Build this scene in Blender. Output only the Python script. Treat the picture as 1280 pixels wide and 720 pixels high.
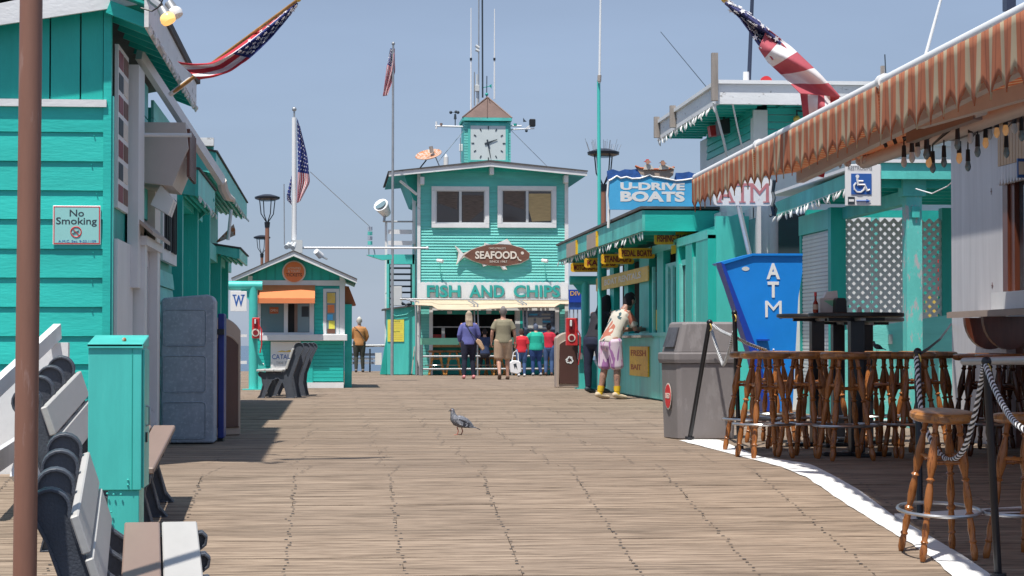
import bpy, math, random
from mathutils import Vector, Matrix, noise
R=random.Random(7)
for o in list(bpy.data.objects): bpy.data.objects.remove(o)
S=bpy.context.scene; C=S.collection
# ------------------------------------------------------------------ camera
F=2600.0; EYE=Vector((0,0,.87))
yaw=math.atan(224/F); pit=math.atan(71/F)
fw=Vector((math.sin(yaw)*math.cos(pit),math.cos(yaw)*math.cos(pit),math.sin(pit)))
rt=Vector((math.cos(yaw),-math.sin(yaw),0)); up=rt.cross(fw)
cd=bpy.data.cameras.new('camera'); cam=bpy.data.objects.new('camera',cd); C.objects.link(cam); S.camera=cam
cd.sensor_width=36; cd.lens=F/1280*36; cd.clip_end=20000; cd.clip_start=.1
cam.matrix_world=Matrix(((rt.x,up.x,-fw.x,0),(rt.y,up.y,-fw.y,0),(rt.z,up.z,-fw.z,.87),(0,0,0,1)))
# ------------------------------------------------------------------ light
sd=Vector((.22,.36,-1)).normalized()      # direction the sunlight travels
sun=bpy.data.lights.new('sun','SUN'); so=bpy.data.objects.new('sun',sun); C.objects.link(so)
sun.energy=4.0; sun.angle=math.radians(.9); sun.color=(1,.95,.87)
so.rotation_euler=sd.to_track_quat('-Z','Y').to_euler()
W=bpy.data.worlds.new('World'); S.world=W; W.use_nodes=True
wn=W.node_tree.nodes; wl=W.node_tree.links; bg=wn['Background']
sk=wn.new('ShaderNodeTexSky'); sk.sky_type='NISHITA'; sk.sun_disc=False
sk.sun_elevation=math.asin(-sd.z); sk.sun_rotation=math.atan2(-sd.x,-sd.y)
sk.air_density=1.0; sk.dust_density=.6; sk.ozone_density=3.0
mx=wn.new('ShaderNodeMix'); mx.data_type='RGBA'; mx.inputs[0].default_value=.84
mx.inputs[7].default_value=(1.46,1.82,2.58,1)    # thin even marine haze veiling the blue
wt=wn.new('ShaderNodeTexCoord'); wm=wn.new('ShaderNodeMapping'); wm.inputs['Scale'].default_value=(1.6,1.6,7); wl.new(wt.outputs['Generated'],wm.inputs[0])
wz=wn.new('ShaderNodeTexNoise'); wz.inputs['Scale'].default_value=1.7; wz.inputs['Detail'].default_value=5; wl.new(wm.outputs[0],wz.inputs[0])
wr=wn.new('ShaderNodeMapRange'); wr.inputs[1].default_value=.3; wr.inputs[2].default_value=.7; wr.inputs[3].default_value=.92; wr.inputs[4].default_value=1.09; wl.new(wz.outputs[0],wr.inputs[0])   # thin uneven high haze
wv=wn.new('ShaderNodeVectorMath'); wv.operation='SCALE'; wl.new(mx.outputs[2],wv.inputs[0]); wl.new(wr.outputs[0],wv.inputs['Scale'])
wl.new(sk.outputs[0],mx.inputs[6]); wl.new(wv.outputs[0],bg.inputs[0]); bg.inputs[1].default_value=.15
S.view_settings.view_transform='Standard'; S.view_settings.look='None'
S.view_settings.exposure=.45; S.view_settings.gamma=1
# ------------------------------------------------------------------ picture helpers: pixel of a sight line -> point of the place
def ray(px,py): return fw+rt*((px-640)/F)-up*((py-360)/F)
def at(px,py,Y):
    d=ray(px,py); return EYE+d*(Y/d.y)
def Yx(px,X,py=431):
    d=ray(px,py); return X*d.y/d.x
def zx(px,py,X):
    d=ray(px,py); return .87+X*d.z/d.x
SL=.112; YK=14.0
def dz(y): return 0.0 if y>YK else max(-.66,-(YK-y)*SL)
def gr(px,py,lift=0):                     # point of the deck
    d=ray(px,py)
    t=(0-.87)/d.z; p=EYE+d*t
    if p.y>YK: return Vector((p.x,p.y,lift))
    t=(-.87-SL*YK)/(d.z-SL*d.y); p=EYE+d*t
    p.z+=lift; return p
# ------------------------------------------------------------------ mesh builder
class MB:
    def __init__(s): s.v=[]; s.f=[]; s.m=[]; s.cur=0
    def add(s,vs,fs):
        n=len(s.v); s.v+= [tuple(v) for v in vs]; s.f+=[tuple(i+n for i in f) for f in fs]; s.m+=[s.cur]*len(fs); return s
    def box(s,x0,x1,y0,y1,z0,z1,ch=0):
        if x0>x1:x0,x1=x1,x0
        if y0>y1:y0,y1=y1,y0
        if z0>z1:z0,z1=z1,z0
        return s.add([(x0,y0,z0),(x1,y0,z0),(x1,y1,z0),(x0,y1,z0),(x0,y0,z1),(x1,y0,z1),(x1,y1,z1),(x0,y1,z1)],
          [(0,3,2,1),(4,5,6,7),(0,1,5,4),(1,2,6,5),(2,3,7,6),(3,0,4,7)])
    def poly(s,pts,vec):                  # planar outline given a thickness
        pts=[Vector(p) for p in pts]; vec=Vector(vec); n=len(pts)
        nn=Vector((0,0,0))
        for i in range(n): nn+=pts[i].cross(pts[(i+1)%n])
        if nn.dot(vec)>0: pts=pts[::-1]
        return s.add(pts+[p+vec for p in pts],[tuple(range(n)),tuple(range(2*n-1,n-1,-1))]+[(i,n+i,n+(i+1)%n,(i+1)%n) for i in range(n)])
    def bar(s,a,b,w,h,upv=(0,0,1)):       # rectangular bar from a to b, w sideways, h along upv
        a=Vector(a);b=Vector(b);d=(b-a).normalized();u=Vector(upv); sdv=d.cross(u)
        if sdv.length<1e-4: u=Vector((0,1,0)); sdv=d.cross(u)
        sdv.normalize(); u=sdv.cross(d); sv=sdv*w/2; uv=u*h/2
        q=[a-sv-uv,a+sv-uv,a+sv+uv,a-sv+uv]
        return s.add(q+[p+(b-a) for p in q],[(0,1,2,3),(7,6,5,4),(0,4,5,1),(1,5,6,2),(2,6,7,3),(3,7,4,0)])
    def cyl(s,a,b,r,r2=None,n=10,cap=True):
        a=Vector(a);b=Vector(b); r2=r if r2 is None else r2
        q=(b-a).to_track_quat('Z','Y'); vs=[]
        for p,rr in((a,r),(b,r2)):
            for i in range(n):
                t=2*math.pi*i/n; vs.append(p+q@Vector((math.cos(t)*rr,math.sin(t)*rr,0)))
        fs=[(i,(i+1)%n,n+(i+1)%n,n+i) for i in range(n)]
        if cap: fs+=[tuple(range(n-1,-1,-1)),tuple(range(n,2*n))]
        return s.add(vs,fs)
    def lathe(s,a,b,prof,n=12):           # prof: (t along a-b, radius)
        a=Vector(a);b=Vector(b);q=(b-a).to_track_quat('Z','Y');vs=[];fs=[]
        for t,r in prof:
            c=a.lerp(b,t)
            for i in range(n):
                w=2*math.pi*i/n; vs.append(c+q@Vector((math.cos(w)*r,math.sin(w)*r,0)))
        for k in range(len(prof)-1):
            for i in range(n):
                fs.append((k*n+i,k*n+(i+1)%n,(k+1)*n+(i+1)%n,(k+1)*n+i))
        fs+=[tuple(range(n-1,-1,-1)),tuple(range((len(prof)-1)*n,len(prof)*n))]
        return s.add(vs,fs)
    def tube(s,pts,r,n=6,closed=False):
        pts=[Vector(p) for p in pts]; m=len(pts); vs=[];fs=[]; prev=None
        for k,p in enumerate(pts):
            if closed: d=pts[(k+1)%m]-pts[k-1]
            else: d=pts[min(k+1,m-1)]-pts[max(k-1,0)]
            d.normalize()
            if prev is None:
                u=Vector((0,0,1)) if abs(d.z)<.9 else Vector((1,0,0))
            else: u=prev
            sv=d.cross(u).normalized(); u=sv.cross(d); prev=u
            rr=r[k] if isinstance(r,(list,tuple)) else r
            for i in range(n):
                w=2*math.pi*i/n; vs.append(p+sv*math.cos(w)*rr+u*math.sin(w)*rr)
        for k in range(m if closed else m-1):
            a=k*n;b=((k+1)%m)*n
            for i in range(n): fs.append((a+i,a+(i+1)%n,b+(i+1)%n,b+i))
        if not closed: fs+=[tuple(range(n-1,-1,-1)),tuple(range((m-1)*n,m*n))]
        return s.add(vs,fs)
    def ball(s,c,r,n=10,m=7,sc=(1,1,1)):
        c=Vector(c); vs=[];fs=[]
        for j in range(1,m):
            for i in range(n):
                a=math.pi*j/m;w=2*math.pi*i/n
                vs.append(c+Vector((math.sin(a)*math.cos(w)*r*sc[0],math.sin(a)*math.sin(w)*r*sc[1],math.cos(a)*r*sc[2])))
        vs+=[c+Vector((0,0,r*sc[2])),c-Vector((0,0,r*sc[2]))]; T=len(vs)-2
        for j in range(m-2):
            for i in range(n): fs.append((j*n+i,(j+1)*n+i,(j+1)*n+(i+1)%n,j*n+(i+1)%n))
        for i in range(n):
            fs.append((T,i,(i+1)%n)); fs.append((T+1,(m-2)*n+(i+1)%n,(m-2)*n+i))
        return s.add(vs,fs)
    def ring(s,c,R1,r,ax=(0,0,1),n=28,k=6):
        q=Vector(ax).to_track_quat('Z','Y'); c=Vector(c)
        return s.tube([c+q@Vector((math.cos(2*math.pi*i/n)*R1,math.sin(2*math.pi*i/n)*R1,0)) for i in range(n)],r,k,True)
    def grid(s,fn,nu,nv,colf=None):
        n=len(s.v)
        for j in range(nv+1):
            for i in range(nu+1): s.v.append(tuple(fn(i/nu,j/nv)))
        for j in range(nv):
            for i in range(nu):
                a=n+j*(nu+1)+i; s.f.append((a,a+1,a+nu+2,a+nu+1)); s.m.append(colf((i+.5)/nu,(j+.5)/nv) if colf else s.cur)
        return s
    def build(s,name,mat,parent=None,smooth=False,bevel=0,stuff=False,label=None,loc=False):
        o0=ORG.get(parent,Vector((0,0,0))) if parent and not loc else Vector((0,0,0))
        me=bpy.data.meshes.new(name)
        me.from_pydata([(v[0]-o0.x,v[1]-o0.y,v[2]-o0.z) for v in s.v],[],s.f)
        mats=mat if isinstance(mat,(list,tuple)) else [mat]
        for m in mats: me.materials.append(m)
        if len(mats)>1: me.polygons.foreach_set('material_index',s.m)
        if smooth:
            me.polygons.foreach_set('use_smooth',[True]*len(me.polygons))
            try: me.set_sharp_from_angle(angle=math.radians(38))
            except Exception: pass
        me.update()
        o=bpy.data.objects.new(name,me); C.objects.link(o)
        if parent: o.parent=parent; ORG[o]=o0
        if bevel:
            b=o.modifiers.new('bevel','BEVEL'); b.width=bevel; b.segments=1; b.limit_method='ANGLE'
        if stuff: o['kind']='stuff'
        if label: o['label']=label
        return o
ORG={}
def B(*a): return MB().box(*a)
def thing(name,label,cat,loc=(0,0,0),rz=0,group=None,local=False):
    o=bpy.data.objects.new(name,None); C.objects.link(o); o.empty_display_size=.1
    o.location=loc; o.rotation_euler=(0,0,rz); o['label']=label; o['category']=cat
    if group: o['group']=group
    ORG[o]=Vector((0,0,0)) if local else Vector(loc)
    return o
def tag(o,label,cat,group=None):
    o['label']=label; o['category']=cat
    if group: o['group']=group
    return o
def struct(o): o['kind']='structure'; return o
def dup(root,loc,rz=0,label=None,rx=0,group=None,scale=None):
    r=root.copy(); C.objects.link(r); r.location=loc; r.rotation_euler=(rx,0,rz)
    if scale: r.scale=scale
    if label: r['label']=label
    if group: r['group']=group
    for ch in list(root.children):
        c=ch.copy(); C.objects.link(c); c.parent=r
        for g in list(ch.children):
            d=g.copy(); C.objects.link(d); d.parent=c
    return r
def share(o,parent,name,loc,rot=(0,0,0),scale=None):   # another piece with the same mesh
    c=o.copy(); C.objects.link(c); c.name=name; c.parent=parent; c.location=loc; c.rotation_euler=rot
    if scale: c.scale=scale
    return c
# ------------------------------------------------------------------ materials
def paint(name,col,rough=.5,var=.14,scale=2.5,stretch=(1,1,1),bump=.12,metal=0,peel=None,peel_amt=.35,fine=40,spec=.5):
    m=bpy.data.materials.new(name); m.use_nodes=True; n=m.node_tree.nodes; l=m.node_tree.links; p=n['Principled BSDF']
    p.inputs['Roughness'].default_value=rough; p.inputs['Metallic'].default_value=metal; p.inputs['Specular IOR Level'].default_value=spec
    tc=n.new('ShaderNodeTexCoord'); mp=n.new('ShaderNodeMapping'); mp.inputs['Scale'].default_value=stretch; l.new(tc.outputs['Object'],mp.inputs[0])
    n1=n.new('ShaderNodeTexNoise'); n1.inputs['Scale'].default_value=scale; n1.inputs['Detail'].default_value=6; n1.inputs['Roughness'].default_value=.65
    l.new(mp.outputs[0],n1.inputs[0])
    rp=n.new('ShaderNodeValToRGB'); e=rp.color_ramp.elements
    e[0].position=.3; e[1].position=.72
    e[0].color=tuple(max(0,c*(1-var*1.3)) for c in col)+(1,); e[1].color=tuple(min(1,c*(1+var)+var*.02) for c in col)+(1,)
    l.new(n1.outputs[0],rp.inputs[0]); out=rp.outputs[0]
    if peel:
        n2=n.new('ShaderNodeTexNoise'); n2.inputs['Scale'].default_value=scale*4; n2.inputs['Detail'].default_value=8; n2.inputs['Roughness'].default_value=.7
        l.new(mp.outputs[0],n2.inputs[0]); mr=n.new('ShaderNodeMapRange'); mr.inputs[1].default_value=1-peel_amt-.04; mr.inputs[2].default_value=1-peel_amt+.02
        l.new(n2.outputs[0],mr.inputs[0]); mm=n.new('ShaderNodeMix'); mm.data_type='RGBA'; l.new(mr.outputs[0],mm.inputs[0]); l.new(out,mm.inputs[6]); mm.inputs[7].default_value=peel+(1,); out=mm.outputs[2]
    l.new(out,p.inputs['Base Color'])
    if bump:
        n3=n.new('ShaderNodeTexNoise'); n3.inputs['Scale'].default_value=fine; n3.inputs['Detail'].default_value=4; l.new(mp.outputs[0],n3.inputs[0])
        b=n.new('ShaderNodeBump'); b.inputs['Strength'].default_value=bump; b.inputs['Distance'].default_value=.01; l.new(n3.outputs[0],b.inputs['Height']); l.new(b.outputs[0],p.inputs['Normal'])
    return m
H=(.25,1,1)  # stretch along x (boards running across)
TEAL=(.022,.52,.455); TL2=(.02,.40,.33)
M={}
M['teal']=paint('teal_paint',TEAL,.45,.19,1.4,(.35,1,1.5),.25,peel=(.06,.52,.44),peel_amt=.30)
M['tealv']=paint('teal_paint_vertical',(.016,.47,.40),.45,.15,1.5,(1.3,1.3,.35),.2,peel=(.10,.52,.46),peel_amt=.30)
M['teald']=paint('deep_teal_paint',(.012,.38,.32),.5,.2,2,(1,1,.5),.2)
M['tealpale']=paint('faded_teal_paint',(.17,.62,.565),.55,.16,1.6,(.3,1,2),.3,peel=(.30,.62,.56),peel_amt=.36)
M['tealold']=paint('old_teal_paint',(.10,.54,.48),.6,.2,2.5,(1,1,.5),.3,peel=(.45,.50,.46),peel_amt=.33)
M['peelpost']=paint('badly_peeling_teal_post',(.13,.60,.54),.6,.15,1.6,(2,2,.7),.3,peel=(.44,.43,.44),peel_amt=.44)
M['tealmetal']=paint('teal_enamel',(.075,.56,.50),.35,.16,1.5,(2,2,.35),.06,peel=(.20,.60,.52),peel_amt=.33)
M['mint']=paint('mint_board',(.23,.62,.42),.5,.1,2)
M['white']=paint('white_paint',(.74,.75,.76),.5,.07,2,(1,1,.5),.15,peel=(.50,.50,.50),peel_amt=.30)
M['whiteold']=paint('peeling_white_paint',(.72,.73,.74),.6,.12,2,(.5,.5,1),.25,peel=(.30,.29,.28),peel_amt=.36)
M['offwhite']=paint('warm_white_metal',(.66,.60,.55),.45,.08,2,bump=.05)
M['greyw']=paint('pale_grey_wall',(.62,.61,.63),.55,.10,2.2,(3,3,.25),.15)
M['grey']=paint('grey_plastic',(.225,.205,.205),.6,.13,1.3,(1,1,.4),.2,peel=(.27,.25,.25),peel_amt=.4)
M['bgrey']=paint('blue_grey_plastic',(.34,.39,.47),.6,.12,8,bump=.25,peel=(.43,.48,.55),peel_amt=.42)
M['navy']=paint('navy_plastic',(.01,.03,.22),.45,.15)
M['tan']=paint('tan_plastic',(.42,.33,.27),.55,.06,2,bump=.08)
M['brown']=paint('brown_panel',(.085,.035,.028),.5,.1,2,bump=.1)
M['pole']=paint('brown_pole_paint',(.25,.115,.075),.5,.16,2,(2,2,.3),.1,peel=(.33,.19,.15),peel_amt=.36)
M['black']=paint('black_metal',(.012,.013,.018),.35,.2,3,bump=.05,peel=(.16,.16,.17),peel_amt=.25,fine=60)
M['blackp']=paint('black_plastic',(.012,.012,.014),.45,.2,3,bump=.05)
M['cast']=paint('charcoal_casting',(.075,.085,.108),.5,.14,6,bump=.3,fine=90)
M['slat']=paint('pale_grey_slat',(.50,.49,.47),.5,.08,3,(1,.2,1),.08)
M['slatb']=paint('brown_slat',(.27,.19,.155),.5,.08,3,(1,.2,1),.08)
M['steel']=paint('brushed_steel',(.55,.55,.55),.3,.1,4,metal=.9,bump=.04,peel=(.35,.22,.14),peel_amt=.30)
M['galv']=paint('galvanised_steel',(.40,.41,.42),.45,.12,4,metal=.6,bump=.05)
M['rust']=paint('rusty_metal',(.55,.20,.07),.75,.3,4,bump=.2,peel=(.50,.42,.36),peel_amt=.5)
M['copper']=paint('old_copper_roof',(.15,.095,.08),.55,.15,3,(1,1,1),.1,metal=.2)
M['shingle']=paint('dark_roofing',(.09,.085,.085),.9,.25,4,bump=.3)
M['orange']=paint('orange_canvas',(.78,.24,.09),.8,.06,3,bump=.1)
M['orangesh']=paint('dark_orange_canvas',(.45,.13,.055),.8,.12,3,bump=.1)  # deeper tone of the orange canvas
M['beige']=paint('beige_canvas',(.60,.50,.36),.8,.1,2,bump=.1)
M['yellow']=paint('yellow_sign',(.85,.48,.02),.5,.12,5,bump=.05,peel=(.62,.33,.02),peel_amt=.42)
M['paper']=paint('yellow_paper',(.80,.74,.10),.6,.05)
M['gold']=paint('aged_yellow_board',(.72,.50,.10),.6,.14,4,bump=.1,peel=(.60,.50,.28),peel_amt=.42)
M['red']=paint('red_enamel',(.62,.035,.04),.4,.12,3,bump=.04)
M['redl']=paint('dull_red_letter',(.52,.20,.22),.5,.12,9,bump=.0)
M['dred']=paint('dark_red_lettering',(.22,.012,.02),.5,.1)
M['blue']=paint('bright_blue_panel',(.008,.235,.74),.4,.09,1.5,bump=.04)
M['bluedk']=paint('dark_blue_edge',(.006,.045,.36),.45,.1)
M['slate']=paint('slate_metal',(.03,.04,.075),.45,.1,bump=0)
M['skyb']=paint('sky_blue_board',(.075,.44,.78),.5,.10,2.5,bump=.06)
M['seab']=paint('painted_sea_blue',(.03,.11,.38),.5,.35,6,bump=.06)
M['signblue']=paint('sign_blue',(.03,.12,.42),.45,.05)
M['letter']=paint('letter_teal',(.03,.36,.33),.45,.08)
M['woodsign']=paint('carved_brown_wood',(.16,.07,.045),.6,.2,4,H,.2)
M['cream']=paint('cream_letter',(.72,.66,.58),.5,.08)
M['pureW']=paint('clean_white',(.80,.80,.80),.45,.03,bump=0)
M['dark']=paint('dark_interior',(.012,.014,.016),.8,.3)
M['ink']=paint('dark_ink',(.03,.045,.06),.6,.1,bump=0)
M['darkwood']=paint('dark_varnished_wood',(.13,.035,.016),.3,.3,3,(3,3,.4),.1)
M['pine']=paint('varnished_pine',(.46,.24,.075),.35,.2,3,(4,4,.5),.1)
M['oldwood']=paint('weathered_timber',(.33,.29,.26),.85,.25,3,(2,2,.3),.3)
M['awnarm']=paint('beige_frame',(.52,.46,.43),.45,.06,bump=.03)
M['roller']=paint('brown_frame',(.22,.14,.11),.4,.1,bump=.03)
M['conc']=paint('pale_enamel',(.60,.62,.62),.45,.05)
M['skin']=paint('skin',(.50,.27,.19),.5,.07,6,bump=.03)
M['skind']=paint('brown_skin',(.20,.10,.07),.5,.1,6,bump=.03)
M['legtat']=paint('tattooed_skin',(.40,.22,.16),.5,.08,14,bump=.03,peel=(.10,.07,.08),peel_amt=.42)
def glass(name,col=(.05,.06,.07),rough=.04):
    m=bpy.data.materials.new(name); m.use_nodes=True; p=m.node_tree.nodes['Principled BSDF']
    p.inputs['Base Color'].default_value=col+(1,); p.inputs['Roughness'].default_value=rough; p.inputs['Specular IOR Level'].default_value=.8; return m
M['glass']=glass('dark_window_glass'); M['glassb']=glass('pale_window_glass',(.16,.24,.27),.06)
def clear(name,alpha=.25,col=(.75,.85,.88)):
    m=glass(name,col,.05); m.node_tree.nodes['Principled BSDF'].inputs['Alpha'].default_value=alpha; return m
M['clear']=clear('clear_glass'); 
def emit(name,col,e,st):
    m=glass(name,col,.2); p=m.node_tree.nodes['Principled BSDF']; p.inputs['Emission Color'].default_value=e+(1,); p.inputs['Emission Strength'].default_value=st; return m
M['lit']=emit('lit_bulb',(.9,.6,.25),(1,.50,.13),.7); M['fil']=emit('warm_filament_bulb',(.42,.28,.19),(1,.5,.16),.16)
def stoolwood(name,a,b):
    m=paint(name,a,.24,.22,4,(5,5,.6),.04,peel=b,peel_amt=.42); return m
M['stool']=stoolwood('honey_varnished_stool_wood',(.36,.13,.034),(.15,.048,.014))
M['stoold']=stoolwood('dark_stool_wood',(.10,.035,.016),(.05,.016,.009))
M['seat']=paint('worn_stool_seat',(.42,.18,.05),.3,.3,4,(1,3,1),.1,peel=(.22,.10,.04),peel_amt=.48)
def stripes(name,c1,c2,c3,per,axis=1,rough=.8):
    m=bpy.data.materials.new(name); m.use_nodes=True; n=m.node_tree.nodes; l=m.node_tree.links; p=n['Principled BSDF']; p.inputs['Roughness'].default_value=rough
    tc=n.new('ShaderNodeTexCoord'); sx=n.new('ShaderNodeSeparateXYZ'); l.new(tc.outputs['Object'],sx.inputs[0])
    dv=n.new('ShaderNodeMath'); dv.operation='DIVIDE'; dv.inputs[1].default_value=per; l.new(sx.outputs[axis],dv.inputs[0])
    fr=n.new('ShaderNodeMath'); fr.operation='FRACT'; l.new(dv.outputs[0],fr.inputs[0])
    rp=n.new('ShaderNodeValToRGB'); cr=rp.color_ramp; cr.interpolation='CONSTANT'
    cr.elements[0].color=c1+(1,); cr.elements[1].position=.30; cr.elements[1].color=c2+(1,)
    for pos,c in((.38,c1),(.66,c3)):
        e=cr.elements.new(pos); e.color=c+(1,)
    l.new(fr.outputs[0],rp.inputs[0])
    nz=n.new('ShaderNodeTexNoise'); nz.inputs['Scale'].default_value=5; nz.inputs['Detail'].default_value=5; l.new(tc.outputs['Object'],nz.inputs[0])
    mr=n.new('ShaderNodeMapRange'); mr.inputs[3].default_value=.78; mr.inputs[4].default_value=1.12; l.new(nz.outputs[0],mr.inputs[0])
    vm=n.new('ShaderNodeVectorMath'); vm.operation='SCALE'; l.new(rp.outputs[0],vm.inputs[0]); l.new(mr.outputs[0],vm.inputs['Scale']); l.new(vm.outputs[0],p.inputs['Base Color'])
    return m
M['awn']=stripes('striped_awning_canvas',(.64,.25,.135),(.50,.18,.10),(.68,.57,.40),.165)
def translucent(m,f,name):
    m=m.copy(); m.name=name; n=m.node_tree.nodes; l=m.node_tree.links; p=n['Principled BSDF']; o=[q for q in n if q.type=='OUTPUT_MATERIAL'][0]
    t=n.new('ShaderNodeBsdfTranslucent'); x=n.new('ShaderNodeMixShader'); x.inputs[0].default_value=f
    l.new(p.inputs['Base Color'].links[0].from_socket,t.inputs[0]); l.new(p.outputs[0],x.inputs[1]); l.new(t.outputs[0],x.inputs[2]); l.new(x.outputs[0],o.inputs[0]); return m
M['awncloth']=translucent(M['awn'],.45,'translucent_awning_canvas')  # striped canvas copy that lets light through
M['nail']=paint('worn_nail_head',(.055,.05,.048),.6,.3,bump=0)
def deckmat():
    m=bpy.data.materials.new('weathered_deck_boards'); m.use_nodes=True; n=m.node_tree.nodes; l=m.node_tree.links; p=n['Principled BSDF']; p.inputs['Roughness'].default_value=.85
    p.inputs['Specular IOR Level'].default_value=.25
    g=n.new('ShaderNodeNewGeometry'); sx=n.new('ShaderNodeSeparateXYZ'); l.new(g.outputs['Position'],sx.inputs[0])
    a=n.new('ShaderNodeMath'); a.operation='DIVIDE'; a.inputs[1].default_value=PITCH; l.new(sx.outputs[1],a.inputs[0])
    b=n.new('ShaderNodeMath'); b.operation='FLOOR'; l.new(a.outputs[0],b.inputs[0])
    wn_=n.new('ShaderNodeTexWhiteNoise'); wn_.noise_dimensions='1D'; l.new(b.outputs[0],wn_.inputs['W'])
    # long grain, shifted per board
    ofs=n.new('ShaderNodeMath'); ofs.operation='MULTIPLY'; ofs.inputs[1].default_value=37; l.new(wn_.outputs[0],ofs.inputs[0])
    ax=n.new('ShaderNodeMath'); ax.operation='ADD'; l.new(sx.outputs[0],ax.inputs[0]); l.new(ofs.outputs[0],ax.inputs[1])
    cb=n.new('ShaderNodeCombineXYZ'); l.new(ax.outputs[0],cb.inputs[0]); l.new(sx.outputs[1],cb.inputs[1])
    mp=n.new('ShaderNodeMapping'); mp.inputs['Scale'].default_value=(1.1,26,1); l.new(cb.outputs[0],mp.inputs[0])
    n1=n.new('ShaderNodeTexNoise'); n1.inputs['Scale'].default_value=1.6; n1.inputs['Detail'].default_value=9; n1.inputs['Roughness'].default_value=.72; l.new(mp.outputs[0],n1.inputs[0])
    mp2=n.new('ShaderNodeMapping'); mp2.inputs['Scale'].default_value=(1.6,9,1); l.new(cb.outputs[0],mp2.inputs[0])
    n2=n.new('ShaderNodeTexNoise'); n2.inputs['Scale'].default_value=1.2; n2.inputs['Detail'].default_value=5; l.new(mp2.outputs[0],n2.inputs[0])
    rp=n.new('ShaderNodeValToRGB'); cr=rp.color_ramp
    cr.elements[0].position=.26; cr.elements[0].color=(.050,.040,.032,1); cr.elements[1].position=.78; cr.elements[1].color=(.53,.415,.315,1)
    e=cr.elements.new(.40); e.color=(.165,.120,.086,1); e=cr.elements.new(.55); e.color=(.34,.258,.190,1)
    l.new(n1.outputs[0],rp.inputs[0])
    # knots / dark worn patches
    r2=n.new('ShaderNodeMapRange'); r2.inputs[1].default_value=.22; r2.inputs[2].default_value=.46; r2.inputs[3].default_value=.55; r2.inputs[4].default_value=1.0; l.new(n2.outputs[0],r2.inputs[0])
    # board to board tone
    r3=n.new('ShaderNodeMapRange'); r3.inputs[3].default_value=.82; r3.inputs[4].default_value=1.12; l.new(wn_.outputs[0],r3.inputs[0])
    # older, greyer planking right of the painted line
    mu=n.new('ShaderNodeMath'); mu.operation='MULTIPLY'; l.new(r2.outputs[0],mu.inputs[0]); l.new(r3.outputs[0],mu.inputs[1])
    vm=n.new('ShaderNodeVectorMath'); vm.operation='SCALE'; l.new(rp.outputs[0],vm.inputs[0]); l.new(mu.outputs[0],vm.inputs['Scale'])
    # large soft wear tones
    n4=n.new('ShaderNodeTexNoise'); n4.inputs['Scale'].default_value=.5; n4.inputs['Detail'].default_value=3; l.new(g.outputs['Position'],n4.inputs[0])
    mm=n.new('ShaderNodeMix'); mm.data_type='RGBA'; mm.blend_type='MULTIPLY'; mm.inputs[7].default_value=(.84,.86,.90,1); l.new(n4.outputs[0],mm.inputs[0]); l.new(vm.outputs[0],mm.inputs[6])
    l.new(mm.outputs[2],p.inputs['Base Color'])
    bp=n.new('ShaderNodeBump'); bp.inputs['Strength'].default_value=.5; bp.inputs['Distance'].default_value=.008; l.new(n1.outputs[0],bp.inputs['Height']); l.new(bp.outputs[0],p.inputs['Normal'])
    return m
PITCH=.152
M['deck']=deckmat()
# ------------------------------------------------------------------ lettering
def text(s,O,U,V,N,mat,parent,name='lettering',depth=.004,bold=0.0,lab=None,align=True,sp=1.0):
    """letters fitted into the parallelogram O + U (width) + V (height), standing depth proud along N"""
    O=Vector(O);U=Vector(U);V=Vector(V);N=Vector(N).normalized()
    c=bpy.data.curves.new(name,'FONT'); c.body=s; c.extrude=.5; c.offset=bold; c.resolution_u=3; c.space_character=sp
    t=bpy.data.objects.new('tmp',c); C.objects.link(t)
    dg=bpy.context.evaluated_depsgraph_get(); me=bpy.data.meshes.new_from_object(t.evaluated_get(dg))
    bpy.data.objects.remove(t); bpy.data.curves.remove(c)
    xs=[v.co.x for v in me.vertices]; ys=[v.co.y for v in me.vertices]
    x0,x1,y0,y1=min(xs),max(xs),min(ys),max(ys)
    o0=ORG.get(parent,Vector((0,0,0)))
    for v in me.vertices:
        a=(v.co.x-x0)/(x1-x0); b=(v.co.y-y0)/(y1-y0); k=v.co.z+.5
        v.co=O+U*a+V*b+N*(depth*k)-o0
    me.name=name; me.materials.clear(); me.materials.append(mat); me.update()
    o=bpy.data.objects.new(name,me); C.objects.link(o); o.parent=parent; ORG[o]=o0
    if lab: o['label']=lab
    return o
def ftext(s,a,b,c_,d,Y,mat,parent,**k):     # camera-facing letters filling pixels a..c_ by b..d on the wall plane Y
    p0=at(a,d,Y);p1=at(c_,d,Y);p2=at(a,b,Y)
    return text(s,p0-Vector((0,k.get('depth',.004),0)),(p1.x-p0.x,0,0),(0,0,p2.z-p0.z),(0,1,0),mat,parent,**k)
def frect(a,b,c_,d,Y):
    m=(a+c_)/2; n=(b+d)/2
    return at(a,n,Y).x,at(c_,n,Y).x,at(m,d,Y).z,at(m,b,Y).z
def fb(mb,a,b,c_,d,Y,t=.05):                # camera-facing box: pixel rectangle on plane Y, t deep (towards +y)
    x0,x1,z0,z1=frect(a,b,c_,d,Y); mb.box(x0,x1,Y,Y+t,z0,z1); return mb
def fpoly(mb,pts,Y,t=.05): return mb.poly([at(x,y,Y) for x,y in pts],(0,t,0))
def frame(mb,x0,x1,z0,z1,Y,w,t):            # rectangular frame on plane Y
    mb.box(x0,x1,Y,Y+t,z1-w,z1); mb.box(x0,x1,Y,Y+t,z0,z0+w); mb.box(x0,x0+w,Y,Y+t,z0+w,z1-w); mb.box(x1-w,x1,Y,Y+t,z0+w,z1-w); return mb
def icon_disc(mb,c,r,Y,t=.004,n=28): return mb.poly([(c.x+math.cos(2*math.pi*i/n)*r,Y,c.z+math.sin(2*math.pi*i/n)*r) for i in range(n)],(0,-t,0))
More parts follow.
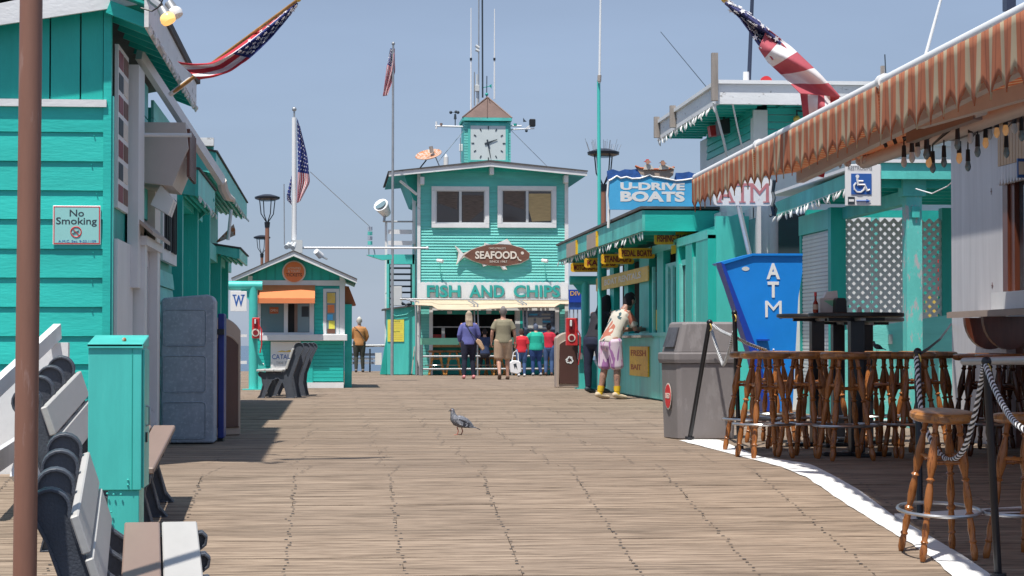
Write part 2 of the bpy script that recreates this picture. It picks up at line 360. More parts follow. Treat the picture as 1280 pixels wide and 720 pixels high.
# ================================================================== SETTING
sea=MB(); sea.add([(-9000,-300,-6),(9000,-300,-6),(9000,14000,-6),(-9000,14000,-6)],[(0,1,2,3)])
mw=paint('sea_water',(.05,.10,.16),.25,.3,.4,(1,.3,1),.6,fine=3)
struct(sea.build('sea',mw))
YF=69.0
deck=MB()
ys=[6,8.1,14,YF]
for a,b in zip(ys[:-1],ys[1:]):
    za,zb=dz(a)-.05,dz(b)-.05
    deck.add([(-9,a,za),(16,a,za),(16,b,zb),(-9,b,zb),(-9,a,za-.3),(16,a,za-.3),(16,b,zb-.3),(-9,b,zb-.3)],[(0,1,2,3),(7,6,5,4),(0,4,5,1),(2,6,7,3)])
dk=struct(deck.build('deck',M['dark']))
def plank(mb,x0,x1,y0,y1):
    g=.007+R.random()*.004; e=R.uniform(-.0025,.0025); za,zb=dz(y0+g)+e,dz(y1)+e
    mb.add([(x0,y0+g,za-.045),(x1,y0+g,za-.045),(x1,y1,zb-.045),(x0,y1,zb-.045),(x0,y0+g,za-.002),(x1,y0+g,za-.002),(x1,y1,zb-.002),(x0,y1,zb-.002),
      (x0,y0+g+.004,za),(x1,y0+g+.004,za),(x1,y1-.004,zb),(x0,y1-.004,zb)],
      [(0,1,5,4),(1,2,6,5),(2,3,7,6),(3,0,4,7),(4,5,9,8),(5,6,10,9),(6,7,11,10),(7,4,8,11),(8,9,10,11)])
n0=int(8.2/PITCH); n1=int(YF/PITCH); cnt=0; far=MB(); nails=MB(); J=.623; X0=-.245
for k in range(n0,n1):
    y0=k*PITCH; y1=y0+PITCH; row=[]
    xl=-7.5+ (k%2)*0; x=xl+R.choice([0,1,2,3])*J; cuts=[-8.7]
    while x<12.5: cuts.append(X0+round((x-X0)/J)*J); x+=R.choice([5,6,7,8])*J
    cuts.append(13)
    for a,b in zip(cuts[:-1],cuts[1:]):
        if b-a<.2: continue
        vis = b>-3.2 and a<y0*.36+.4
        if cnt<296 and y0>10.0 and vis:
            m=MB(); plank(m,a+.002,b-.002,y0,y1); m.build('plank',M['deck'],dk); cnt+=1
        else: plank(far,a+.002,b-.002,y0,y1)
    # nail heads in pairs over every joist, worked a little out of line
    if y0<50:
        j=int((-2.2-X0)/J)
        while X0+j*J< y0*.36+.5:
            for t in(.27,.73):
                if y0<16 or R.random()<.8:
                    drift=(((k//9)*2.399)%1-.5)*.10 if y0>14 else 0
                    x=X0+j*J+R.gauss(0,.009)+drift+ (0 if y0<14 else ((k%9)-4)*.012); y=y0+PITCH*t+R.gauss(0,.006); z=dz(y)+.0035
                    w=R.uniform(.006,.0125) if y0<20 else R.uniform(.008,.016); h=R.uniform(.005,.009)
                    zz=dz(y-h)+.0035; z2=dz(y+h)+.0035
                    nails.add([(x-w,y-h,zz),(x+w,y-h,zz),(x+w*.8,y+h,z2),(x-w*.8,y+h,z2)],[(0,1,2,3)])
            j+=1
far.build('far_planks',M['deck'],dk,stuff=True)
nails.build('nail_heads',M['nail'],dk,stuff=True)
# painted white line following the bar's edge
lo=[(849,551),(907,566),(979.7,585),(1009.6,598),(1056.7,630),(1099.5,656.7),(1142,682),(1176.5,707),(1189,720),(1212,742)]
hi=[(866,549.5),(898,549.8),(947.6,571),(988,576.7),(1014,581),(1039.6,593.8),(1073.8,613),(1116.6,645),(1155,666.5),(1206,696.5),(1238.5,719),(1262,741)]
def rs(pts,n):
    out=[]
    for i in range(n+1):
        xx=pts[0][0]+(pts[-1][0]-pts[0][0])*i/n; k=max(j for j in range(len(pts)-1) if pts[j][0]<=xx+1e-6); u=(xx-pts[k][0])/(pts[k+1][0]-pts[k][0])
        out.append((pts[k][0]*(1-u)+pts[k+1][0]*u,pts[k][1]*(1-u)+pts[k+1][1]*u))
    return out
ln=MB(); A=[gr(*p,lift=.0048) for p in rs(lo,60)]; Bp=[gr(*p,lift=.0048) for p in rs(hi,60)]
for i in range(61):
    A[i]+=Vector((noise.noise(Vector((i*.7,1,0)))*.02,noise.noise(Vector((i*.6,5,0)))*.03,0)); A[i].z=dz(A[i].y)+.0048
    Bp[i].z=dz(Bp[i].y)+.0048
ln.add(A+Bp,[(i,i+1,62+i,61+i) for i in range(60)])
lm=paint('worn_white_line_paint',(.78,.78,.77),.7,.1,2,(.5,6,1),.3,peel=(.50,.46,.42),peel_amt=.30,fine=30)
struct(ln.build('painted_line',lm))
l2=MB(); q=[gr(1118,651,.0048),gr(1290,641,.0048),gr(1290,633,.0048),gr(1118,643,.0048)]; l2.add(q,[(0,1,2,3)])
struct(l2.build('painted_strip',lm))

# ================================================================== LEFT SHOP (clapboard gable end + walkway side)
XW=-1.56; YL=14.8
T=thing('clapboard_shop','teal clapboard shop at left edge with white fascia and a no smoking sign','building',(-4,YL+2,0))
x0=-5.5
B(x0,XW,YL+.02,20.4,-.4,2.62).build('wall',M['teald'],T)
ybd=[125,163,199.5,236,272,309,345,381.5,418,453,490,527,563,600]
for a,b in zip(ybd[1:-1],ybd[2:]):
    zt=at(70,a,YL).z; zb=at(70,b,YL).z
    m=MB(); m.add([(x0,YL-.022,zb-.012),(XW-.05,YL-.022,zb-.012),(XW-.05,YL+.019,zb-.012),(x0,YL+.019,zb-.012),(x0,YL-.004,zt-.014),(XW-.05,YL-.004,zt-.014),(XW-.05,YL+.019,zt-.014),(x0,YL+.019,zt-.014)],
      [(0,3,2,1),(4,5,6,7),(0,1,5,4),(1,2,6,5),(2,3,7,6),(3,0,4,7)]); m.build('clapboard',M['teal'],T)
zt=at(70,134,YL).z; zb=at(70,163,YL).z; B(x0,XW-.05,YL-.018,YL+.019,zb-.012,zt).build('clapboard',M['teal'],T)
pz0=at(70,125,YL).z
nh=MB()
for b_ in ybd[1:-1]:
    z_=at(70,b_,YL).z
    for i in range(9):
        x_=XW-.12-i*.405+R.gauss(0,.01); nh.cyl((x_,YL-.024,z_-.035),(x_,YL-.012,z_-.035),.004,n=6)
nh.build('nail_heads',M['tealv'],T,stuff=True)
cols=[x0,at(-40,70,YL).x,at(27,70,YL).x,at(63,70,YL).x,at(101,70,YL).x,XW-.05]
for a,b in zip(cols[:-1],cols[1:]):
    B(a+.006,b-.006,YL-.012,YL+.019,pz0,3.42).build('board_panel',M['tealv'],T)
zz0,zz1=at(70,134,YL).z,at(70,125,YL).z
B(x0,at(134,130,YL).x,YL-.05,YL-.02,zz0,zz1).build('trim',M['whiteold'],T)
B(XW-.05,XW+.005,YL-.03,YL+.03,-.4,3.42).build('corner_board',M['teal'],T)
B(XW+.006,XW+.02,YL-.012,YL+.05,-.2,2.62).build('downpipe',M['tealmetal'],T)
# roof with rake fascia facing the camera
YR=14.60
ra=[at(-230,66,YR),at(0,31,YR),at(173,5,YR),at(173,-32,YR),at(0,4,YR),at(-230,40,YR)]
MB().poly(ra,(0,.03,0)).build('fascia',M['whiteold'],T)
rf=[at(-230,38,YR),at(180,-34,YR),at(180,-42,YR),at(-230,30,YR)]
MB().poly(rf,(0,6.2,0)).build('roof',M['shingle'],T)
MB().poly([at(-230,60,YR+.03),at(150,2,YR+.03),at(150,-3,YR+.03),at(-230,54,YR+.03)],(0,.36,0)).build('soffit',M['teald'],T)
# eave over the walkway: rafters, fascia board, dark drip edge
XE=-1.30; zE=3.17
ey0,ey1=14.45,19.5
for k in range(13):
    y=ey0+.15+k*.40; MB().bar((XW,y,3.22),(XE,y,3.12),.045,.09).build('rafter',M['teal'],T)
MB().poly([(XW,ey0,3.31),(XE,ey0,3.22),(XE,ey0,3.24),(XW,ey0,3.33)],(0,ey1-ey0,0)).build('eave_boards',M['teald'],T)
B(XE,XE+.03,ey0,ey1,3.06,3.30).build('eave_fascia',M['whiteold'],T)
B(XE-.02,XE+.05,ey0-.02,ey1+.05,3.302,3.325).build('drip_edge',M['shingle'],T)
# walkway side: posters, white post, lower white panelling, door, hood
zt_=lambda px,py:zx(px,py,XW)
def side(px0,px1,z0,z1,t,mat,name,parent=T,X=XW,b=0):
    return B(X+.001,X+t,Yx(px0,X),Yx(px1,X),z0,z1).build(name,mat,parent,bevel=b)
mb=B(XW+.004,XW+.03,15.0,15.75,1.85,3.02); mb.build('menu_board',M['pureW'],T)
for i in range(7):
    zz=1.9+i*.16; 
    for j in range(2):
        y=15.04+j*.36; B(XW+.03,XW+.034,y,y+.30,zz,zz+.12).build('menu_picture',[M['dred'],M['woodsign'],M['ink'],M['cream']][(i*2+j)%4],T)
B(XW+.02,XW+.10,15.8,16.3,1.3,2.98).build('white_post',M['white'],T)
B(XW+.02,XW+.045,14.86,16.0,0,1.62).build('lower_panel',M['white'],T)
# door porch
B(XW+.02,XW+.13,16.05,16.25,0,1.63).build('door_jamb',M['white'],T)
B(XW+.02,XW+.13,17.2,17.4,0,1.63).build('door_jamb',M['white'],T)
B(XW+.02,XW+.15,16.0,17.45,1.63,1.70).build('door_head',M['white'],T)
MB().poly([(XW+.02,15.9,1.86),(XW+.20,15.9,1.70),(XW+.20,15.9,1.73),(XW+.02,15.9,1.89)],(0,1.7,0)).build('door_hood',M['tan'],T)
d=B(XW+.025,XW+.06,16.26,17.19,0,1.62).build('door',M['greyw'],T)
B(XW+.06,XW+.066,16.4,17.05,.5,1.5).build('door_glass',M['glassb'],d)
B(XW+.06,XW+.085,16.32,16.36,.72,.86).build('handle',M['black'],d)
B(XW+.02,XW+.09,17.41,17.95,0,2.45).build('tan_pilaster',M['offwhite'],T)
# upper teal clapboards beside the post and clerestory panes
for i in range(4):
    B(XW+.004,XW+.03,16.32,17.4,1.9+i*.28,2.165+i*.28).build('side_panel',M['tealpale' if i%2 else 'tealv'],T)
# steel wall vent box under the eave
yb=16.5
vb=MB().poly([(XW+.03,yb,2.15),(XW+.03,yb,2.62),(XW+.40,yb,2.62),(XW+.42,yb,2.42),(XW+.30,yb,2.12)],(0,1.0,0)).build('exhaust_hood',M['awnarm'],T)
for i in range(6): B(XW+.405,XW+.43,yb+.1+i*.14,yb+.16+i*.14,2.2,2.58).build('grille_bar',M['darkwood'],vb)
MB().cyl((XW+.1,16.3,2.50),(XW+.46,16.3,2.50),.016).build('stay_pipe',M['white'],T,smooth=True)
for i in range(2): MB().poly([(XW+.12,16.62+i*.22,1.98),(XW+.26,16.62+i*.22,1.9),(XW+.30,16.62+i*.22,2.02),(XW+.2,16.62+i*.22,2.14)],(0,.16,0)).build('junction_box',M['pureW'],T)
# retractable awning arm, ends in a curl
arm=[at(174,68,16.2),at(190,96,16.5),at(232,158,17.2),at(262,205,17.8),at(277,226,18.1)]
aw=thing('awning_arm','long white awning bracket sloping down from the left shop eave','bracket',tuple(arm[0]))
m=MB(); m.bar(arm[0],arm[-1],.05,.085); m.build('arm',M['white'],aw)
cur=[arm[-1]+Vector((0,0,0)),at(279,236,18.15),at(284,246,18.2),at(292,250,18.3)]
MB().tube(cur,[.045,.045,.04,.02],8).build('curl',M['offwhite'],aw,smooth=True)
# barred window and shingles
f=B(XW+.03,XW+.07,18.45,20.1,1.62,2.32).build('window_frame',M['white'],T)
for i in range(2):
    B(XW+.071,XW+.08,18.6+i*.75,19.2+i*.75,1.72,2.22).build('pane',M['glass'],f)
    for j in range(3): B(XW+.081,XW+.095,18.66+i*.75+j*.18,18.69+i*.75+j*.18,1.72,2.22).build('bar',M['blackp'],f)
for k in range(10):
    z=1.55-k*.155
    MB().poly([(XW+.012,17.96,z),(XW+.03,17.96,z-.15),(XW+.005,17.96,z-.15)],(0,2.4,0)).build('shingle_course',M['tealpale'],T)
for k in range(4):
    z=2.35+k*.155
    B(XW+.004,XW+.028,17.96,20.36,z,z+.15).build('shingle_course',M['tealpale'],T)
# no smoking sign
x0s,x1s,z0s,z1s=frect(66,257,126,306,YL-.03)
sg=thing('no_smoking_sign','pale aqua no smoking sign with red border on the left clapboard wall','sign',((x0s+x1s)/2,YL-.03,z0s))
msg=paint('aqua_sign_face',(.30,.62,.60),.35,.04,bump=0)
B(x0s,x1s,YL-.034,YL-.026,z0s,z1s).build('board',M['pureW'],sg,bevel=.004)
frame(MB(),x0s+.006,x1s-.006,z0s+.006,z1s-.006,YL-.0365,.006,.002).build('red_border',M['red'],sg)
B(x0s+.013,x1s-.013,YL-.0355,YL-.0345,z0s+.013,z1s-.013).build('face',msg,sg)
ftext('No',87,262,105,270.5,YL-.036,M['ink'],sg,depth=.001,bold=.01)
ftext('Smoking',70,271.5,121,283,YL-.036,M['ink'],sg,depth=.001,bold=.01)
ftext('A.M.C. Sec. 9-23.1109',73,300,120,303,YL-.036,M['signblue'],sg,depth=.001)
c=at(95,290,YL-.037); MB().ring(c,.036,.004,(0,1,0),24,4).build('prohibition_ring',M['red'],sg)
MB().bar(c+Vector((-.026,-.001,.026)),c+Vector((.026,-.001,-.026)),.004,.006,(0,1,0)).build('prohibition_bar',M['red'],sg)
MB().bar(c+Vector((-.026,0,-.012)),c+Vector((.020,0,.010)),.003,.008,(0,1,0)).build('cigarette',M['ink'],sg)
# floodlight pair on the eave corner
fl=thing('twin_bulb_fitting','twin bulb light fitting at the left shop eave with the front bulb glowing','lamp',tuple(at(190,6,14.4)))
MB().tube([at(186,-8,14.45),at(192,2,14.42),at(200,8,14.4)],.03,8).build('bracket',M['galv'],fl,smooth=True)
for (px,py,mt,Y) in((210,24,'lit',14.3),(219,17,'pureW',14.42)):
    p=at(px,py,Y); q=at(px-8,py-14,Y+.02)
    s=MB().cyl(q,p.lerp(q,.35),.032,.04,12).build('socket',M['galv'],fl,smooth=True)
    MB().lathe(q.lerp(p,.5),p+(p-q)*.35,[(0,.03),(.3,.05),(.6,.055),(.9,.047),(1,.02)],14).build('bulb',M[mt],fl,smooth=True)
MB().tube([at(176,10,14.4),at(190,14,14.38),at(200,8,14.36),at(205,-5,14.35)],.006,5).build('cable',M['blackp'],fl)

# ================================================================== LEFT PORCH BUILDINGS (teal posts, eaves, further along)
P=thing('teal_porch_shop','teal porch shop beyond the left clapboard shop with slatted soffits and square posts','building',(-2.6,25,0))
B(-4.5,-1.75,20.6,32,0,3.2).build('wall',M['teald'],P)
def post(px,X,w,z0,z1,par=P,mat='tealv'):
    y=Yx(px,X); o=B(X-w,X,y-w/2,y+w/2,z0,z1).build('post',M[mat],par); return o
for px,zz in((228,2.35),(247,2.6),(262,2.5),(276,2.05),(285,2.05)): post(px,-1.48,.16,0,zz)
B(-1.64,-1.52,20.6,24.5,2.3,2.55).build('beam',M['teal'],P)
B(-1.64,-1.52,26,31.5,1.95,2.15).build('beam',M['tealpale'],P)
B(-1.74,-1.66,20.7,23.2,0,2.3).build('door_frame',M['tealpale'],P)
B(-1.76,-1.70,23.9,25.2,.2,1.9).build('shutter',M['teal'],P)
for i in range(9): B(-1.70,-1.68,24.0,25.1,.3+i*.17,.4+i*.17).build('slat',M['tealpale'],P)
# three stepped hoods
def hood(pxa,pya,pxb,pyb,X,rise,drop,nm,slats=5,under='teal',w=.42):
    """eave running along the walkway: lower outer edge between two sight points on plane X"""
    y0=Yx(pxa,X); y1=Yx(pxb,X); z0=zx(pxa,pya,X)
    f=B(X-.03,X,y0,y1,z0,z0+drop).build(nm,M['tealmetal'],P)
    MB().poly([(X-w,y0+.02,z0+rise),(X-.03,y0+.02,z0+.02),(X-.03,y0+.02,z0+.05),(X-w,y0+.02,z0+rise+.03)],(0,y1-y0-.04,0)).build('soffit_board',M['teald'],P)
    for i in range(slats):
        t=(i+.5)/slats; x=X-.04-(w-.04)*t; z=z0+.015+(rise)*t
        B(x-.012,x+.012,y0+.03,y1-.03,z-.03,z-.002).build('soffit_slat',M['teal'],P)
    MB().poly([(X-w,y0,z0+rise),(X-.03,y0,z0),(X-.03,y0,z0+drop),(X-w,y0,z0+drop+.06)],(0,.02,0)).build('end_board',M['tealold'],P)
    MB().poly([(X-w,y0-.02,z0+drop+.065),(X+.02,y0-.02,z0+drop+.002),(X+.02,y0-.02,z0+drop+.02),(X-w,y0-.02,z0+drop+.085)],(0,y1-y0+.05,0)).build('drip_edge',M['shingle'],P)
    return y0,y1,z0
h1=hood(269,216,308,311,-1.30,.10,.24,'hood_fascia')
h2=hood(247,244,268,268,-1.33,.06,.26,'hood_fascia',6)
h3=hood(299,323,309,320,-1.22,.10,.13,'hood_fascia')
# upper fascia wrap with white cap at the front
B(at(229,178,23.3).x,at(267,178,23.3).x,23.3,23.34,at(250,205,23.3).z,at(250,183,23.3).z).build('fascia',M['tealold'],P)
B(at(229,178,23.2).x,at(267,178,23.2).x,23.2,23.32,at(250,183,23.3).z,at(250,173,23.3).z).build('roof_cap',M['whiteold'],P)
MB().poly([at(224,300,23.36),at(224,205,23.36),at(247,200,23.36),at(268,250,23.36),at(262,262,23.36),at(240,282,23.36)],(0,.05,0)).build('gable_infill',M['teald'],P)
# little orange-lined wedge at the last hood
MB().poly([at(270,302,27.8),at(292,280,27.8),at(294,287,27.8),at(294,294,27.8),at(272,303,27.8)],(0,.04,0)).build('hood_lining',M['rust'],P)
MB().cyl(at(289,262,24),at(285,300,24),.02).build('downspout',M['white'],P,smooth=True)
# ================================================================== string lights helper
def bulbs(name,label,pts,n,group,r=.013,drop=.055,colm='pureW',cab='galv'):
    t=thing(name,label,'string lights',tuple(pts[0]),group=group)
    ln_=[]; L=len(pts)-1
    for i in range(n+1):
        u=i/n*L; k=min(int(u),L-1); ln_.append(Vector(pts[k]).lerp(Vector(pts[k+1]),u-k))
    MB().tube(ln_,.004,4).build('cable',M[cab],t)
    m0=MB().lathe((0,0,0),(0,0,-drop),[(0,r*.55),(.3,r*.6),(.35,r*.9),(.7,r),(1,r*.2)],6).build('bulb',M[colm],t,smooth=True,loc=True)
    m0.location=ln_[0]-ORG[t]
    for p in ln_[1:]:
        share(m0,t,'bulb',p-ORG[t]+Vector((0,0,R.uniform(-.01,.0))),(R.uniform(-.5,.5),R.uniform(-.6,.6),0))
    return t
bulbs('string_lights','white bulb string along the left clapboard shop eave',[(XE+.035,14.5,3.08),(XE+.035,19.4,3.08)],30,'festoon lights on eaves')
bulbs('string_lights','white bulb string along the far upper hood of the left porch shop',[(-1.29,h1[0],h1[2]),(-1.29,h1[1],h1[2])],16,'festoon lights on eaves')
bulbs('string_lights','white bulb string along the near lower hood of the left porch shop',[(-1.32,h2[0],h2[2]),(-1.32,h2[1],h2[2])],9,'festoon lights on eaves')
# ================================================================== BENCHES (charcoal cast ends with scroll tops, grey slats)
def bench_proto(nfr,length,label,slatm,group='benches on the pier',seatm=None,back=True):
    """local: sits facing +x, runs along +y from 0 to length, origin at back foot line"""
    t=thing('bench',label,'bench',local=True,group=group)
    arc=[(-.062+.083*math.cos(math.radians(a)),.828+.083*math.sin(math.radians(a))) for a in range(-15,226,20)]
    prof=[(.0,0),(.14,0),(.155,.10),(.20,.25),(.28,.325),(.37,.29),(.43,.17),(.50,0),(.62,0),(.575,.06),(.53,.22),(.55,.33),(.60,.37),(.605,.41),(.58,.435),(.50,.425),(.30,.405),(.22,.41),(.165,.45),(.11,.55),(.05,.70)]+arc+[(-.075,.68),(-.02,.52),(.03,.38),(.045,.22),(.02,.08)]
    n_=len(prof); ins=[]
    for i in range(n_):
        p0,p1,p2=Vector(prof[i-1]),Vector(prof[i]),Vector(prof[(i+1)%n_]); tt=((p1-p0).normalized()+(p2-p1).normalized()).normalized(); nn=Vector((-tt.y,tt.x)); ins.append(p1+nn*.013)
    m=MB(); m.poly([(x,.020,z) for x,z in prof],(0,.020,0)); first=m.build('end_frame',M['cast'],t,loc=True)
    fl_=MB(); vs=[(x,0,z) for x,z in prof]+[(p.x,0,p.y) for p in ins]+[(x,.06,z) for x,z in prof]+[(p.x,.06,p.y) for p in ins]; N_=n_; fs=[]
    for i in range(N_):
        j=(i+1)%N_; fs+=[(i,j,N_+j,N_+i),(2*N_+i,3*N_+i,3*N_+j,2*N_+j),(i,2*N_+i,2*N_+j,j),(N_+i,N_+j,3*N_+j,3*N_+i)]
    fl_.add(vs,fs); r0=fl_.build('flange',M['cast'],first,smooth=True,loc=True,bevel=.003)
    for k in range(1,nfr):
        c=share(first,t,'end_frame',(0,(length-.06)*k/(nfr-1),0)); share(r0,c,'flange',(0,0,0))
    seatm=seatm or [slatm]*3
    for k,(x,w) in enumerate(((.20,.135),(.345,.135),(.49,.135)) if len(seatm)==3 else ((.215,.165),(.39,.165))):
        MB().box(x,x+w,-.03,length+.03,.435,.47).build('seat_slat',M[seatm[k]],t,bevel=.006,loc=True)
    for (x,z,x2,z2) in ((.125,.47,.075,.625),(.066,.645,.016,.80)):
        MB().poly([(x,-.03,z),(x2,-.03,z2),(x2+.034,-.03,z2+.012),(x+.034,-.03,z+.012)],(0,length+.06,0)).build('back_slat',M[slatm],t,bevel=.006,loc=True)
    return t
bA=bench_proto(4,1.5,'nearest bench behind the brown pole, pale back slats and one brown seat slat','slat',seatm=['slatb','slat'])
bA.location=(-1.07,8.55,-.61); bA.rotation_euler=(math.atan(SL),0,math.radians(5))
bA2=bench_proto(4,1.5,'bench half hidden behind the tall teal cabinet, with a brown seat edge','slat',seatm=['slatb','slatb','slatb'])
bA2.location=(-1.60,11.62,dz(11.62)); bA2.rotation_euler=(math.atan(SL),0,0)
# benches by the ticket booth, seen from the side, facing left
bC=bench_proto(2,.95,'left of the two benches standing in front of the ticket booth','slat')
bC.location=(at(377,496,35).x,35,0); bC.rotation_euler=(0,0,math.pi-.1); 
bD=dup(bC,(at(387,494,37).x,36.4,0),math.pi-.05,'right of the two benches standing in front of the ticket booth')
bE=dup(bC,(at(511,467,62).x,62.2,0),math.pi,'bench against the teal shed with the yellow notice')
# ================================================================== TEAL CABINET
y=10.75; x0,x1,_,_=frect(110,440,177,600,y)
zb=dz(y)-.02; zm=at(140,613,y).z; zt=at(140,432,y).z
cb=thing('utility_cabinet','tall faded teal metal cabinet standing between the two left benches','cabinet',((x0+x1)/2,y,zb))
MB().box(x0,x1,y,y+.32,zm,zt).build('body',M['tealmetal'],cb,bevel=.004)
MB().box(x0+.10,x1-.012,y+.012,y+.29,zb,zm).build('pedestal',M['tealmetal'],cb,bevel=.003)
MB().poly([(x0-.006,y-.012,zt-.012),(x1+.006,y-.012,zt-.012),(x1+.006,y-.012,zt+.008),(x0-.006,y-.012,zt+.008)],(0,.014,0)).build('lid_lip',M['tealmetal'],cb)
MB().add([(x0-.006,y-.012,zt+.008),(x1+.006,y-.012,zt+.008),(x1+.006,y+.34,zt+.055),(x0-.006,y+.34,zt+.055),(x0-.006,y-.012,zt-.006),(x1+.006,y-.012,zt-.006),(x1+.006,y+.34,zt-.006),(x0-.006,y+.34,zt-.006)],
  [(0,1,2,3),(7,6,5,4),(0,4,5,1),(1,5,6,2),(2,6,7,3),(3,7,4,0)]).build('lid',M['tealmetal'],cb,bevel=.003)
MB().tube([(x1,y+.12,zm+.32),(x1+.03,y+.12,zm+.33),(x1+.03,y+.12,zm+.42),(x1,y+.12,zm+.43)],.007,6).build('handle',M['galv'],cb,smooth=True)
MB().box(x1,x1+.02,y+.09,y+.14,zm+.24,zm+.29).build('padlock',M['black'],cb)
MB().box(x1+.001,x1+.012,y+.02,y+.30,zm+.01,zt-.02).build('door',M['tealmetal'],cb,bevel=.002)
MB().box(x1-.05,x1-.046,y-.003,y,zm,zt-.015).build('seam',M['teald'],cb)
for (px,py) in((134,617),(142,618),(151,618),(160,600),(160,606),(139,640),(139,648)):
    p=at(px,py,y-.004); MB().ball(p,.006,6,4).build('rivet',M['tealmetal'],cb)
MB().ball((x0+.17,y+.1,zt+.03),.012,8,5).build('bolt',M['rust'],cb)
# ================================================================== BROWN POLE
a=at(31,722,8.35); b=at(39,0,8.35); d=(b-a).normalized()
m=MB().cyl(a-d*.35,b+d*1.2,.047,.044,20)
bp=m.build('brown_pole',M['pole'],smooth=True); tag(bp,'thick brown painted pole standing closest to the camera at the left edge','pole')
# ================================================================== WHITE STAIR RAILING at far left
rl=thing('white_railing','sloping white board railing behind the left benches','railing',(-2.2,13,0))
for (a0,a1,w,h,mt) in(((-14,494),(72,414),.05,.10,'white'),((-14,418+165),(46,398+145),.04,.13,'greyw'),((-14,418+265),(46,398+225),.04,.13,'greyw')):
    MB().bar(at(a0[0],a0[1],12.4),at(a1[0],a1[1],14.1),w,h,(0,0,1)).build('rail',M[mt],rl)
p=at(66,440,14.0); B(p.x-.10,p.x+.10,14.0,14.08,-.1,at(66,428,14).z).build('post',M['white'],rl)
p=at(57,500,14.2); B(-3.0,p.x,14.3,14.33,-.2,at(20,470,14.2).z).build('back_panel',M['white'],rl)
MB().bar(at(20,600,13.2),at(55,470,13.6),.05,.09).build('brace',M['white'],rl)
# ================================================================== BINS LEFT
x0,x1,z0,z1=frect(201,368,268,555,18.4)
g=thing('plastic_cart','blue grey moulded plastic cart with three recessed side panels beside the shop door','cart',((x0+x1)/2,18.4,0))
def rr(x0,x1,z0,z1,r,n=4):
    pts=[]
    for cx,cz,a0 in((x1-r,z0+r,-90),(x1-r,z1-r,0),(x0+r,z1-r,90),(x0+r,z0+r,180)):
        for i in range(n+1):
            a=math.radians(a0+90*i/n); pts.append((cx+math.cos(a)*r,cz+math.sin(a)*r))
    return pts
MB().poly([(a,18.4,b) for a,b in [(x0,0.01),(x1,.01),(x1,z1-.06),(x1-.02,z1-.015),(x1-.06,z1),(x0+.03,z1-.03),(x0,z1-.05)]],(0,.42,0)).build('shell',M['bgrey'],g,bevel=.012)
hh=(z1-.12)/3
for i in range(3):
    a=.05+i*hh*1.02; q=rr(x0+.02,x1-.075,a,a+hh*.80,.03)
    m=MB(); m.tube([(u,18.398,v) for u,v in q],.007,4,True); m.build('panel_groove',M['bgrey'],g,smooth=True)
    MB().poly([(u,18.395,v) for u,v in rr(x0+.03,x1-.085,a+.01,a+hh*.80-.01,.025)],(0,.01,0)).build('recessed_panel',M['bgrey'],g)
n=thing('newspaper_rack','narrow dark blue rack squeezed between the grey cart and the tan bin','rack',(x1+.03,18.9,0))
B(x1+.005,x1+.06,18.85,19.25,.03,z1-.16).build('body',M['navy'],n,bevel=.008)
B(x1+.0,x1+.062,18.8,18.86,z1-.35,z1-.30).build('latch',M['black'],n)
B(x1+.0,x1+.05,18.9,19.2,0,.03).build('foot',M['black'],n)
def recycle(label,loc,rz,sym=True):
    w,dp,hgt=.53,.46,1.13
    t=thing('recycling_bin',label,'bin',loc,rz,'tan arch top bins',local=True)
    arch=[(-w/2,0)]+[(w/2,0),(w/2,hgt-.12)]+[(w/2-(w)*i/10, hgt-.12+.12*math.sin(math.pi*i/10)**.8) for i in range(1,10)]+[(-w/2,hgt-.12)]
    MB().poly([(a,0.02,b+.0) for a,b in arch],(0,dp,0)).build('shell',M['tan'],t,bevel=.012,loc=True)
    e=.055; ar2=[(-w/2+e,.08),(w/2-e,.08),(w/2-e,hgt-.26)]+[((w/2-e)-(w-2*e)*i/10, hgt-.26+.10*math.sin(math.pi*i/10)**.8) for i in range(1,10)]+[(-w/2+e,hgt-.26)]
    MB().poly([(a,0.004,b) for a,b in ar2],(0,.02,0)).build('front_panel',M['brown'],t,bevel=.003,loc=True)
    MB().tube([(a,0.01,b) for a,b in ar2],.012,6,True).build('panel_rim',M['tan'],t,smooth=True,loc=True)
    if sym:
        c=Vector((0,0,.56)); ic=MB()
        for k in range(3):
            A=Matrix.Rotation(-k*2*math.pi/3,3,'Y')
            def tr(L): return [c+A@Vector((x,0.001,z)) for x,z in L]
            ic.poly(tr([(-.052,.030),(-.028,.078),(.018,.078),(.038,.048),(.018,.037),(.002,.056),(-.010,.056),(-.030,.018)]),(0,-.006,0))
            ic.poly(tr([(.000,.026),(.064,.030),(.044,.080),(.036,.062)]),(0,-.0062,0))
        ic.build('recycling_symbol',M['pureW'],t,loc=True)
    return t
recycle('tan bin with a plain brown front in shade beside the blue grey cart',(at(281,543,20.1).x+.0,20.05,0),math.radians(52),False)
recycle('tan recycling bin with white arrows symbol beside the red phone',(at(712,485,42).x,42,0),0)
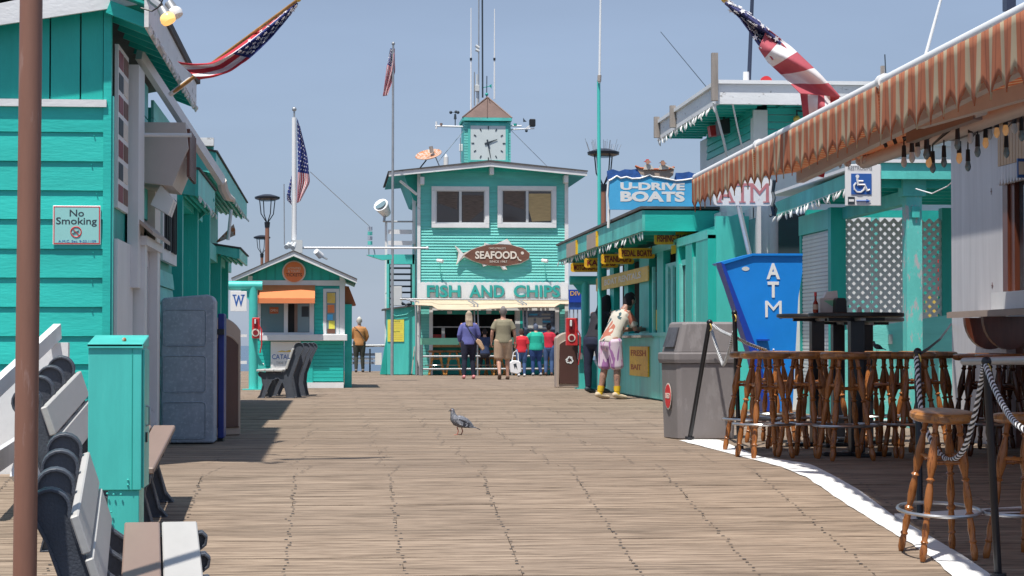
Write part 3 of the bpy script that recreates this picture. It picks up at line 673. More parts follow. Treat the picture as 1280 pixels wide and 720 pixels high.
# ================================================================== FOREGROUND PIGEON
def pigeon(px,py,label,s=1.0,face=-1,nm='pigeon'):
    p=gr(px,py); t=thing(nm,label,'bird',tuple(p),0,local=True)
    f=paint('pigeon_feathers',(.13,.14,.17),.7,.4,22,bump=.3,peel=(.42,.42,.45),peel_amt=.42,fine=120)
    dkf=paint('pigeon_dark_feathers',(.035,.04,.055),.5,.3,20,bump=.2)
    b=MB(); S=s
    b.tube([(x*S,0,z*S) for x,z in[(.125,.075),(.09,.095),(.05,.115),(0,.13),(-.045,.145),(-.065,.165),(-.075,.20),(-.078,.225),(-.085,.245),(-.09,.255)]],[.008*S,.03*S,.048*S,.058*S,.054*S,.042*S,.027*S,.021*S,.021*S,.008*S],12)
    b.build('body',f,t,smooth=True,loc=True)
    MB().ball((-.083*S,0,.238*S),.021*S,10,7,(1.1,.85,1)).build('head',dkf,t,smooth=True,loc=True)
    MB().cyl((-.102*S,0,.236*S),(-.122*S,0,.230*S),.006*S,.001,6).build('beak',M['ink'],t,loc=True)
    for sgn in(-1,1):
        MB().ball((-.095*S,sgn*.017*S,.243*S),.004*S,6,4).build('eye',M['orange'],t,loc=True)
        w=MB().poly([(-.04*S,sgn*.045*S,.165*S),(.02*S,sgn*.058*S,.15*S),(.09*S,sgn*.04*S,.105*S),(.165*S,sgn*.02*S,.065*S),(.10*S,sgn*.048*S,.075*S),(.02*S,sgn*.062*S,.085*S),(-.04*S,sgn*.055*S,.115*S)],(0,sgn*.008*S,0)); w.build('wing',f,t,loc=True,bevel=.003)
        for k in(0,1): MB().poly([((.03+k*.04)*S,sgn*.068*S,(.145-k*.02)*S),((.045+k*.04)*S,sgn*.066*S,(.14-k*.02)*S),((.03+k*.045)*S,sgn*.066*S,(.085-k*.01)*S),((.012+k*.045)*S,sgn*.069*S,(.09-k*.01)*S)],(0,sgn*.004*S,0)).build('wing_bar',dkf,t,loc=True)
        x=-.015*S+sgn*.022*S
        m=MB().tube([(x,sgn*.02*S,.08*S),(x+.012*S,sgn*.02*S,.04*S),(x,sgn*.02*S,.006*S)],.0055*S,5)
        for q in(-.03,0.0,.02): m.tube([(x,sgn*.02*S,.006*S),(x-.03*S,sgn*.02*S+q*S,.004*S)],.003*S,4)
        m.build('leg',paint('pigeon_leg',(.45,.16,.12),.6,.1,bump=0),t,smooth=True,loc=True)
    MB().poly([(.11*S,-.02*S,.085*S),(.185*S,-.035*S,.05*S),(.19*S,.035*S,.05*S),(.11*S,.02*S,.085*S)],(0,0,.006)).build('tail',dkf,t,loc=True)
    return t
pg=pigeon(576,544,'grey pigeon walking left in the middle of the deck',1.0)
# ================================================================== TICKET BOOTH
Y=42.0
T=thing('ticket_booth','small teal ticket booth with gable roof, orange awning and round orange sign','building',(at(378,484,Y).x,Y,0))
def fx(a,b,c,d,t,mat,name,par=None,Y_=None,bev=0):
    return fb(MB(),a,b,c,d,Y if Y_ is None else Y_,t).build(name,M[mat],par or T,bevel=bev)
xl=at(312,450,Y).x; xr=at(430,450,Y).x
B(xl,xr,Y+.03,Y+2.6,.05,at(370,353,Y).z).build('wall',M['teal'],T)
for i in range(12): 
    y0=426+i*4.6; 
    if y0<476: fx(391,y0+.3,429,y0+4.5,-.02,'teal','siding_board',Y_=Y+.0)
    if y0<476: fx(313,y0+.3,337,y0+4.5,-.015,'teal','siding_board',Y_=Y+.0)
for i in range(13):
    y0=358+i*4.6; fx(393,y0+.2,404,y0+4.4,-.02,'teal','siding_board')
    fx(421,y0+.2,427,y0+4.4,-.02,'teal','siding_board')
fx(376,427,391,478,-.035,'teal','corner_panel'); fx(337,427,338.5,478,-.03,'teald','corner_strip')
fx(384,478,429.5,485,-.05,'white','base_board'); fx(312,478,337,483,-.03,'white','base_board')
fx(325,418,434,426,-.22,'white','counter',bev=.01)
fx(338.5,427,376,460,-.045,'pureW','banner')
ftext('CATALINA',340,443,375,449,Y-.05,M['signblue'],T,depth=.002)
ftext('TIDE TOURS',345,452,370,455,Y-.05,M['galv'],T,depth=.002)
MB().poly([at(346,440,Y-.05),at(352,438,Y-.05),at(357,439,Y-.05),at(362,437.5,Y-.05),at(368,440,Y-.05)],(0,.003,0)).build('banner_emblem',M['gold'],T)
# gable
gp=[(312,351),(312,346),(366,318),(430,347),(430,351)]
fpoly(MB(),gp,Y,.05).build('gable_wall',M['tealv'],T)
for px in(322,333,344,355,379,390,401,412,422):
    yt=318+abs(px-366)*.47+3; fx(px-.5,yt,px+.5,350,-.02,'teald','batten')
fx(310,350.5,432,357,-.03,'white','header'); fx(310,345,315.5,478 if False else 352,-.04,'white','corner_board')
fx(424.5,345,431,425,-.04,'white','corner_board')
for pts in([(289,348),(289,352.5),(367,320),(367,314)],[(367,314),(367,320),(446,354),(446,349.5)]):
    MB().poly([at(x,y,Y-.45) for x,y in pts],(0,.05,0)).build('fascia',M['white'],T)
for pts in([(289,347.2),(289,348.3),(367,313.9),(367,312.6)],[(367,312.6),(367,313.9),(446.5,349.6),(446.5,348.2)]):
    MB().poly([at(x,y,Y-.47) for x,y in pts],(0,3.4,0)).build('roof',M['shingle'],T)
for pts in([(290,352),(290,351),(367,319.5),(367,320.5)],[(367,319.5),(367,320.5),(445,353.5),(445,352.5)]):
    MB().poly([at(x,y,Y-.4) for x,y in pts],(0,3.2,0)).build('soffit',M['teald'],T)
# round sign
rs_=thing('round_sign','round orange sign on the ticket booth gable','sign',tuple(at(367.5,340,Y-.05)))
c=at(367.5,340,Y-.03); MB().poly([(c.x+math.cos(i*math.pi/16)*.235,c.y,c.z+math.sin(i*math.pi/16)*.225) for i in range(32)],(0,-.03,0)).build('rim',M['cream'],rs_)
icon_disc(MB(),c+Vector((0,-.031,0)),.205,c.y-.031,.006,32).build('face',M['orange'],rs_)
ftext('ACTIVITIES',359,334,376,336.7,Y-.069,M['cream'],rs_,depth=.002); ftext('& TOURS',360,337.6,375,340.5,Y-.069,M['cream'],rs_,depth=.002)
ftext('TICKETS',357.5,341.5,377.5,345.5,Y-.069,M['brown'],rs_,depth=.002,bold=.01)
# windows
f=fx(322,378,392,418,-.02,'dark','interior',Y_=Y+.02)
for a,b in((322,326),(387,392.5),(355,360)): fx(a,377,b,418,-.05,'white','window_frame')
fx(322,377,392,379.5,-.051,'white','window_frame'); fx(322,415.5,392,418,-.052,'white','window_frame')
fx(326,380,355,415,-.02,'glassb','pane',Y_=Y-.012); fx(372,380,387,415,-.02,'glassb','pane',Y_=Y-.010) ; fx(368,379,372,416,-.03,'roller','sash')
op=fx(337,384,348,392,-.004,'orangesh','open_card',Y_=Y-.033); ftext('OPEN',338.2,386.5,346.8,389.5,Y-.038,M['cream'],op,depth=.002)
fx(377,383,386,396,-.004,'ink','window_poster',Y_=Y-.031)
f=fx(404,361,424,420,-.03,'white','window_frame')
fx(408,365,420,417,-.006,'glassb','pane',f,Y-.031)
for (a,b,c_,d,mt) in((409,366,419,379,'gold'),(409.5,381,418,391,'orange'),(409,393,416,400,'skyb'),(411,401,418.5,411,'paper'),(409,411,419,417,'woodsign')): fx(a,b,c_,d,-.004,mt,'window_poster',f,Y-.038)
# awnings
def awning(pts,Yf,proj,mat,label,par=None,drop=None,nm='awning'):
    a,b,c_,d=pts # px rect
    x0,x1,z0,z1=frect(a,b,c_,d,Yf-proj)
    m=MB(); m.add([(x0,Yf,z1),(x1,Yf,z1),(x1,Yf-proj,z0+.10),(x0,Yf-proj,z0+.10),(x0,Yf-proj,z0),(x1,Yf-proj,z0),(x0,Yf,z0),(x1,Yf,z0)],[(0,3,2,1),(3,4,5,2),(0,6,4,3),(1,2,5,7)])
    o=m.build('canvas',M[mat],par); s=o.modifiers.new('thick','SOLIDIFY'); s.thickness=.012; return o
aw=thing('orange_awning','small orange canvas awning over the ticket booth window','awning',tuple(at(360,360,Y)))
awning((324,355.5,393.5,379),Y-.05,.45,'orange','',aw)
awning((319.5,362,324.5,379),Y-.05,.40,'orangesh','',aw)
aw=thing('side_awning','dark orange awning on the right flank of the ticket booth','awning',tuple(at(436,360,Y)))
m=MB().poly([at(429.5,357,Y+.4),at(436,358,Y+.4),at(445,381,Y+.4),at(429.5,381,Y+.4)],(0,1.4,0)); m.build('canvas',M['orangesh'],aw)
B(xr+.01,xr+.16,Y+.3,Y+.45,0,at(436,380,Y).z).build('side_post',M['teal'],T)
# things on booth
p=thing('white_meter_box','white enamel box low on the booth front behind the benches','box',tuple(at(322,474,Y-.3)))
fx(315.5,454,330,474,.12,'pureW','box',p,Y-.3,.01)
B(*frect(320,474,324,483,Y-.3)[:2],Y-.28,Y-.2,0,at(322,474,Y-.3).z).build('stand',M['white'],p)
def callbox(a,b,c_,d,Yc,label):
    t=thing('emergency_phone',label,'phone',tuple(at((a+c_)/2,d,Yc)),group=None)
    fb(MB(),a,b,c_-1,d,Yc,.16).build('housing',M['red'],t,bevel=.012)
    w=c_-a;h=d-b
    fb(MB(),a+w*.2,b+h*.06,a+w*.62,b+h*.42,Yc-.03,.03).build('recess',M['dred'],t)
    fb(MB(),a+w*.30,b+h*.08,a+w*.46,b+h*.30,Yc-.06,.04).build('handset',M['pureW'],t,bevel=.006)
    icon_disc(MB(),at(a+w*.42,b+h*.72,Yc),.075,Yc-.004,.01,20).build('dial_plate',M['cream'],t)
    icon_disc(MB(),at(a+w*.42,b+h*.72,Yc),.05,Yc-.0145,.006,16).build('dial',M['dred'],t)
    MB().tube([at(a+w*.8,b+h*.35,Yc-.03),at(c_+1.5,b+h*.6,Yc-.05),at(c_+1.5,b+h*1.3,Yc-.05),at(c_-.5,b+h*1.7,Yc-.02)],.013,6).build('cord',M['red'],t,smooth=True)
    return t
# ================================================================== TEAL PIPE GATES either side with round posts and gussets
def gate(name,label,px,Yg,pxa,pxb,pyr,side):
    g=thing(name,label,'gate frame',(at(px,480,Yg).x,Yg,0),group=None)
    x=at(px,430,Yg).x; zt=at(px,pyr,Yg).z
    MB().cyl((x,Yg,0),(x,Yg,zt),.085,n=16).build('post',M['tealmetal'],g,smooth=True)
    xa=at(pxa,pyr,Yg).x; xb=at(pxb,pyr,Yg).x
    MB().cyl((xa,Yg,zt),(xb,Yg,zt),.088,n=16).build('rail',M['tealmetal'],g,smooth=True)
    MB().poly([(x+side*.07,Yg-.01,0),(x+side*.07,Yg-.01,.72),(x+side*.42,Yg-.01,.08),(x+side*.42,Yg-.01,0)],(0,.02,0)).build('gusset',M['tealmetal'],g)
    MB().poly([(x-side*.07,Yg-.01,zt-.05),(x-side*.07,Yg-.01,zt-.30),(x-side*.28,Yg-.01,zt-.05)],(0,.02,0)).build('gusset',M['tealmetal'],g)
    B(x-.2,x+.2,Yg-.2,Yg+.2,0,.02).build('foot_plate',M['tealmetal'],g)
    return g,x,zt
g1,gx,gz=gate('pipe_gate','teal round pipe gate frame left of the ticket booth',316.5,40.5,205,328,357,1)
for i in range(6): MB().cyl((gx-.25-i*.09,40.5,0.1),(gx-.25-i*.09,40.5,.95),.012).build('picket',M['white'],g1)
B(gx-.85,gx-.12,40.48,40.52,1.02,1.07).build('white_rail',M['white'],g1); B(gx-.85,gx-.12,40.48,40.52,.5,.56).build('white_rail',M['white'],g1)
def placard(name,label,a,b,c_,d,Yp,txt,tx,mt='signblue',cat='sign',face='pureW'):
    t=thing(name,label,cat,tuple(at((a+c_)/2,d,Yp))); fb(MB(),a,b,c_,d,Yp,.03).build('board',M[face],t,bevel=.004)
    if txt: ftext(txt,*tx,Yp-.002,M[mt],t,depth=.003,bold=.02)
    return t
w=placard('hanging_sign','white sign with a blue letter W on the teal pipe gate left of the booth',288,364,308.5,389,40.4,'W',(291.5,369,305,383))
for px in(291.5,305): pass
fb(MB(),290.5,368.2,295.5,369.4,40.395,.004).build('letter_serif',M['signblue'],w); fb(MB(),301,368.2,306,369.4,40.395,.004).build('letter_serif',M['signblue'],w)
callbox(315,397,325.5,423,40.3,'red emergency phone on the left teal gate post')
g2,gx2,gz2=gate('pipe_gate','teal round pipe gate frame behind the red phone right of the restaurant',732,41,712,752,350.5,1)
B(gx2,gx2+.5,40.98,41.02,at(740,398,41).z,at(740,395,41).z).build('cross_rail',M['tealmetal'],g2)
w=placard('hanging_sign','small white sign with blue letters on the right teal pipe gate',738,398,750,411,40.9,'EN',(740.5,401,750,408))
callbox(708,397.5,723.5,432,40.5,'red emergency phone on the right teal gate post beside the recycling bin')
fb(MB(),722.5,441,728,449,40.6,.08).build('outlet_box',M['galv'],g2)
B(gx2-.16,gx2-.04,40.7,40.9,0,at(715,432,40.7).z).build('phone_pedestal',M['tealmetal'],g2)
# white board fence behind right gate
fn=thing('white_fence','white board fence between the right teal gate post and the boat kiosk','fence',tuple(at(742,480,43)))
for (a,b) in((415,424),(436,445),(458,467)): fb(MB(),728,a,752,b,43,.03).build('fence_board',M['greyw'],fn)
for px in(731,749): fb(MB(),px-1.5,412,px+1.5,485,43.03,.06).build('fence_post',M['white'],fn)
# ================================================================== FISH AND CHIPS BUILDING (Y=60)
Y=60.0
def fbx(a,b,c,d,t,mat,name,par,Y_,bev=0,lab=None):
    return fb(MB(),a,b,c,d,Y_,t).build(name,M[mat],par,bevel=bev,label=lab)
T=thing('seafood_restaurant','two storey teal seafood restaurant with clock tower at the end of the pier','building',(at(615,470,Y).x,Y,0))
xl,xr=at(523,350,Y).x,at(709,350,Y).x; ztop=at(615,206,Y).z
zo=at(615,385,Y).z
sb=paint('faded_aqua_siding',(.17,.62,.56),.6,.16,1.1,(.5,1,3),.3,peel=(.22,.62,.55),peel_amt=.34)
B(xl+.02,xr-.02,Y+.05,Y+.25,zo,at(615,214,Y).z).build('upper_wall',M['tealpale'],T)
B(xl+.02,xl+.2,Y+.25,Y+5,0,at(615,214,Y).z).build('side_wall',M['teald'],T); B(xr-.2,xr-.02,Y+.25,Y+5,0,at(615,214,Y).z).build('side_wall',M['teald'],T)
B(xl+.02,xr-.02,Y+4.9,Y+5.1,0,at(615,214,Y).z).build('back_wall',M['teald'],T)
m=MB()
pb=3.55; yy=212; n=0
while yy<352:
    zt=at(615,yy,Y).z; zb=at(615,yy+pb,Y).z
    xa,xb=xl+.02,xr-.02
    m.add([(xa,Y+.012,zb),(xb,Y+.012,zb),(xb,Y+.06,zb),(xa,Y+.06,zb),(xa,Y+.04,zt),(xb,Y+.04,zt),(xb,Y+.06,zt),(xa,Y+.06,zt)],[(0,3,2,1),(4,5,6,7),(0,1,5,4),(1,2,6,5),(2,3,7,6),(3,0,4,7)])
    yy+=pb
m.build('lap_siding',sb,T,stuff=True)
fpoly(MB(),[(523,216),(523,212),(613,205),(709,211.5),(709,216)],Y+.02,.1).build('gable_board',M['teal'],T)
m=MB()
for (a,b) in((526,536.5),(700,706)):
    yy=386
    while yy<468: fb(m,a,yy+.4,b,yy+3.5,Y-.0,.03); yy+=3.55
m.build('lap_siding_low',sb,T,stuff=True)
fbx(525,385,537,469,.1,'tealold','lower_wall',T,Y+.04); fbx(699,385,707,469,.1,'tealold','lower_wall',T,Y+.04)
for a,b in((521.5,525.5),(706,710.5)):
    fbx(a,213,b,470,.08,'whiteold','corner_board',T,Y-.03)
for a,b in((525.5,221.0),(612.5,208.5),(705.5,219.0)): fbx(a,b,a+5,b+9,.5,'white','bracket',T,Y-.4)
# roof
YR=Y-.55
for pts in([(486,214),(486,220.5),(613,208),(613,201.5)],[(613,201.5),(613,208),(734,220),(734,213.5)]):
    MB().poly([at(x,y,YR) for x,y in pts],(0,.06,0)).build('fascia',M['whiteold'],T)
for pts in([(487,219),(487,218),(613,207),(613,208)],[(613,207),(613,208),(733,219.5),(733,218.5)]):
    MB().poly([at(x,y,YR+.06) for x,y in pts],(0,5.6,0)).build('soffit',M['teald'],T)
for pts in([(485,213.8),(485,215),(613,202.6),(613,200)],[(613,200),(613,202.6),(735,214.2),(735,213)]):
    MB().poly([at(x,y,YR-.03) for x,y in pts],(0,6.0,0)).build('roof',M['shingle'],T)
MB().poly([at(505,219,Y+.2),at(522,218,Y+.2),at(522,252,Y+.2),at(517,250,Y+.2)],(0,4,0)).build('side_bay',M['teald'],T)
MB().bar(at(500,226,Y-.3),at(521,243,Y),.06,.06).build('brace',M['white'],T)
fbx(515.5,230,519.5,305,.1,'white','pilaster',T,Y+.3)
# windows with blinds and sun-bleached sliders
def win(a,b,c_,d,mid,lab):
    f=MB(); w=2.2
    fb(f,a,b,c_,b+5,Y-.06,.1); fb(f,a,d-5,c_,d,Y-.06,.1); fb(f,a,b+5,a+5,d-5,Y-.06,.1); fb(f,c_-5,b+5,c_,d-5,Y-.06,.1)
    fr=f.build('window_frame',M['white'],T)
    g=MB(); fb(g,a+5,b+5,a+6.5,d-5,Y-.03,.06); fb(g,c_-6.5,b+5,c_-5,d-5,Y-.03,.06); fb(g,mid-1.6,b+5,mid+1.6,d-5,Y-.035,.06); fb(g,a+5,b+5,c_-5,b+6.3,Y-.028,.05); fb(g,a+5,d-6.6,c_-5,d-5,Y-.028,.05)
    g.build('sash',M['conc'],fr)
    fbx(a+6,b+6,mid,d-6,.01,'winglass','pane',fr,Y-.004); fbx(mid,b+6,c_-6,d-6,.01,'winglass','pane',fr,Y-.004)
    # blinds folded to one side
    if lab==0:
        fpoly(MB(),[(mid+2,244),(c_-7,244),(c_-7,262),(mid+12,276),(mid+3,277)],Y-.009,.003).build('blind',M['blind'],fr)
    else:
        fpoly(MB(),[(mid+2,242),(c_-7,242),(c_-7,276),(mid+6,277),(mid+2,262)],Y-.009,.003).build('blind',M['blind2'],fr)
    fpoly(MB(),[(a+8,b+6.5),(mid-3,b+6.5),(mid-4,262),(a+8,254)],Y-.009,.003).build('blind',M['blind'],fr)
M['winglass']=glass('brown_tinted_glass',(.05,.035,.03),.08)
M['blind']=paint('brown_slatted_blind',(.12,.085,.065),.6,.5,5,(1,1,14),.1)
M['blind2']=paint('tan_slatted_blind',(.50,.36,.17),.6,.2,4,(1,1,14),.1)
win(539.5,233,611.5,284.5,575.5,0); win(622,232.5,695.5,284.5,659,1)
# FISH AND CHIPS board
sg=thing('fish_and_chips_sign','long white board reading FISH AND CHIPS in teal letters above the restaurant counter','sign',tuple(at(615,375,Y-.08)))
pts=[(521.5,375.5),(521.5,354)]+[(521.5+i*3.5,352.3+(.9 if i%2 else 0)) for i in range(1,54)]+[(710,354),(710,375.5)]
fpoly(MB(),pts,Y-.09,.05).build('board',M['white'],sg)
for w,a,b in(('FISH',533.5,575.5),('AND',586.5,630.5),('CHIPS',642,700)):
    ftext(w,a+.8,357,b+.8,372.4,Y-.095,M['galv'],sg,name='letter_backing',depth=.012,bold=.02)  # grey copy of the letters, shifted right and down
    ftext(w,a,356.3,b,371.8,Y-.12,M['letter'],sg,name='letters',depth=.03,bold=.028)
# fish sign
sg=thing('fish_sign','carved fish shaped wooden sign reading SEAFOOD on the restaurant front','sign',tuple(at(615,320,Y-.1)))
fo=[(580,319),(590,312),(604,307.5),(620,305.5),(640,306.5),(655,311),(662,317),(661,323),(652,328),(636,331.5),(618,332.5),(602,329.5),(590,325)]
out=[(568.0,306.5),(574,311),(579,316.8),(590,311.5),(605,306.5),(606,302.7),(610,305.5),(615,306.0),(621,304.5),(634,298.5),(638,303),(639.5,306.0),(654,310),(662.5,316.5),(661.5,324),(650,330),(632,332.5),(634,337),(629,337.5),(625,332.8),(610,331.5),(604,333.5),(602.5,330),(590,326),(580,321.5),(574,327),(570,331.5),(572,323),(573,316)]
fpoly(MB(),out,Y-.10,.06).build('fish_edge',M['galvw'] if 'galvw' in M else M['cream'],sg)
out2=[(569.5,308),(574,312),(579.5,318.2),(574.5,325.5),(571.5,329.5),(573.6,322),(574.3,316)]
fpoly(MB(),out2,Y-.115,.014).build('tail',M['white'],sg)
for q in([(622,304.7),(633.5,299.5),(637,304),(638,305.6)],[(606.5,303.6),(606.7,305.8),(613.5,305.6)],[(604.3,330.2),(604.3,332.5),(609,331.6)],[(627,333),(630,336.6),(632.5,336),(631,332.8)]): fpoly(MB(),q,Y-.115,.014).build('fin',M['white'],sg)
fpoly(MB(),fo,Y-.125,.024).build('fish_body',M['woodsign'],sg)
ftext('SEAFOOD',594,313.8,646,323.6,Y-.13,M['cream'],sg,depth=.012,bold=.03)
ftext('CARE & MANLEY\'S',611,309,632,311.6,Y-.13,M['cream'],sg,depth=.006); ftext('SINCE 1967',612,325.6,634,328.2,Y-.13,M['cream'],sg,depth=.006)
icon_disc(MB(),at(652.5,316.5,Y),.045,Y-.126,.006,14).build('eye',M['cream'],sg)
MB().tube([at(646.5,321,Y-.13),at(648.5,325,Y-.13),at(651.5,326,Y-.13)],.02,5).build('gill',M['cream'],sg)
for px in(550.0,681):
    s=thing('spotlight','small white spotlight %s of the fish sign on a bent wire'%('left' if px<600 else 'right'),'lamp',tuple(at(px,326,Y-.1)),group='spotlights by the fish sign')
    MB().cyl(at(px-3.5,325.5,Y-.2),at(px+3.5,326.5,Y-.3),.05,.055,10).build('lamp_head',M['pureW'],s,smooth=True)
    MB().tube([at(px,328,Y-.1),at(px+.5,340,Y-.03),at(px+2,351,Y-.03)],.012,5).build('wire',M['tealold'],s)
# canopy
cp=thing('beige_canopy','beige fabric canopy stretched over the restaurant counter','canopy',tuple(at(615,380,Y-1.2)))
m=MB()
def cf(u,v):
    px=519+(728-519)*u; sag=1.8*math.sin(u*math.pi*2)*v; p=at(px,375+v*11+sag-(4.5*v if u<.12 or u>.86 else 0)*1.0,Y-.15-1.6*v); return p
m.grid(cf,30,4); o=m.build('fabric',M['beige'],cp,smooth=True); s=o.modifiers.new('th','SOLIDIFY'); s.thickness=.02
MB().cyl(at(500,373.8,Y-1.0),at(728,375.0,Y-1.0),.03).build('front_bar',M['steel'],cp,smooth=True)
for px in(520.5,593.5,654.5):
    for k in(0,4.5): MB().tube([at(px-12+k,374.5,Y-1.2),at(px-2+k,377,Y-1.4),at(px+k-1,384,Y-1.45),at(px+k,470,Y-1.45)] if px<530 else [at(px-8+k,376,Y-1.2),at(px-1+k,380,Y-1.4),at(px+k,410,Y-1.45)],.022,6).build('bent_pipe',M['galv'],cp,smooth=True)
# counter front, dark service windows
T2=T
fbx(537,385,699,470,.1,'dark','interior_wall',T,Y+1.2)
fbx(537,384,699,388,.2,'white','opening_head',T,Y-.01); fbx(537,387,649,393,.1,'teald','hatch_head',T,Y+.25)
fbx(536.5,387,541,470,.1,'white','jamb',T,Y-.02); fbx(694,385,699,425,.1,'white','jamb',T,Y-.02)
fbx(650,387,654,425,.3,'tealv','jamb',T,Y+.1); fbx(644,387,650,425,.3,'white','door_post',T,Y+.1)
for px in(562,611): 
    t=fbx(px-3,389,px+3,392.3,.02,'pureW','number_plate',T,Y+.22)
fbx(541,425,697,468,.2,'teald','counter_front',T,Y+.35)
fbx(537,431,697,434,.55,'pine','counter_top',T,Y+.0)
fbx(539,408.0,650,409.6,.04,'galv','counter_rail',T,Y+.2)
for px in(554,587,620,637): fbx(px-.6 if px!=554 else px-2,394 if px in(587,) else 409,px+.6 if px!=554 else px+2,423,.04,'galv','mullion',T,Y+.2)
fbx(541,418,557,422.5,.2,'red','red_box',T,Y+.4) 

M['menu']=paint('menu_board_blue',(.16,.22,.34),.4,.5,9,(1,1,2),0)
mb_=fbx(655,386,694,426,.05,'menu','menu_window',T,Y+.16)
for i in range(7):
    for j in range(2): fbx(661+j*16,392+i*4.4,672+j*16,394.3+i*4.4,.01,'galv' if (i+j)%3 else 'skyb','menu_line',mb_,Y+.148)
for i in range(2): fbx(659+i*11,397,667+i*11,411,.01,'conc','menu_picture',mb_,Y+.144)
# mint counter boards and seating rail in front
ct=thing('mint_counter','mint green counter boards and steel rail in front of the restaurant stools','counter',tuple(at(600,470,Y-1.1)))
fpoly(MB(),[(525.5,422.5),(572,422.5),(575.5,427),(572,431),(525.5,431)],Y-1.1,.05).build('board',M['mint'],ct)
fpoly(MB(),[(619,422.5),(694,420),(694,428),(619,431)],Y-1.1,.05).build('board',M['mint'],ct)
for (y0) in(445.5,461.5): MB().cyl(at(527,y0,Y-1.3),at(696,y0-.5,Y-1.3),.03).build('rail',M['galv'],ct,smooth=True)
for px in(527.5,597,640,696): MB().cyl(at(px,431,Y-1.3),Vector((at(px,440,Y-1.3).x,Y-1.3,0)),.025).build('rail_post',M['galv'],ct,smooth=True)
# CLOCK TOWER
Yt=Y+1.2
fbx(580,152,638,206,1.3,'teal','tower_wall',T,Yt)
m=MB()
for i in range(15):
    for a,b in((580,588),(634,638.5)): fb(m,a,152.5+i*3.4,b,155.3+i*3.4,Yt-.03,.04)
m.build('tower_siding',sb,T,stuff=True)
fr=MB(); fb(fr,586.5,154,636,157,Yt-.07,.07); fb(fr,586.5,200,636,202.5,Yt-.07,.07); fb(fr,585,154,588.2,203,Yt-.065,.065); fb(fr,632,154,635.5,203,Yt-.065,.065); fr.build('tower_trim',M['tealold'],T)
a=at(578,152,Yt-.15);b=at(640,152,Yt-.15); ap=at(609.5,121,Yt+.6)
hz=a.z; h2_=at(609,147.5,Yt).z
base=[Vector((a.x,a.y,h2_)),Vector((b.x,a.y,h2_)),Vector((b.x,a.y+1.6,h2_)),Vector((a.x,a.y+1.6,h2_))]
MB().add(base+[Vector((ap.x,a.y+.8,ap.z))],[(0,1,4),(1,2,4),(2,3,4),(3,0,4),(3,2,1,0)]).build('tower_roof',M['copper'],T)
B(a.x,b.x,a.y,a.y+1.6,at(609,151.5,Yt).z,h2_-.003).build('tower_eave',M['tealold'],T)
MB().tube([base[0]+Vector((0,-.01,0)),Vector((ap.x,a.y+.78,ap.z))],.02,4).build('ridge_cap',M['copper'],T); MB().tube([base[1]+Vector((0,-.01,0)),Vector((ap.x,a.y+.78,ap.z))],.02,4).build('ridge_cap',M['copper'],T)
MB().tube([Vector(((a.x+b.x)/2,a.y-.01,h2_)),Vector((ap.x,a.y+.78,ap.z))],.012,4).build('ridge_cap',M['copper'],T)
ck=thing('clock','square white clock face with black hands on the teal tower','clock',tuple(at(611,178,Yt-.08)))
mck=paint('clock_face_white',(.62,.68,.68),.5,.05,bump=0)
fb(MB(),588.2,157,632,200.5,Yt-.06,.05).build('face',mck,ck)
cc=at(610.5,179.0,Yt-.07)
for i in range(12):
    w=i*math.pi/6; r=.42 ; dx,dz_=math.sin(w),math.cos(w); q=1/max(abs(dx),abs(dz_)) if False else 1.0
    L=.085 if i%3==0 else .075
    MB().bar(cc+Vector((dx*r,0,dz_*r)),cc+Vector((dx*(r+L),0,dz_*(r+L))),.008,.028,(-dz_,0,dx)).build('hour_mark',M['ink'],ck)
def hand(px0,py0,px1,py1,w,off):
    p=at(px0,py0,Yt-.075-off);q=at(px1,py1,Yt-.075-off); d=(q-p).normalized(); n_=Vector((-d.z,0,d.x))*w
    MB().poly([p-n_*1.0,q-n_*.35,q+n_*.35,p+n_*1.0],(0,-.008,0)).build('hand',M['ink'],ck)
hand(606,180,621.5,174.3,.032,.0); hand(609,174.5,613.3,197.0,.024,.012)
MB().cyl(cc+Vector((0,-.01,0)),cc+Vector((0,-.045,0)),.03).build('hub',M['ink'],ck)
# antennas
def ant(name,label,pts,r,mat,par=None,grp='antennas on the clock tower roof',Y_=Yt+.7,extra=None):
    t=thing(name,label,'antenna',tuple(at(*pts[0],Y_)),group=grp)
    MB().tube([at(x,y,Y_) for x,y in pts],r,6).build('mast',M[mat],t,smooth=True)
    if extra: extra(t)
    return t
def collar(px,py,Y_,mt='blackp'):
    return lambda t: MB().cyl(at(px,py+1.6,Y_),at(px,py-1.6,Y_),.035,n=8).build('collar',M[mt],t,smooth=True)
ant('whip_antenna','white whip antenna at the left of the clock tower roof',[(588.7,138),(588.8,10)],[.028,.014],'pureW',extra=collar(588.7,74,Yt+.7))
ant('whip_antenna','white whip antenna at the right of the clock tower roof',[(618,124),(618.2,11)],[.028,.014],'pureW',extra=collar(618,74,Yt+.7))
ant('mast_antenna','thick dark mast on the clock tower running off the top of the picture',[(598.3,128),(598.6,-25)],.022,'galv',extra=lambda t:[MB().cyl(at(594.5,57+k*5,Yt+.7),at(599,60+k*4,Yt+.7),.045).build('clamp',M['conc'],t) for k in(0,1)])
ant('mast_antenna','dark mast just left of the weather vane on the clock tower',[(603.3,122),(602.8,-25)],.028,'ink')
ant('whip_antenna','short thin whip antenna beside the tall masts of the clock tower',[(593,132),(593,90)],.02,'galv')
ant('whip_antenna','short galvanised mast with a white box low beside the clock tower roof',[(596.3,132),(596.3,93)],.024,'conc',extra=lambda t:fbx(594,106,599.5,114,.12,'conc','receiver',t,Yt+.6,.01))
t=thing('weather_vane','small green weather vane on top of the clock tower roof','weather vane',tuple(at(608,122,Yt+.7)))
MB().cyl(at(608.3,122,Yt+.7),at(608.6,95,Yt+.7),.014).build('spindle',M['ink'],t)
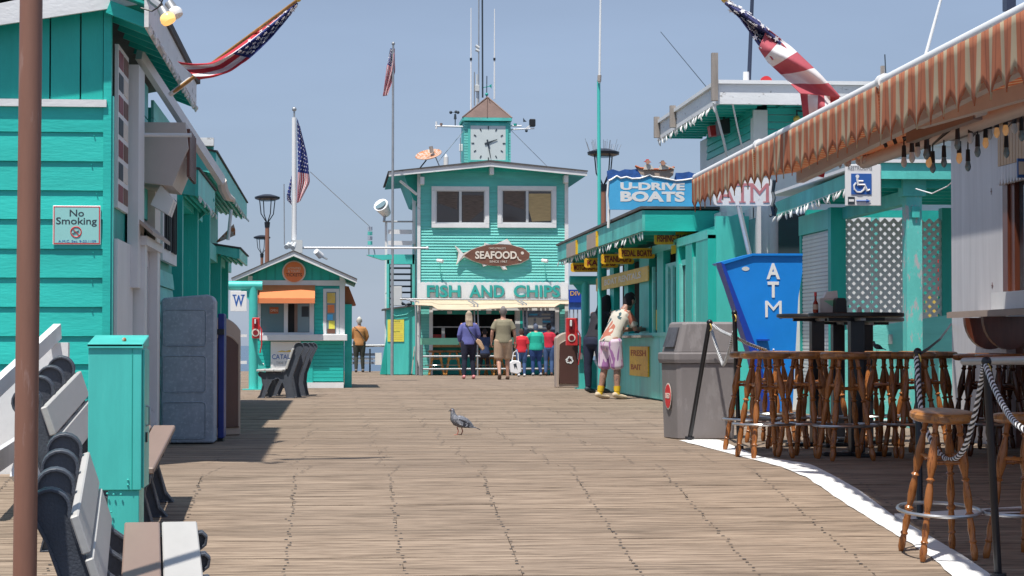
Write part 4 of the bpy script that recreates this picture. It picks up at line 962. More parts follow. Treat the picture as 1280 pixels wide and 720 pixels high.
MB().bar(at(602,110,Yt+.7),at(614,107.5,Yt+.7),.012,.02).build('arrow',M['teald'],t); MB().bar(at(608.5,106,Yt+.2),at(608.5,112,Yt+1.2),.012,.02).build('cross_arm',M['teald'],t)
MB().poly([at(611.5,107,Yt+.7),at(614.5,105,Yt+.7),at(614.5,111,Yt+.7)],(0,.01,0)).build('vane',M['teald'],t); MB().ball(at(608.4,118,Yt+.7),.05,8,6).build('finial',M['teald'],t,smooth=True)
# weather station arms
t=thing('wind_gauge_arm','white arm with black cup wind gauge left of the clock tower','weather instrument',tuple(at(580,159,Yt)))
MB().cyl(at(580,158.5,Yt+.2),at(544,157.5,Yt+.2),.03).build('arm',M['pureW'],t,smooth=True)
MB().cyl(at(545.5,161,Yt+.2),at(545.5,152,Yt+.2),.03).build('end_piece',M['pureW'],t,smooth=True); MB().cyl(at(569,157,Yt+.2),at(569,143,Yt+.2),.016).build('stem',M['ink'],t)
MB().cyl(at(569,149,Yt+.2),at(569,142.5,Yt+.2),.045,.03).build('gauge_body',M['ink'],t,smooth=True)
for dx,dy in((-5.5,0),(3.5,0),(1,-.6)): MB().ball(at(569+dx,140.5+dy,Yt+.2+(.15 if dx==1 else 0)),.048,8,6).build('cup',M['ink'],t,smooth=True)
MB().bar(at(563.5,140.5,Yt+.2),at(572.5,140.5,Yt+.2),.012,.012).build('cup_arm',M['ink'],t)
MB().cyl(at(551.5,157,Yt+.2),at(551.5,154,Yt+.2),.04).build('sensor',M['roller'],t)
t=thing('weather_station_arm','white arm with black weather sensor and vane right of the clock tower','weather instrument',tuple(at(640,160,Yt)))
MB().cyl(at(638,157.2,Yt+.2),at(652,157.5,Yt+.2),.025).build('arm',M['pureW'],t,smooth=True); MB().cyl(at(638,162,Yt+.2),at(668,160.5,Yt+.2),.022).build('arm',M['pureW'],t,smooth=True)
MB().bar(at(657,161,Yt+.2),at(669,152,Yt+.2),.04,.04).build('brace',M['pureW'],t)
fbx(662,148.5,669.5,158,.2,'blackp','sensor_box',t,Yt+.15,.02); MB().ball(at(658,163.5,Yt+.2),.045,8,6).build('sensor_ball',M['ink'],t)
MB().poly([at(654,147,Yt+.2),at(656,150,Yt+.2),at(658.5,152,Yt+.2),at(654,152.5,Yt+.2)],(0,.01,0)).build('vane',M['ink'],t); MB().cyl(at(644,157,Yt+.2),at(644,154.5,Yt+.2),.05).build('sensor',M['teald'],t)
t=thing('antenna_radio','small white radio unit at the left side of the clock tower','antenna',tuple(at(576,190,Yt)))
fbx(574,180,578.5,189,.1,'pureW','unit',t,Yt+.1,.01); MB().cyl(at(576,203,Yt+.1),at(575.5,172,Yt+.1),.014).build('rod',M['galv'],t)
# rusty dish
t=thing('satellite_dish','rusty satellite dish lying tilted on the left of the restaurant roof','satellite dish',tuple(at(536,205,Y)))
cc=at(536.5,197,Y+.6); q=Vector((-.22,-.42,.86)).normalized().to_track_quat('Z','Y'); m=MB(); n=24; vs=[];fs=[]
for k,(rr_,hh_) in enumerate(((.02,0),(.15,.012),(.28,.045),(.40,.10))):
    for i in range(n):
        a=2*math.pi*i/n; vs.append(cc+q@Vector((math.cos(a)*rr_,math.sin(a)*rr_*.95,hh_)))
for k in range(3):
    for i in range(n): fs.append((k*n+i,k*n+(i+1)%n,(k+1)*n+(i+1)%n,(k+1)*n+i))
m.add(vs,fs); o=m.build('reflector',M['rust'],t,smooth=True); s=o.modifiers.new('t','SOLIDIFY'); s.thickness=.015
MB().tube([at(525,210,Y+.6),at(533,200,Y+.6)],.02,5).build('strut',M['ink'],t); MB().tube([at(549,207,Y+.6),at(540,186,Y+.6)],.018,5).build('strut',M['galv'],t)
MB().cyl(at(540,191,Y+.6),at(538.5,183,Y+.6),.06).build('feed',M['oldwood'],t)
t=thing('roof_vent','white capped roof vent right of the rusty dish','vent',tuple(at(557.5,206,Y+.8))); MB().cyl(at(557.5,207,Y+.8),at(557.5,196,Y+.8),.075).build('pipe',M['pureW'],t,smooth=True); MB().cyl(at(557.5,196,Y+.8),at(557.5,192.5,Y+.8),.05,.02).build('cap',M['pureW'],t,smooth=True)
# guy wires
def wire(label,pts,r=.006,mt='galv',nm='guy_wire',cat='wire'):
    o=MB().tube([at(*p) for p in pts],r,4).build(nm,M[mt]); tag(o,label,cat); return o
wire('thin guy wire from the clock tower down to the right of the restaurant roof',[(638,162,Yt+.5),(684,208,Yt+.5)],.008)
wire('thin guy wire from the clock tower down to the left of the restaurant roof',[(580,163,Yt+.5),(547,203,Yt+.5)],.008)
# ---- flagpole left of the building with flag
def flagmat():
    return [paint('flag_red_cloth',(.50,.03,.05),.8,.1,6,bump=.1),paint('flag_white_cloth',(.72,.71,.72),.8,.05,6,bump=.1),paint('flag_blue_cloth',(.02,.035,.19),.8,.1,6,bump=.1)]
FM=flagmat()
def flag(top,bot,Yf,label,group=None,depth=.1,waves=2.5,nu=72,canton=(.42,7/13),vflip=False,ns=13,nm='flag',parent=None,cross=False,mats=None,dd=1.0,stars=True,sz=.02,fold=.35):
    """cloth hung between two edge lines of sight (hoist end first), pleated in depth"""
    def ln_(P,t):
        L=len(P)-1; k=min(int(t*L),L-1); u=t*L-k; return (P[k][0]*(1-u)+P[k+1][0]*u,P[k][1]*(1-u)+P[k+1][1]*u)
    def sm(P,t):
        e=.04; a=ln_(P,max(0,t-e));b=ln_(P,min(1,t+e));c=ln_(P,t); return ((a[0]+b[0]+c[0]*2)/4,(a[1]+b[1]+c[1]*2)/4)
    def fn(u,v):
        a=sm(top,u);b=sm(bot,u); w=v+fold*.09*math.sin(v*math.pi*2*waves+u*3)
        w=min(1,max(0,w))
        return at(a[0]*(1-w)+b[0]*w,a[1]*(1-w)+b[1]*w,Yf+depth*math.sin(v*math.pi*2*waves+u*5)*min(1,u*4+.3)+depth*.5*math.sin(u*9+v*2))
    def cf(u,v):
        vv=1-v if vflip else v
        if cross: return int(u*ns)%2
        if u<canton[0] and vv<canton[1]: return 2
        return 0 if int(vv*ns)%2==0 else 1
    m=MB(); m.grid(fn,nu,39,cf)
    t=parent or thing(nm,label,'flag',tuple(fn(0,0)),group=group)
    o=m.build('cloth',mats or FM,t,smooth=True); s=o.modifiers.new('t','SOLIDIFY'); s.thickness=.004
    if stars:
        st=MB()
        for r in range(9):
            for c in range(6 if r%2==0 else 5):
                u=canton[0]*((c+.5+(.5 if r%2 else 0))/6.0); v=canton[1]*(r+.7)/9.4
                if vflip: v=1-v
                p=fn(u,v); pu=(fn(u+.01,v)-p).normalized(); pv=(fn(u,v+.02)-p); pv=(pv-pu*pv.dot(pu)).normalized(); nn=pu.cross(pv)
                if nn.y>0: nn=-nn
                pts=[]
                for k in range(10):
                    a=k*math.pi/5; rr_=sz if k%2==0 else sz*.42; pts.append(p+nn*.012+pu*math.cos(a)*rr_+pv*math.sin(a)*rr_)
                st.poly(pts,nn*.002)
        st.build('stars',FM[1],t,stuff=True)
    return t
fp=thing('flagpole','grey steel flagpole standing left of the seafood restaurant','flagpole',(at(490,470,59).x,59,0))
MB().cyl(Vector((at(490,470,59).x,59,0)),at(491.5,56,59),.045,.03,12).build('pole',M['galv'],fp,smooth=True); MB().ball(at(491.6,54.5,59),.05).build('finial',M['galv'],fp,smooth=True)
flag([(490,60),(493,78),(493.5,92)],[(486,62),(479,100),(478.5,121)],59,'small drooping flag on the steel pole left of the restaurant',waves=2,depth=.05,sz=.02,nu=40) if False else flag([(488,60),(483,84),(478.5,121)],[(493.5,60),(493.8,90),(484,120)],59,'small drooping striped flag on the steel pole left of the restaurant',waves=2,depth=.05,sz=.02,nu=40)
# ---- stair structure, shed, floodlight at left flank
st=thing('outside_stair','teal outside stair with white posts on the left flank of the restaurant','stair',tuple(at(500,470,60.5)))
for px,a,b in((482.5,276,470),(518.5,300,470),(484.8,318,385),(517.0,318,385)):
    fb(MB(),px-1.5,a,px+1.5,b,60.4 if px in(482.5,518.5) else 60.3,.12).build('post',M['whiteold'] if px in(482.5,518.5) else M['tealold'],st)
fb(MB(),484,318,518,330,60.3,.5).build('landing',M['tealmetal'],st)
for i in range(7): fb(MB(),487,334+i*7.6,515,336+i*7.6,60.5+i*.12,.25).build('tread',M['ink'],st)
for i in range(2):
    fb(MB(),485,287+i*14,515,292.5+i*14,60.3,.04).build('guard_board',M['white'],st)
MB().cyl(at(482,277,60.3),at(516,277,60.3),.025).build('hand_rail',M['galv'],st,smooth=True)
MB().bar(at(487,328,60.45),at(487,388,61.8),.05,.14).build('stringer',M['tealv'],st); MB().bar(at(514,328,60.45),at(514,388,61.8),.05,.14).build('stringer',M['tealv'],st)
t=thing('floodlight','large white floodlight on the stair post left of the restaurant','lamp',tuple(at(480,270,60.3)))
MB().cyl(at(476,256,60.2),at(483,267,60.5),.22,.14,16).build('shade',M['pureW'],t,smooth=True); MB().cyl(at(475.6,255.4,60.19),at(476,256,60.2),.17,.17,16).build('lens',M['glassb'],t); MB().cyl(at(480,277,60.3),at(481,268,60.4),.04).build('bracket',M['galv'],t)
t=thing('electrical_box','grey electrical box hung in the outside stair','box',tuple(at(496,385,60.3))); fb(MB(),492,358,502.5,382,60.2,.2).build('box',M['conc'],t,bevel=.01); MB().tube([at(502,378,60.2),at(507,381,60.2),at(512,379,60.2)],.03,5).build('conduit',M['ink'],t)
sh=thing('teal_shed','small teal shed with sloping sides below the outside stair','shed',tuple(at(498,470,60)))
fpoly(MB(),[(483,386),(519,382),(519,468),(484,468)],59.9,1.0).build('wall',M['tealmetal'],sh)
fpoly(MB(),[(478,388),(520,382.5),(520,380.5),(478,386)],59.8,1.2).build('roof',M['shingle'],sh)
fpoly(MB(),[(483.5,420),(483.5,468),(475.5,468)],59.95,.8).build('buttress',M['teald'],sh)
MB().tube([at(484,390,59.85),at(495,395,59.85),at(508,393,59.85),at(518,386,59.85)],.012,5).build('cable',M['tealold'],sh)
pn=thing('yellow_notice','yellow printed notice on the teal shed','notice',tuple(at(494.5,427,59.88)))
fb(MB(),484.5,399.5,505,427,59.88,.012).build('sheet',M['paper'],pn)
ftext('PIER NOTICE',490,400.8,500,402.6,59.879,M['ink'],pn,depth=.002); ftext('REGULATIONS',490,413.5,500,415.3,59.879,M['ink'],pn,depth=.002)
for i in range(4): fb(MB(),487,404+i*2.2,503,404.6+i*2.2,59.878,.002).build('print_line',M['gold'],pn); fb(MB(),487,417+i*2.2,503,417.6+i*2.2,59.878,.002).build('print_line',M['gold'],pn)
pl=MB().bar(at(514.5,468,59.5),at(518,434,59.8),.14,.03,(1,0,0)).build('leaning_plank',M['oldwood']); tag(pl,'weathered plank leaning against the restaurant corner beside the bench','plank')
# pier-end railing and distant boat
rl=thing('pier_end_railing','grey metal railing at the pier end behind the person in the orange jacket','railing',tuple(at(450,466,66.5)))
MB().cyl(at(432,432.5,66.5),at(482,432,66.5),.045).build('top_rail',M['galv'],rl,smooth=True)
for y0 in(441.5,447,452): fb(MB(),432,y0,476,y0+3.2,66.6,.03).build('board',M['signgrey'] if 'signgrey' in M else M['bgrey'],rl)
for px in(439,462.5): fb(MB(),px-1,436,px+1,466,66.4,.08).build('post',M['ink'],rl)
fb(MB(),469,441,477,456,66.3,.2).build('white_box',M['pureW'],rl)
rl2=thing('pier_end_railing','pale railing at the pier end right of the restaurant','railing',tuple(at(722,466,66.5)))
for y0 in(432,441,450): fb(MB(),708,y0,800,y0+2.6,66.6,.03).build('board',M['greyw'],rl2)
for px in(716,745,775): fb(MB(),px-1,430,px+1,468,66.5,.06).build('post',M['greyw'],rl2)
# blue board and bars right of the restaurant
bb=thing('blue_banner','dark blue banner with yellow lettering right of the restaurant','banner',tuple(at(722,395,58)))
fb(MB(),711,362,733,378,58,.04).build('cloth',M['bluedk'],bb); ftext('AVIDA',712,364,731,370,57.995,M['yellow'],bb,depth=.004) if False else ftext('DIVE',713,364,730,369.5,57.995,M['yellow'],bb,depth=.004)
for px in(712,717,722,727,732): MB().cyl(at(px,379,58.1),at(px,412,58.1),.018).build('bar',M['galv'],bb)
fb(MB(),711,378,733,387,58.05,.03).build('lower_strip',M['seab'],bb)
# ---- lamp posts
def streetlamp(px,ytop,pybase,Yl,label,s=1.0,spikes=False):
    z0=0; b=at(px,pybase,Yl); x=b.x; zt=at(px,ytop,Yl).z
    t=thing('street_lamp',label,'street lamp',(x,Yl,0),group='brown pier street lamps')
    zh=zt-.95*s; MB().cyl((x,Yl,0),(x,Yl,zh),.075*s,.06*s,12).build('pole',M['pole'],t,smooth=True)
    MB().cyl((x,Yl,zh-.02),(x,Yl,zh+.14*s),.07*s,.085*s,12).build('collar',M['black'],t,smooth=True)
    for k in range(4):
        a=k*math.pi/2+.5
        MB().tube([(x,Yl,zh+.1*s),(x+math.cos(a)*.20*s,Yl+math.sin(a)*.20*s,zh+.38*s),(x+math.cos(a)*.25*s,Yl+math.sin(a)*.25*s,zh+.80*s)],.016*s,5).build('arm',M['black'],t,smooth=True)
    MB().lathe((x,Yl,zh+.78*s),(x,Yl,zt),[(0,.26*s),(.2,.36*s),(.55,.37*s),(.8,.25*s),(1,.12*s)],20).build('lamp_head',M['black'],t,smooth=True)
    MB().cyl((x,Yl,zh+.755*s),(x,Yl,zh+.785*s),.20*s,n=16).build('lens',M['glassb'],t)
    if spikes:
        m=MB()
        for k in range(26):
            a=k*2.4; r=.34*s*math.sqrt((k+1)/26); m.cyl((x+math.cos(a)*r,Yl+math.sin(a)*r,zt-.14*s),(x+math.cos(a)*r*1.35,Yl+math.sin(a)*r*1.35,zt+R.uniform(.08,.25)*s),.005*s,n=4)
        m.build('bird_spikes',M['galv'],t,stuff=True)
    return t
streetlamp(333.5,243,440,58,'taller brown street lamp left of the white flagpole',.95)
streetlamp(327,294,440,66,'shorter distant brown street lamp left of the ticket booth roof',.72)
streetlamp(754.5,186,440,47,'brown street lamp with bird spikes behind the blue boats sign',1.0,True)
# ---- white yardarm flagpole by the booth
fp=thing('yardarm_flagpole','white flagpole with horizontal yard behind the ticket booth','flagpole',(at(368,480,44.5).x,44.5,0))
x=at(368,310,44.5).x
MB().cyl((x,44.5,0),(at(367.8,147,44.5)),.062,.05,14).build('pole',M['pureW'],fp,smooth=True)
MB().cyl(at(367.8,147,44.5),at(367.8,138,44.5),.02).build('spindle',M['galv'],fp); MB().ball(at(367.8,136.5,44.5),.05,12,8).build('ball_finial',M['galv'],fp,smooth=True)
MB().cyl(at(374,309.8,44.4),at(534,310,44.4),.026,.022,10).build('yard',M['pureW'],fp,smooth=True); MB().ball(at(534,310,44.4),.035,8,6).build('yard_tip',M['pureW'],fp,smooth=True)
MB().tube([at(366,230,44.3),at(364.5,300,44.3)],.008,5).build('halyard',M['conc'],fp); MB().cyl(at(355.5,306,44.6),at(355,230,44.6),.012).build('thin_rod',M['galv'],fp)
fb(MB(),364,300,378,316,44.3,.2).build('yard_bracket',M['conc'],fp)
flag([(371.5,147),(371.8,210),(371.3,255)],[(374,155),(385,197),(388,228),(375,252)],44.4,'flag hanging limp from the white pole above the ticket booth',waves=1.5,depth=.05,canton=(.56,.99),sz=.022)
flag([(366,220),(363,245),(366,258)],[(365,218),(358.5,243),(358.5,250)],44.6,'small navy patch of flag cloth left of the white pole',waves=1,depth=.03,canton=(1.1,1.1),sz=.014,nu=20)
wire('long thin stay wire sloping down right from the white flagpole',[(388,215,44.5),(462,283,50)],.008)
t=thing('weather_cylinder','dark meshed lantern hanging at the end of the yard left of the restaurant','lantern',tuple(at(462.5,303,50)))
for i in range(4): MB().cyl(at(462.5,306-i*6,50),at(462.5,301.5-i*6,50),.06,n=10).build('segment',M['bgrey' if i%2 else 'tealold'],t,smooth=True)
t=thing('teal_tray','teal tray bracket hanging below the white yard','bracket',tuple(at(478,320,50)))
fpoly(MB(),[(458,318.5),(490,318.5),(490,324),(478,325),(465,321)],50,.3).build('tray',M['tealmetal'],t); MB().tube([at(461,310,50.1),at(461,319,50.1)],.015,5).build('hanger',M['galv'],t); MB().tube([at(467,310,50.1),at(469,319,50.1)],.015,5).build('hanger',M['galv'],t)
t=thing('security_camera','white security camera on the right roof slope of the ticket booth','camera',tuple(at(401,322,42.3))); MB().cyl(at(395,314,42.2),at(401,320,42.3),.06,.07).build('housing',M['pureW'],t,smooth=True); MB().bar(at(401,320,42.3),at(409,324,42.4),.03,.03).build('arm',M['conc'],t)
t=thing('roof_loudspeakers','pale loudspeakers on the ridge of the ticket booth','loudspeaker',tuple(at(361,314,42.3)))
for px in(358,362,366): MB().cyl(at(px,310-(px%3),42.2),at(px+3,304,42.4),.05,.03).build('horn',M['conc'],t,smooth=True)
# tall teal pole with white upper mast
t=thing('tall_mast','tall teal pole with thin white upper mast right of the restaurant','mast',(at(749,470,36).x,36,0))
MB().cyl((at(750,300,36).x,36,0),at(748.3,100,36),.036,.03,10).build('pole',M['tealmetal'],t,smooth=True); MB().cyl(at(749.3,104,35.95),at(751,-20,35.95),.022,.016,8).build('upper_mast',M['pureW'],t,smooth=True)
MB().cyl(at(749,102,35.94),at(749.4,94,35.94),.035).build('coupling',M['oldwood'],t,smooth=True)
# ================================================================== BOAT HIRE KIOSK
XK=5.03; XF=4.49
K=thing('boat_hire_kiosk','teal boat hire kiosk with flat roof, counter window and yellow signs under its eave','building',(6.2,33,0))
def kp(px): return Yx(px,XK)
yn,yf=kp(886),kp(746)
B(XK+.06,8.2,yn,yf,0,1.02).build('lower_wall',M['teald'],K)
for i,(a,b) in enumerate(((746,772),(772,800),(800,824),(824,854),(854,886))):
    B(XK,XK+.06,kp(b)+.01,kp(a)-.01,.03,1.0).build('wall_panel',M['tealmetal'],K)
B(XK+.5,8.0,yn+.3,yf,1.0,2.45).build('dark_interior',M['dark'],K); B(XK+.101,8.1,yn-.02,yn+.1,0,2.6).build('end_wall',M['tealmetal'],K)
B(XK-.02,XK+.1,yn,yf,1.0,1.06).build('sill',M['tealmetal'],K)
B(XK-.26,XK+.05,kp(817),kp(779),.985,1.02).build('counter_ledge',M['oldwood'],K)
for a,b in((747,752),(763,768),(781,786),(800,812),(822,830),(846,849),(858,866),(871,886)):
    B(XK-.01,XK+.10,kp(b),kp(a),1.06,2.35).build('post',M['tealv'],K)
for a,b,z1 in((832,835,2.05),(838.5,841,2.05),(849,851,2.05),(815,816.5,2.1),(866,868,2.1)): B(XK+.0,XK+.04,kp(b),kp(a),1.06,z1).build('sash_bar',M['tealpale'],K)
B(XK+.02,XK+.05,kp(871),kp(822),2.02,2.1).build('sash_head',M['tealmetal'],K)
for a,b in((830,846),(849,858),(866,871),(812,822)): B(XK+.05,XK+.06,kp(b),kp(a),1.06,2.02).build('pane',M['glassb'],K)
B(XK+.045,XK+.05,kp(821),kp(816),1.1,1.42).build('window_poster',M['gold'],K)
B(XK-.015,XK+.2,yn,yf,2.3,2.42).build('header',M['tealmetal'],K)
yc=30.0; yF=Yx(697,XF)
zc=zx(805,262,XF)
MB().poly([(XF,yc,zc-.30),(XF,yc,zc),(XF,yF,zc+.02),(XF,yF,zc-.27)],(.04,0,0)).build('eave_fascia',M['tealold'],K)
p=at(886,262,yc); B(XF+.04,p.x+.4,yc,yc+.04,zc-.30,zc).build('front_fascia',M['teal'],K)
B(XF-.03,8.4,yc-.03,yF,zc+.022,zc+.06).build('roof',M['shingle'],K)
MB().poly([(XF+.04,yc+.05,zc-.30),(8.0,yc+.05,zc-.22),(8.0,yc+.05,zc-.20),(XF+.04,yc+.05,zc-.27)],(0,yF-yc-.1,0)).build('soffit',M['teald'],K)
for i in range(12): B(XF+.05,XK,yc+.3+i*.95,yc+.36+i*.95,zc-.34,zc-.285).build('rafter',M['teald'],K)
B(at(873,300,yc).x,8.2,yc+.06,yn,2.0,zc-.3).build('end_wall',M['teal'],K)
B(at(874,320,yc).x,at(885,320,yc).x,yc+.05,yc+.25,0,2.35).build('post',M['tealv'],K)
for px,py in((716,311.5),(741.5,301)):
    y=Yx(px,XF); t=thing('fascia_card','small yellow edged card %s on the kiosk eave'%('farther from the camera' if px<720 else 'nearer to the camera'),'sign',(XF,y,zx(px,py,XF)))
    yy0,yy1=Yx(px+6,XF),Yx(px-6,XF); zz=zx(px,py,XF); B(XF-.03,XF-.004,yy0,yy1,zz-.13,zz+.13).build('card',M['tan'],t); B(XF-.04,XF-.0,yy0-.05,yy0,zz-.13,zz+.13).build('edge',M['yellow'],t)
for i,(txt,a,b,c_,d,lab) in enumerate((('FISHING TACKLE',818,290,870,305.5,'nearest'),('PEDAL BOATS',773.5,310,818.5,323,'second'),('STAND-UPS',751.5,317.5,792.5,330,''),('KAYAKS',730.5,322.5,773,334.5,''),('MOTOR BOATS',713.5,328.5,752,340,''))):
    Ys=30.4+i*2.1
    s=thing('hanging_sign','yellow hanging sign reading %s in dark red under the kiosk eave'%txt,'sign',tuple(at((a+c_)/2,d,Ys)))
    fpoly(MB(),[(a,b+1.5),(a+2,b),(c_-2,b),(c_,b+1.5),(c_,d-1.5),(c_-2,d),(a+2,d),(a,d-1.5)],Ys,.03).build('board',M['yellow'],s)
    h=d-b; ftext(txt,a+3.5,b+h*.2,c_-3.5,d-h*.2,Ys-.002,M['dred'],s,depth=.004,bold=.03)
    for px in(a+4,c_-4): MB().bar(at(px,b,Ys+.01),at(px,b-3,Ys+.01),.03,.03).build('hanger',M['blackp'],s)
s=thing('small_sign','tiny yellow card hanging below the fishing tackle sign','sign',tuple(at(844,317,30.2))); fpoly(MB(),[(839,307),(850,305),(850,315),(839,318)],30.2,.02).build('card',M['yellow'],s); MB().bar(at(844,306,30.21),at(844,303,30.21),.01,.01).build('hanger',M['blackp'],s)
s=thing('speaker','dark brown loudspeaker at the right end of the fishing tackle sign','loudspeaker',tuple(at(870,305,30.0))); fpoly(MB(),[(864,294),(875,297),(875,311),(865,305)],29.9,.18).build('cabinet',M['brown'],s); fpoly(MB(),[(866,296.5),(872.5,299),(872.5,307),(866.5,303.5)],29.89,.01).build('grille',M['blackp'],s)
bn=thing('yellow_banner','long aged yellow banner above the kiosk counter window','banner',(XK,kp(780),2.0))
z_a,z_b=zx(815,332,XK),zx(815,351,XK)
B(XK-.06,XK-.045,kp(815),kp(749),z_b,z_a).build('cloth',M['gold'],bn)
text('BOAT RENTALS',(XK-.062,kp(760),z_b+.07),(0,kp(806)-kp(760),0),(0,0,.11),(-1,0,0),M['cream'],bn,depth=.004,bold=.02)
ps=thing('yellow_poster','yellow poster with orange print low on the kiosk wall','poster',(XK,kp(800),.4))
ya,yb_=kp(812),kp(789); z1=zx(800,433,XK); z0=zx(800,470,XK)
B(XK-.03,XK-.004,ya,yb_,z0,z1).build('sheet',M['yellow'],ps)
text('FRESH',(XK-.032,yb_-.2,z1-.16),(0,-(yb_-ya)+.4,0),(0,0,.10),(-1,0,0),M['orangesh'],ps,depth=.003,bold=.02)
text('BAIT',(XK-.032,yb_-.2,z0+.10),(0,-(yb_-ya)+.9,0),(0,0,.09),(-1,0,0),M['orangesh'],ps,depth=.003,bold=.02)
bulbs('string_lights','white icicle bulb string along the kiosk eave fascia',[(XF+.02,yc+.1,zc-.31),(XF+.02,yF-.1,zc-.28)],40,'festoon lights on eaves',.013,.12)
# ---- U-DRIVE BOATS sign
us=thing('boats_sign','sky blue wave topped sign reading U-DRIVE BOATS with a rowing boat on top','sign',tuple(at(815,262,33)))
Y=33.0
fpoly(MB(),[(761,262),(759.5,226),(765,224),(771,220),(776,222.5),(783,221),(800,223),(812,219),(822,221.5),(835,224),(848,226),(860,224),(872,222),(885,224),(885,262.5)],Y,.05).build('board',M['skyb'],us)
fpoly(MB(),[(759.5,226.5),(759,213.5),(766,211.5),(774,214),(781,211.5),(789,212),(796,211),(803,222),(790,223),(780,221.5),(771,220.5),(765,224.5)],Y-.004,.05).build('painted_wave',M['seab'],us)
fpoly(MB(),[(843,225.5),(845,216),(853,216),(861,214.5),(868,217),(885,214),(885,223),(872,222.5),(860,224.5),(848,226.5)],Y-.004,.05).build('painted_wave',M['seab'],us)
wv=[(761,226),(765,224),(771,220),(776,222.8),(783,221.2),(790,223.4),(800,223),(806,221),(812,218.5),(816,221),(822,221.5),(830,223),(838,224.5),(845,226),(853,225.4),(860,224.3),(872,222.3),(885,224)]
MB().tube([at(x,y,Y-.006) for x,y in wv],.016,5).build('wave_crest',M['pureW'],us,smooth=True)
fpoly(MB(),[(794,207.5),(800,210),(815,211.5),(832,212),(843,209),(841.5,219),(836,223.5),(806,219.5),(800,217)],Y-.012,.05).build('rowing_boat',M['tan'],us)
MB().tube([at(x,y,Y-.015) for x,y in[(794,207.5),(800,210),(815,211.5),(832,212),(843,209)]],.018,5).build('gunwale',M['orangesh'],us)
for (cx,cy,hat) in((809.5,203,'red'),(828.5,204.5,'roller')):
    fpoly(MB(),[(cx-5,212),(cx-3.5,206.5),(cx-1,205),(cx+3,205.5),(cx+6,208),(cx+8,211.5)],Y-.05,.05).build('rower_figure',M['cream'],us)
    icon_disc(MB(),at(cx-.5,cy,Y),.035,Y-.05,.03,12).build('rower_head',M['skin'],us)
    fpoly(MB(),[(cx-5,cy-1),(cx-2.5,cy-2),(cx-1.5,cy-4),(cx+1.5,cy-4),(cx+2.5,cy-1.6),(cx+5,cy-.2)],Y-.06,.04).build('rower_hat',M[hat],us)
MB().bar(at(832,207,Y-.06),at(843,211,Y-.06),.015,.03,(0,1,0)).build('oar',M['cream'],us)
ftext('U-DRIVE',775.5,228,856,237.5,Y-.001,M['pureW'],us,depth=.003,bold=.045); ftext('BOATS',775.5,239,856,252,Y-.001,M['pureW'],us,depth=.003,bold=.05)
for px in(762,868): MB().cyl(at(px,224,Y+.09),at(px-1.5,285,Y+.09),.024).build('post',M['pureW'],us,smooth=True)
MB().tube([at(760.5,226,Y-.01),at(759.2,245,Y-.01),at(761,262,Y-.01)],.015,5).build('pipe_edge',M['pureW'],us)

# ================================================================== TWO STOREY WHITE AND TEAL BUILDING
XA=5.6; yA=27.3
A_=thing('white_trim_building','two storey teal and white building with wide peeling white roof fascia','building',(7.5,29,0))
ZR=at(905,105,26.6).z
def ap(px): return Yx(px,XA)
B(XA+.03,9.5,yA+.03,31.6,0,4.0).build('wall',M['white'],A_)
z165=at(990,163,yA).z
for i in range(6):
    za=at(990,126+i*9.0,yA).z; zb=at(990,126+(i+1)*9.0,yA).z
    if zb<z165-.12: break
    B(XA+.17,9.5,yA-.005+ .0,yA+.03,zb+.008,za-.002).build('clapboard',M['teal'],A_)
for i in range(4):
    zz=4.06-i*.105
    MB().poly([(XA-.0,30.9,zz-.097),(XA+.029,30.9,zz-.097),(XA+.029,30.9,zz),(XA+.015,30.9,zz)],(0,-3.55,0)).build('clapboard',M['teal'],A_)
B(XA-.02,XA+.17,yA-.03,yA+.03,0,4.0).build('corner_pillar',M['white'],A_)
B(XA-.022,XA+.031,yA+.03,yA+.16,0,3.9).build('corner_pillar',M['white'],A_)
B(XA-.025,XA+.031,yA+.16,31.0,3.52,3.62).build('white_band',M['white'],A_)
B(XA+.17,9.5,yA-.02,yA+.03,z165-.20,z165-.09).build('white_band',M['white'],A_)
# roof slab and fascias
xr0=4.98; 
fpx=[at(905,105,26.6),at(905,128,26.6)]
B(xr0,10.4,26.6,26.66,ZR-.26,ZR).build('front_fascia',M['whiteold'],A_)
B(xr0,xr0+.05,26.66,31.7,ZR-.24,ZR).build('side_fascia',M['whiteold'],A_)
B(xr0-.04,10.4,26.56,31.7,ZR+.002,ZR+.05).build('roof',M['white'],A_)
B(xr0+.06,10.3,26.67,31.7,ZR-.13,ZR-.10).build('soffit',M['teald'],A_)
for i in range(14): B(xr0+.05,XA+.03,26.95+i*.34,27.03+i*.34,ZR-.23,ZR-.132).build('rafter',M['teal'],A_)
for i in range(8): B(XA+.3+i*.5,XA+.36+i*.5,26.67,yA,ZR-.23,ZR-.132).build('rafter',M['teald'],A_)
for px,y,h in((834,31.4,.32),(860,29.9,.32),(906.5,26.55,.62)): 
    X=at(px,140,y).x; B(xr0-.09,xr0-.01,y,y+.08,ZR-.22,ZR-.22+h).build('fascia_stub',M['oldwood'],A_)
B(at(1102,100,26.5).x,at(1106,100,26.5).x,26.5,26.56,ZR-.25,ZR+.25).build('fascia_stub',M['oldwood'],A_)
MB().cyl(at(932.5,102,26.9),at(932.5,90,26.9),.04).build('vent_pipe',M['pureW'],A_,smooth=True)
icon_disc(MB(),at(957,103,27),.08,27,.05).build('roof_disc',M['red'],A_)
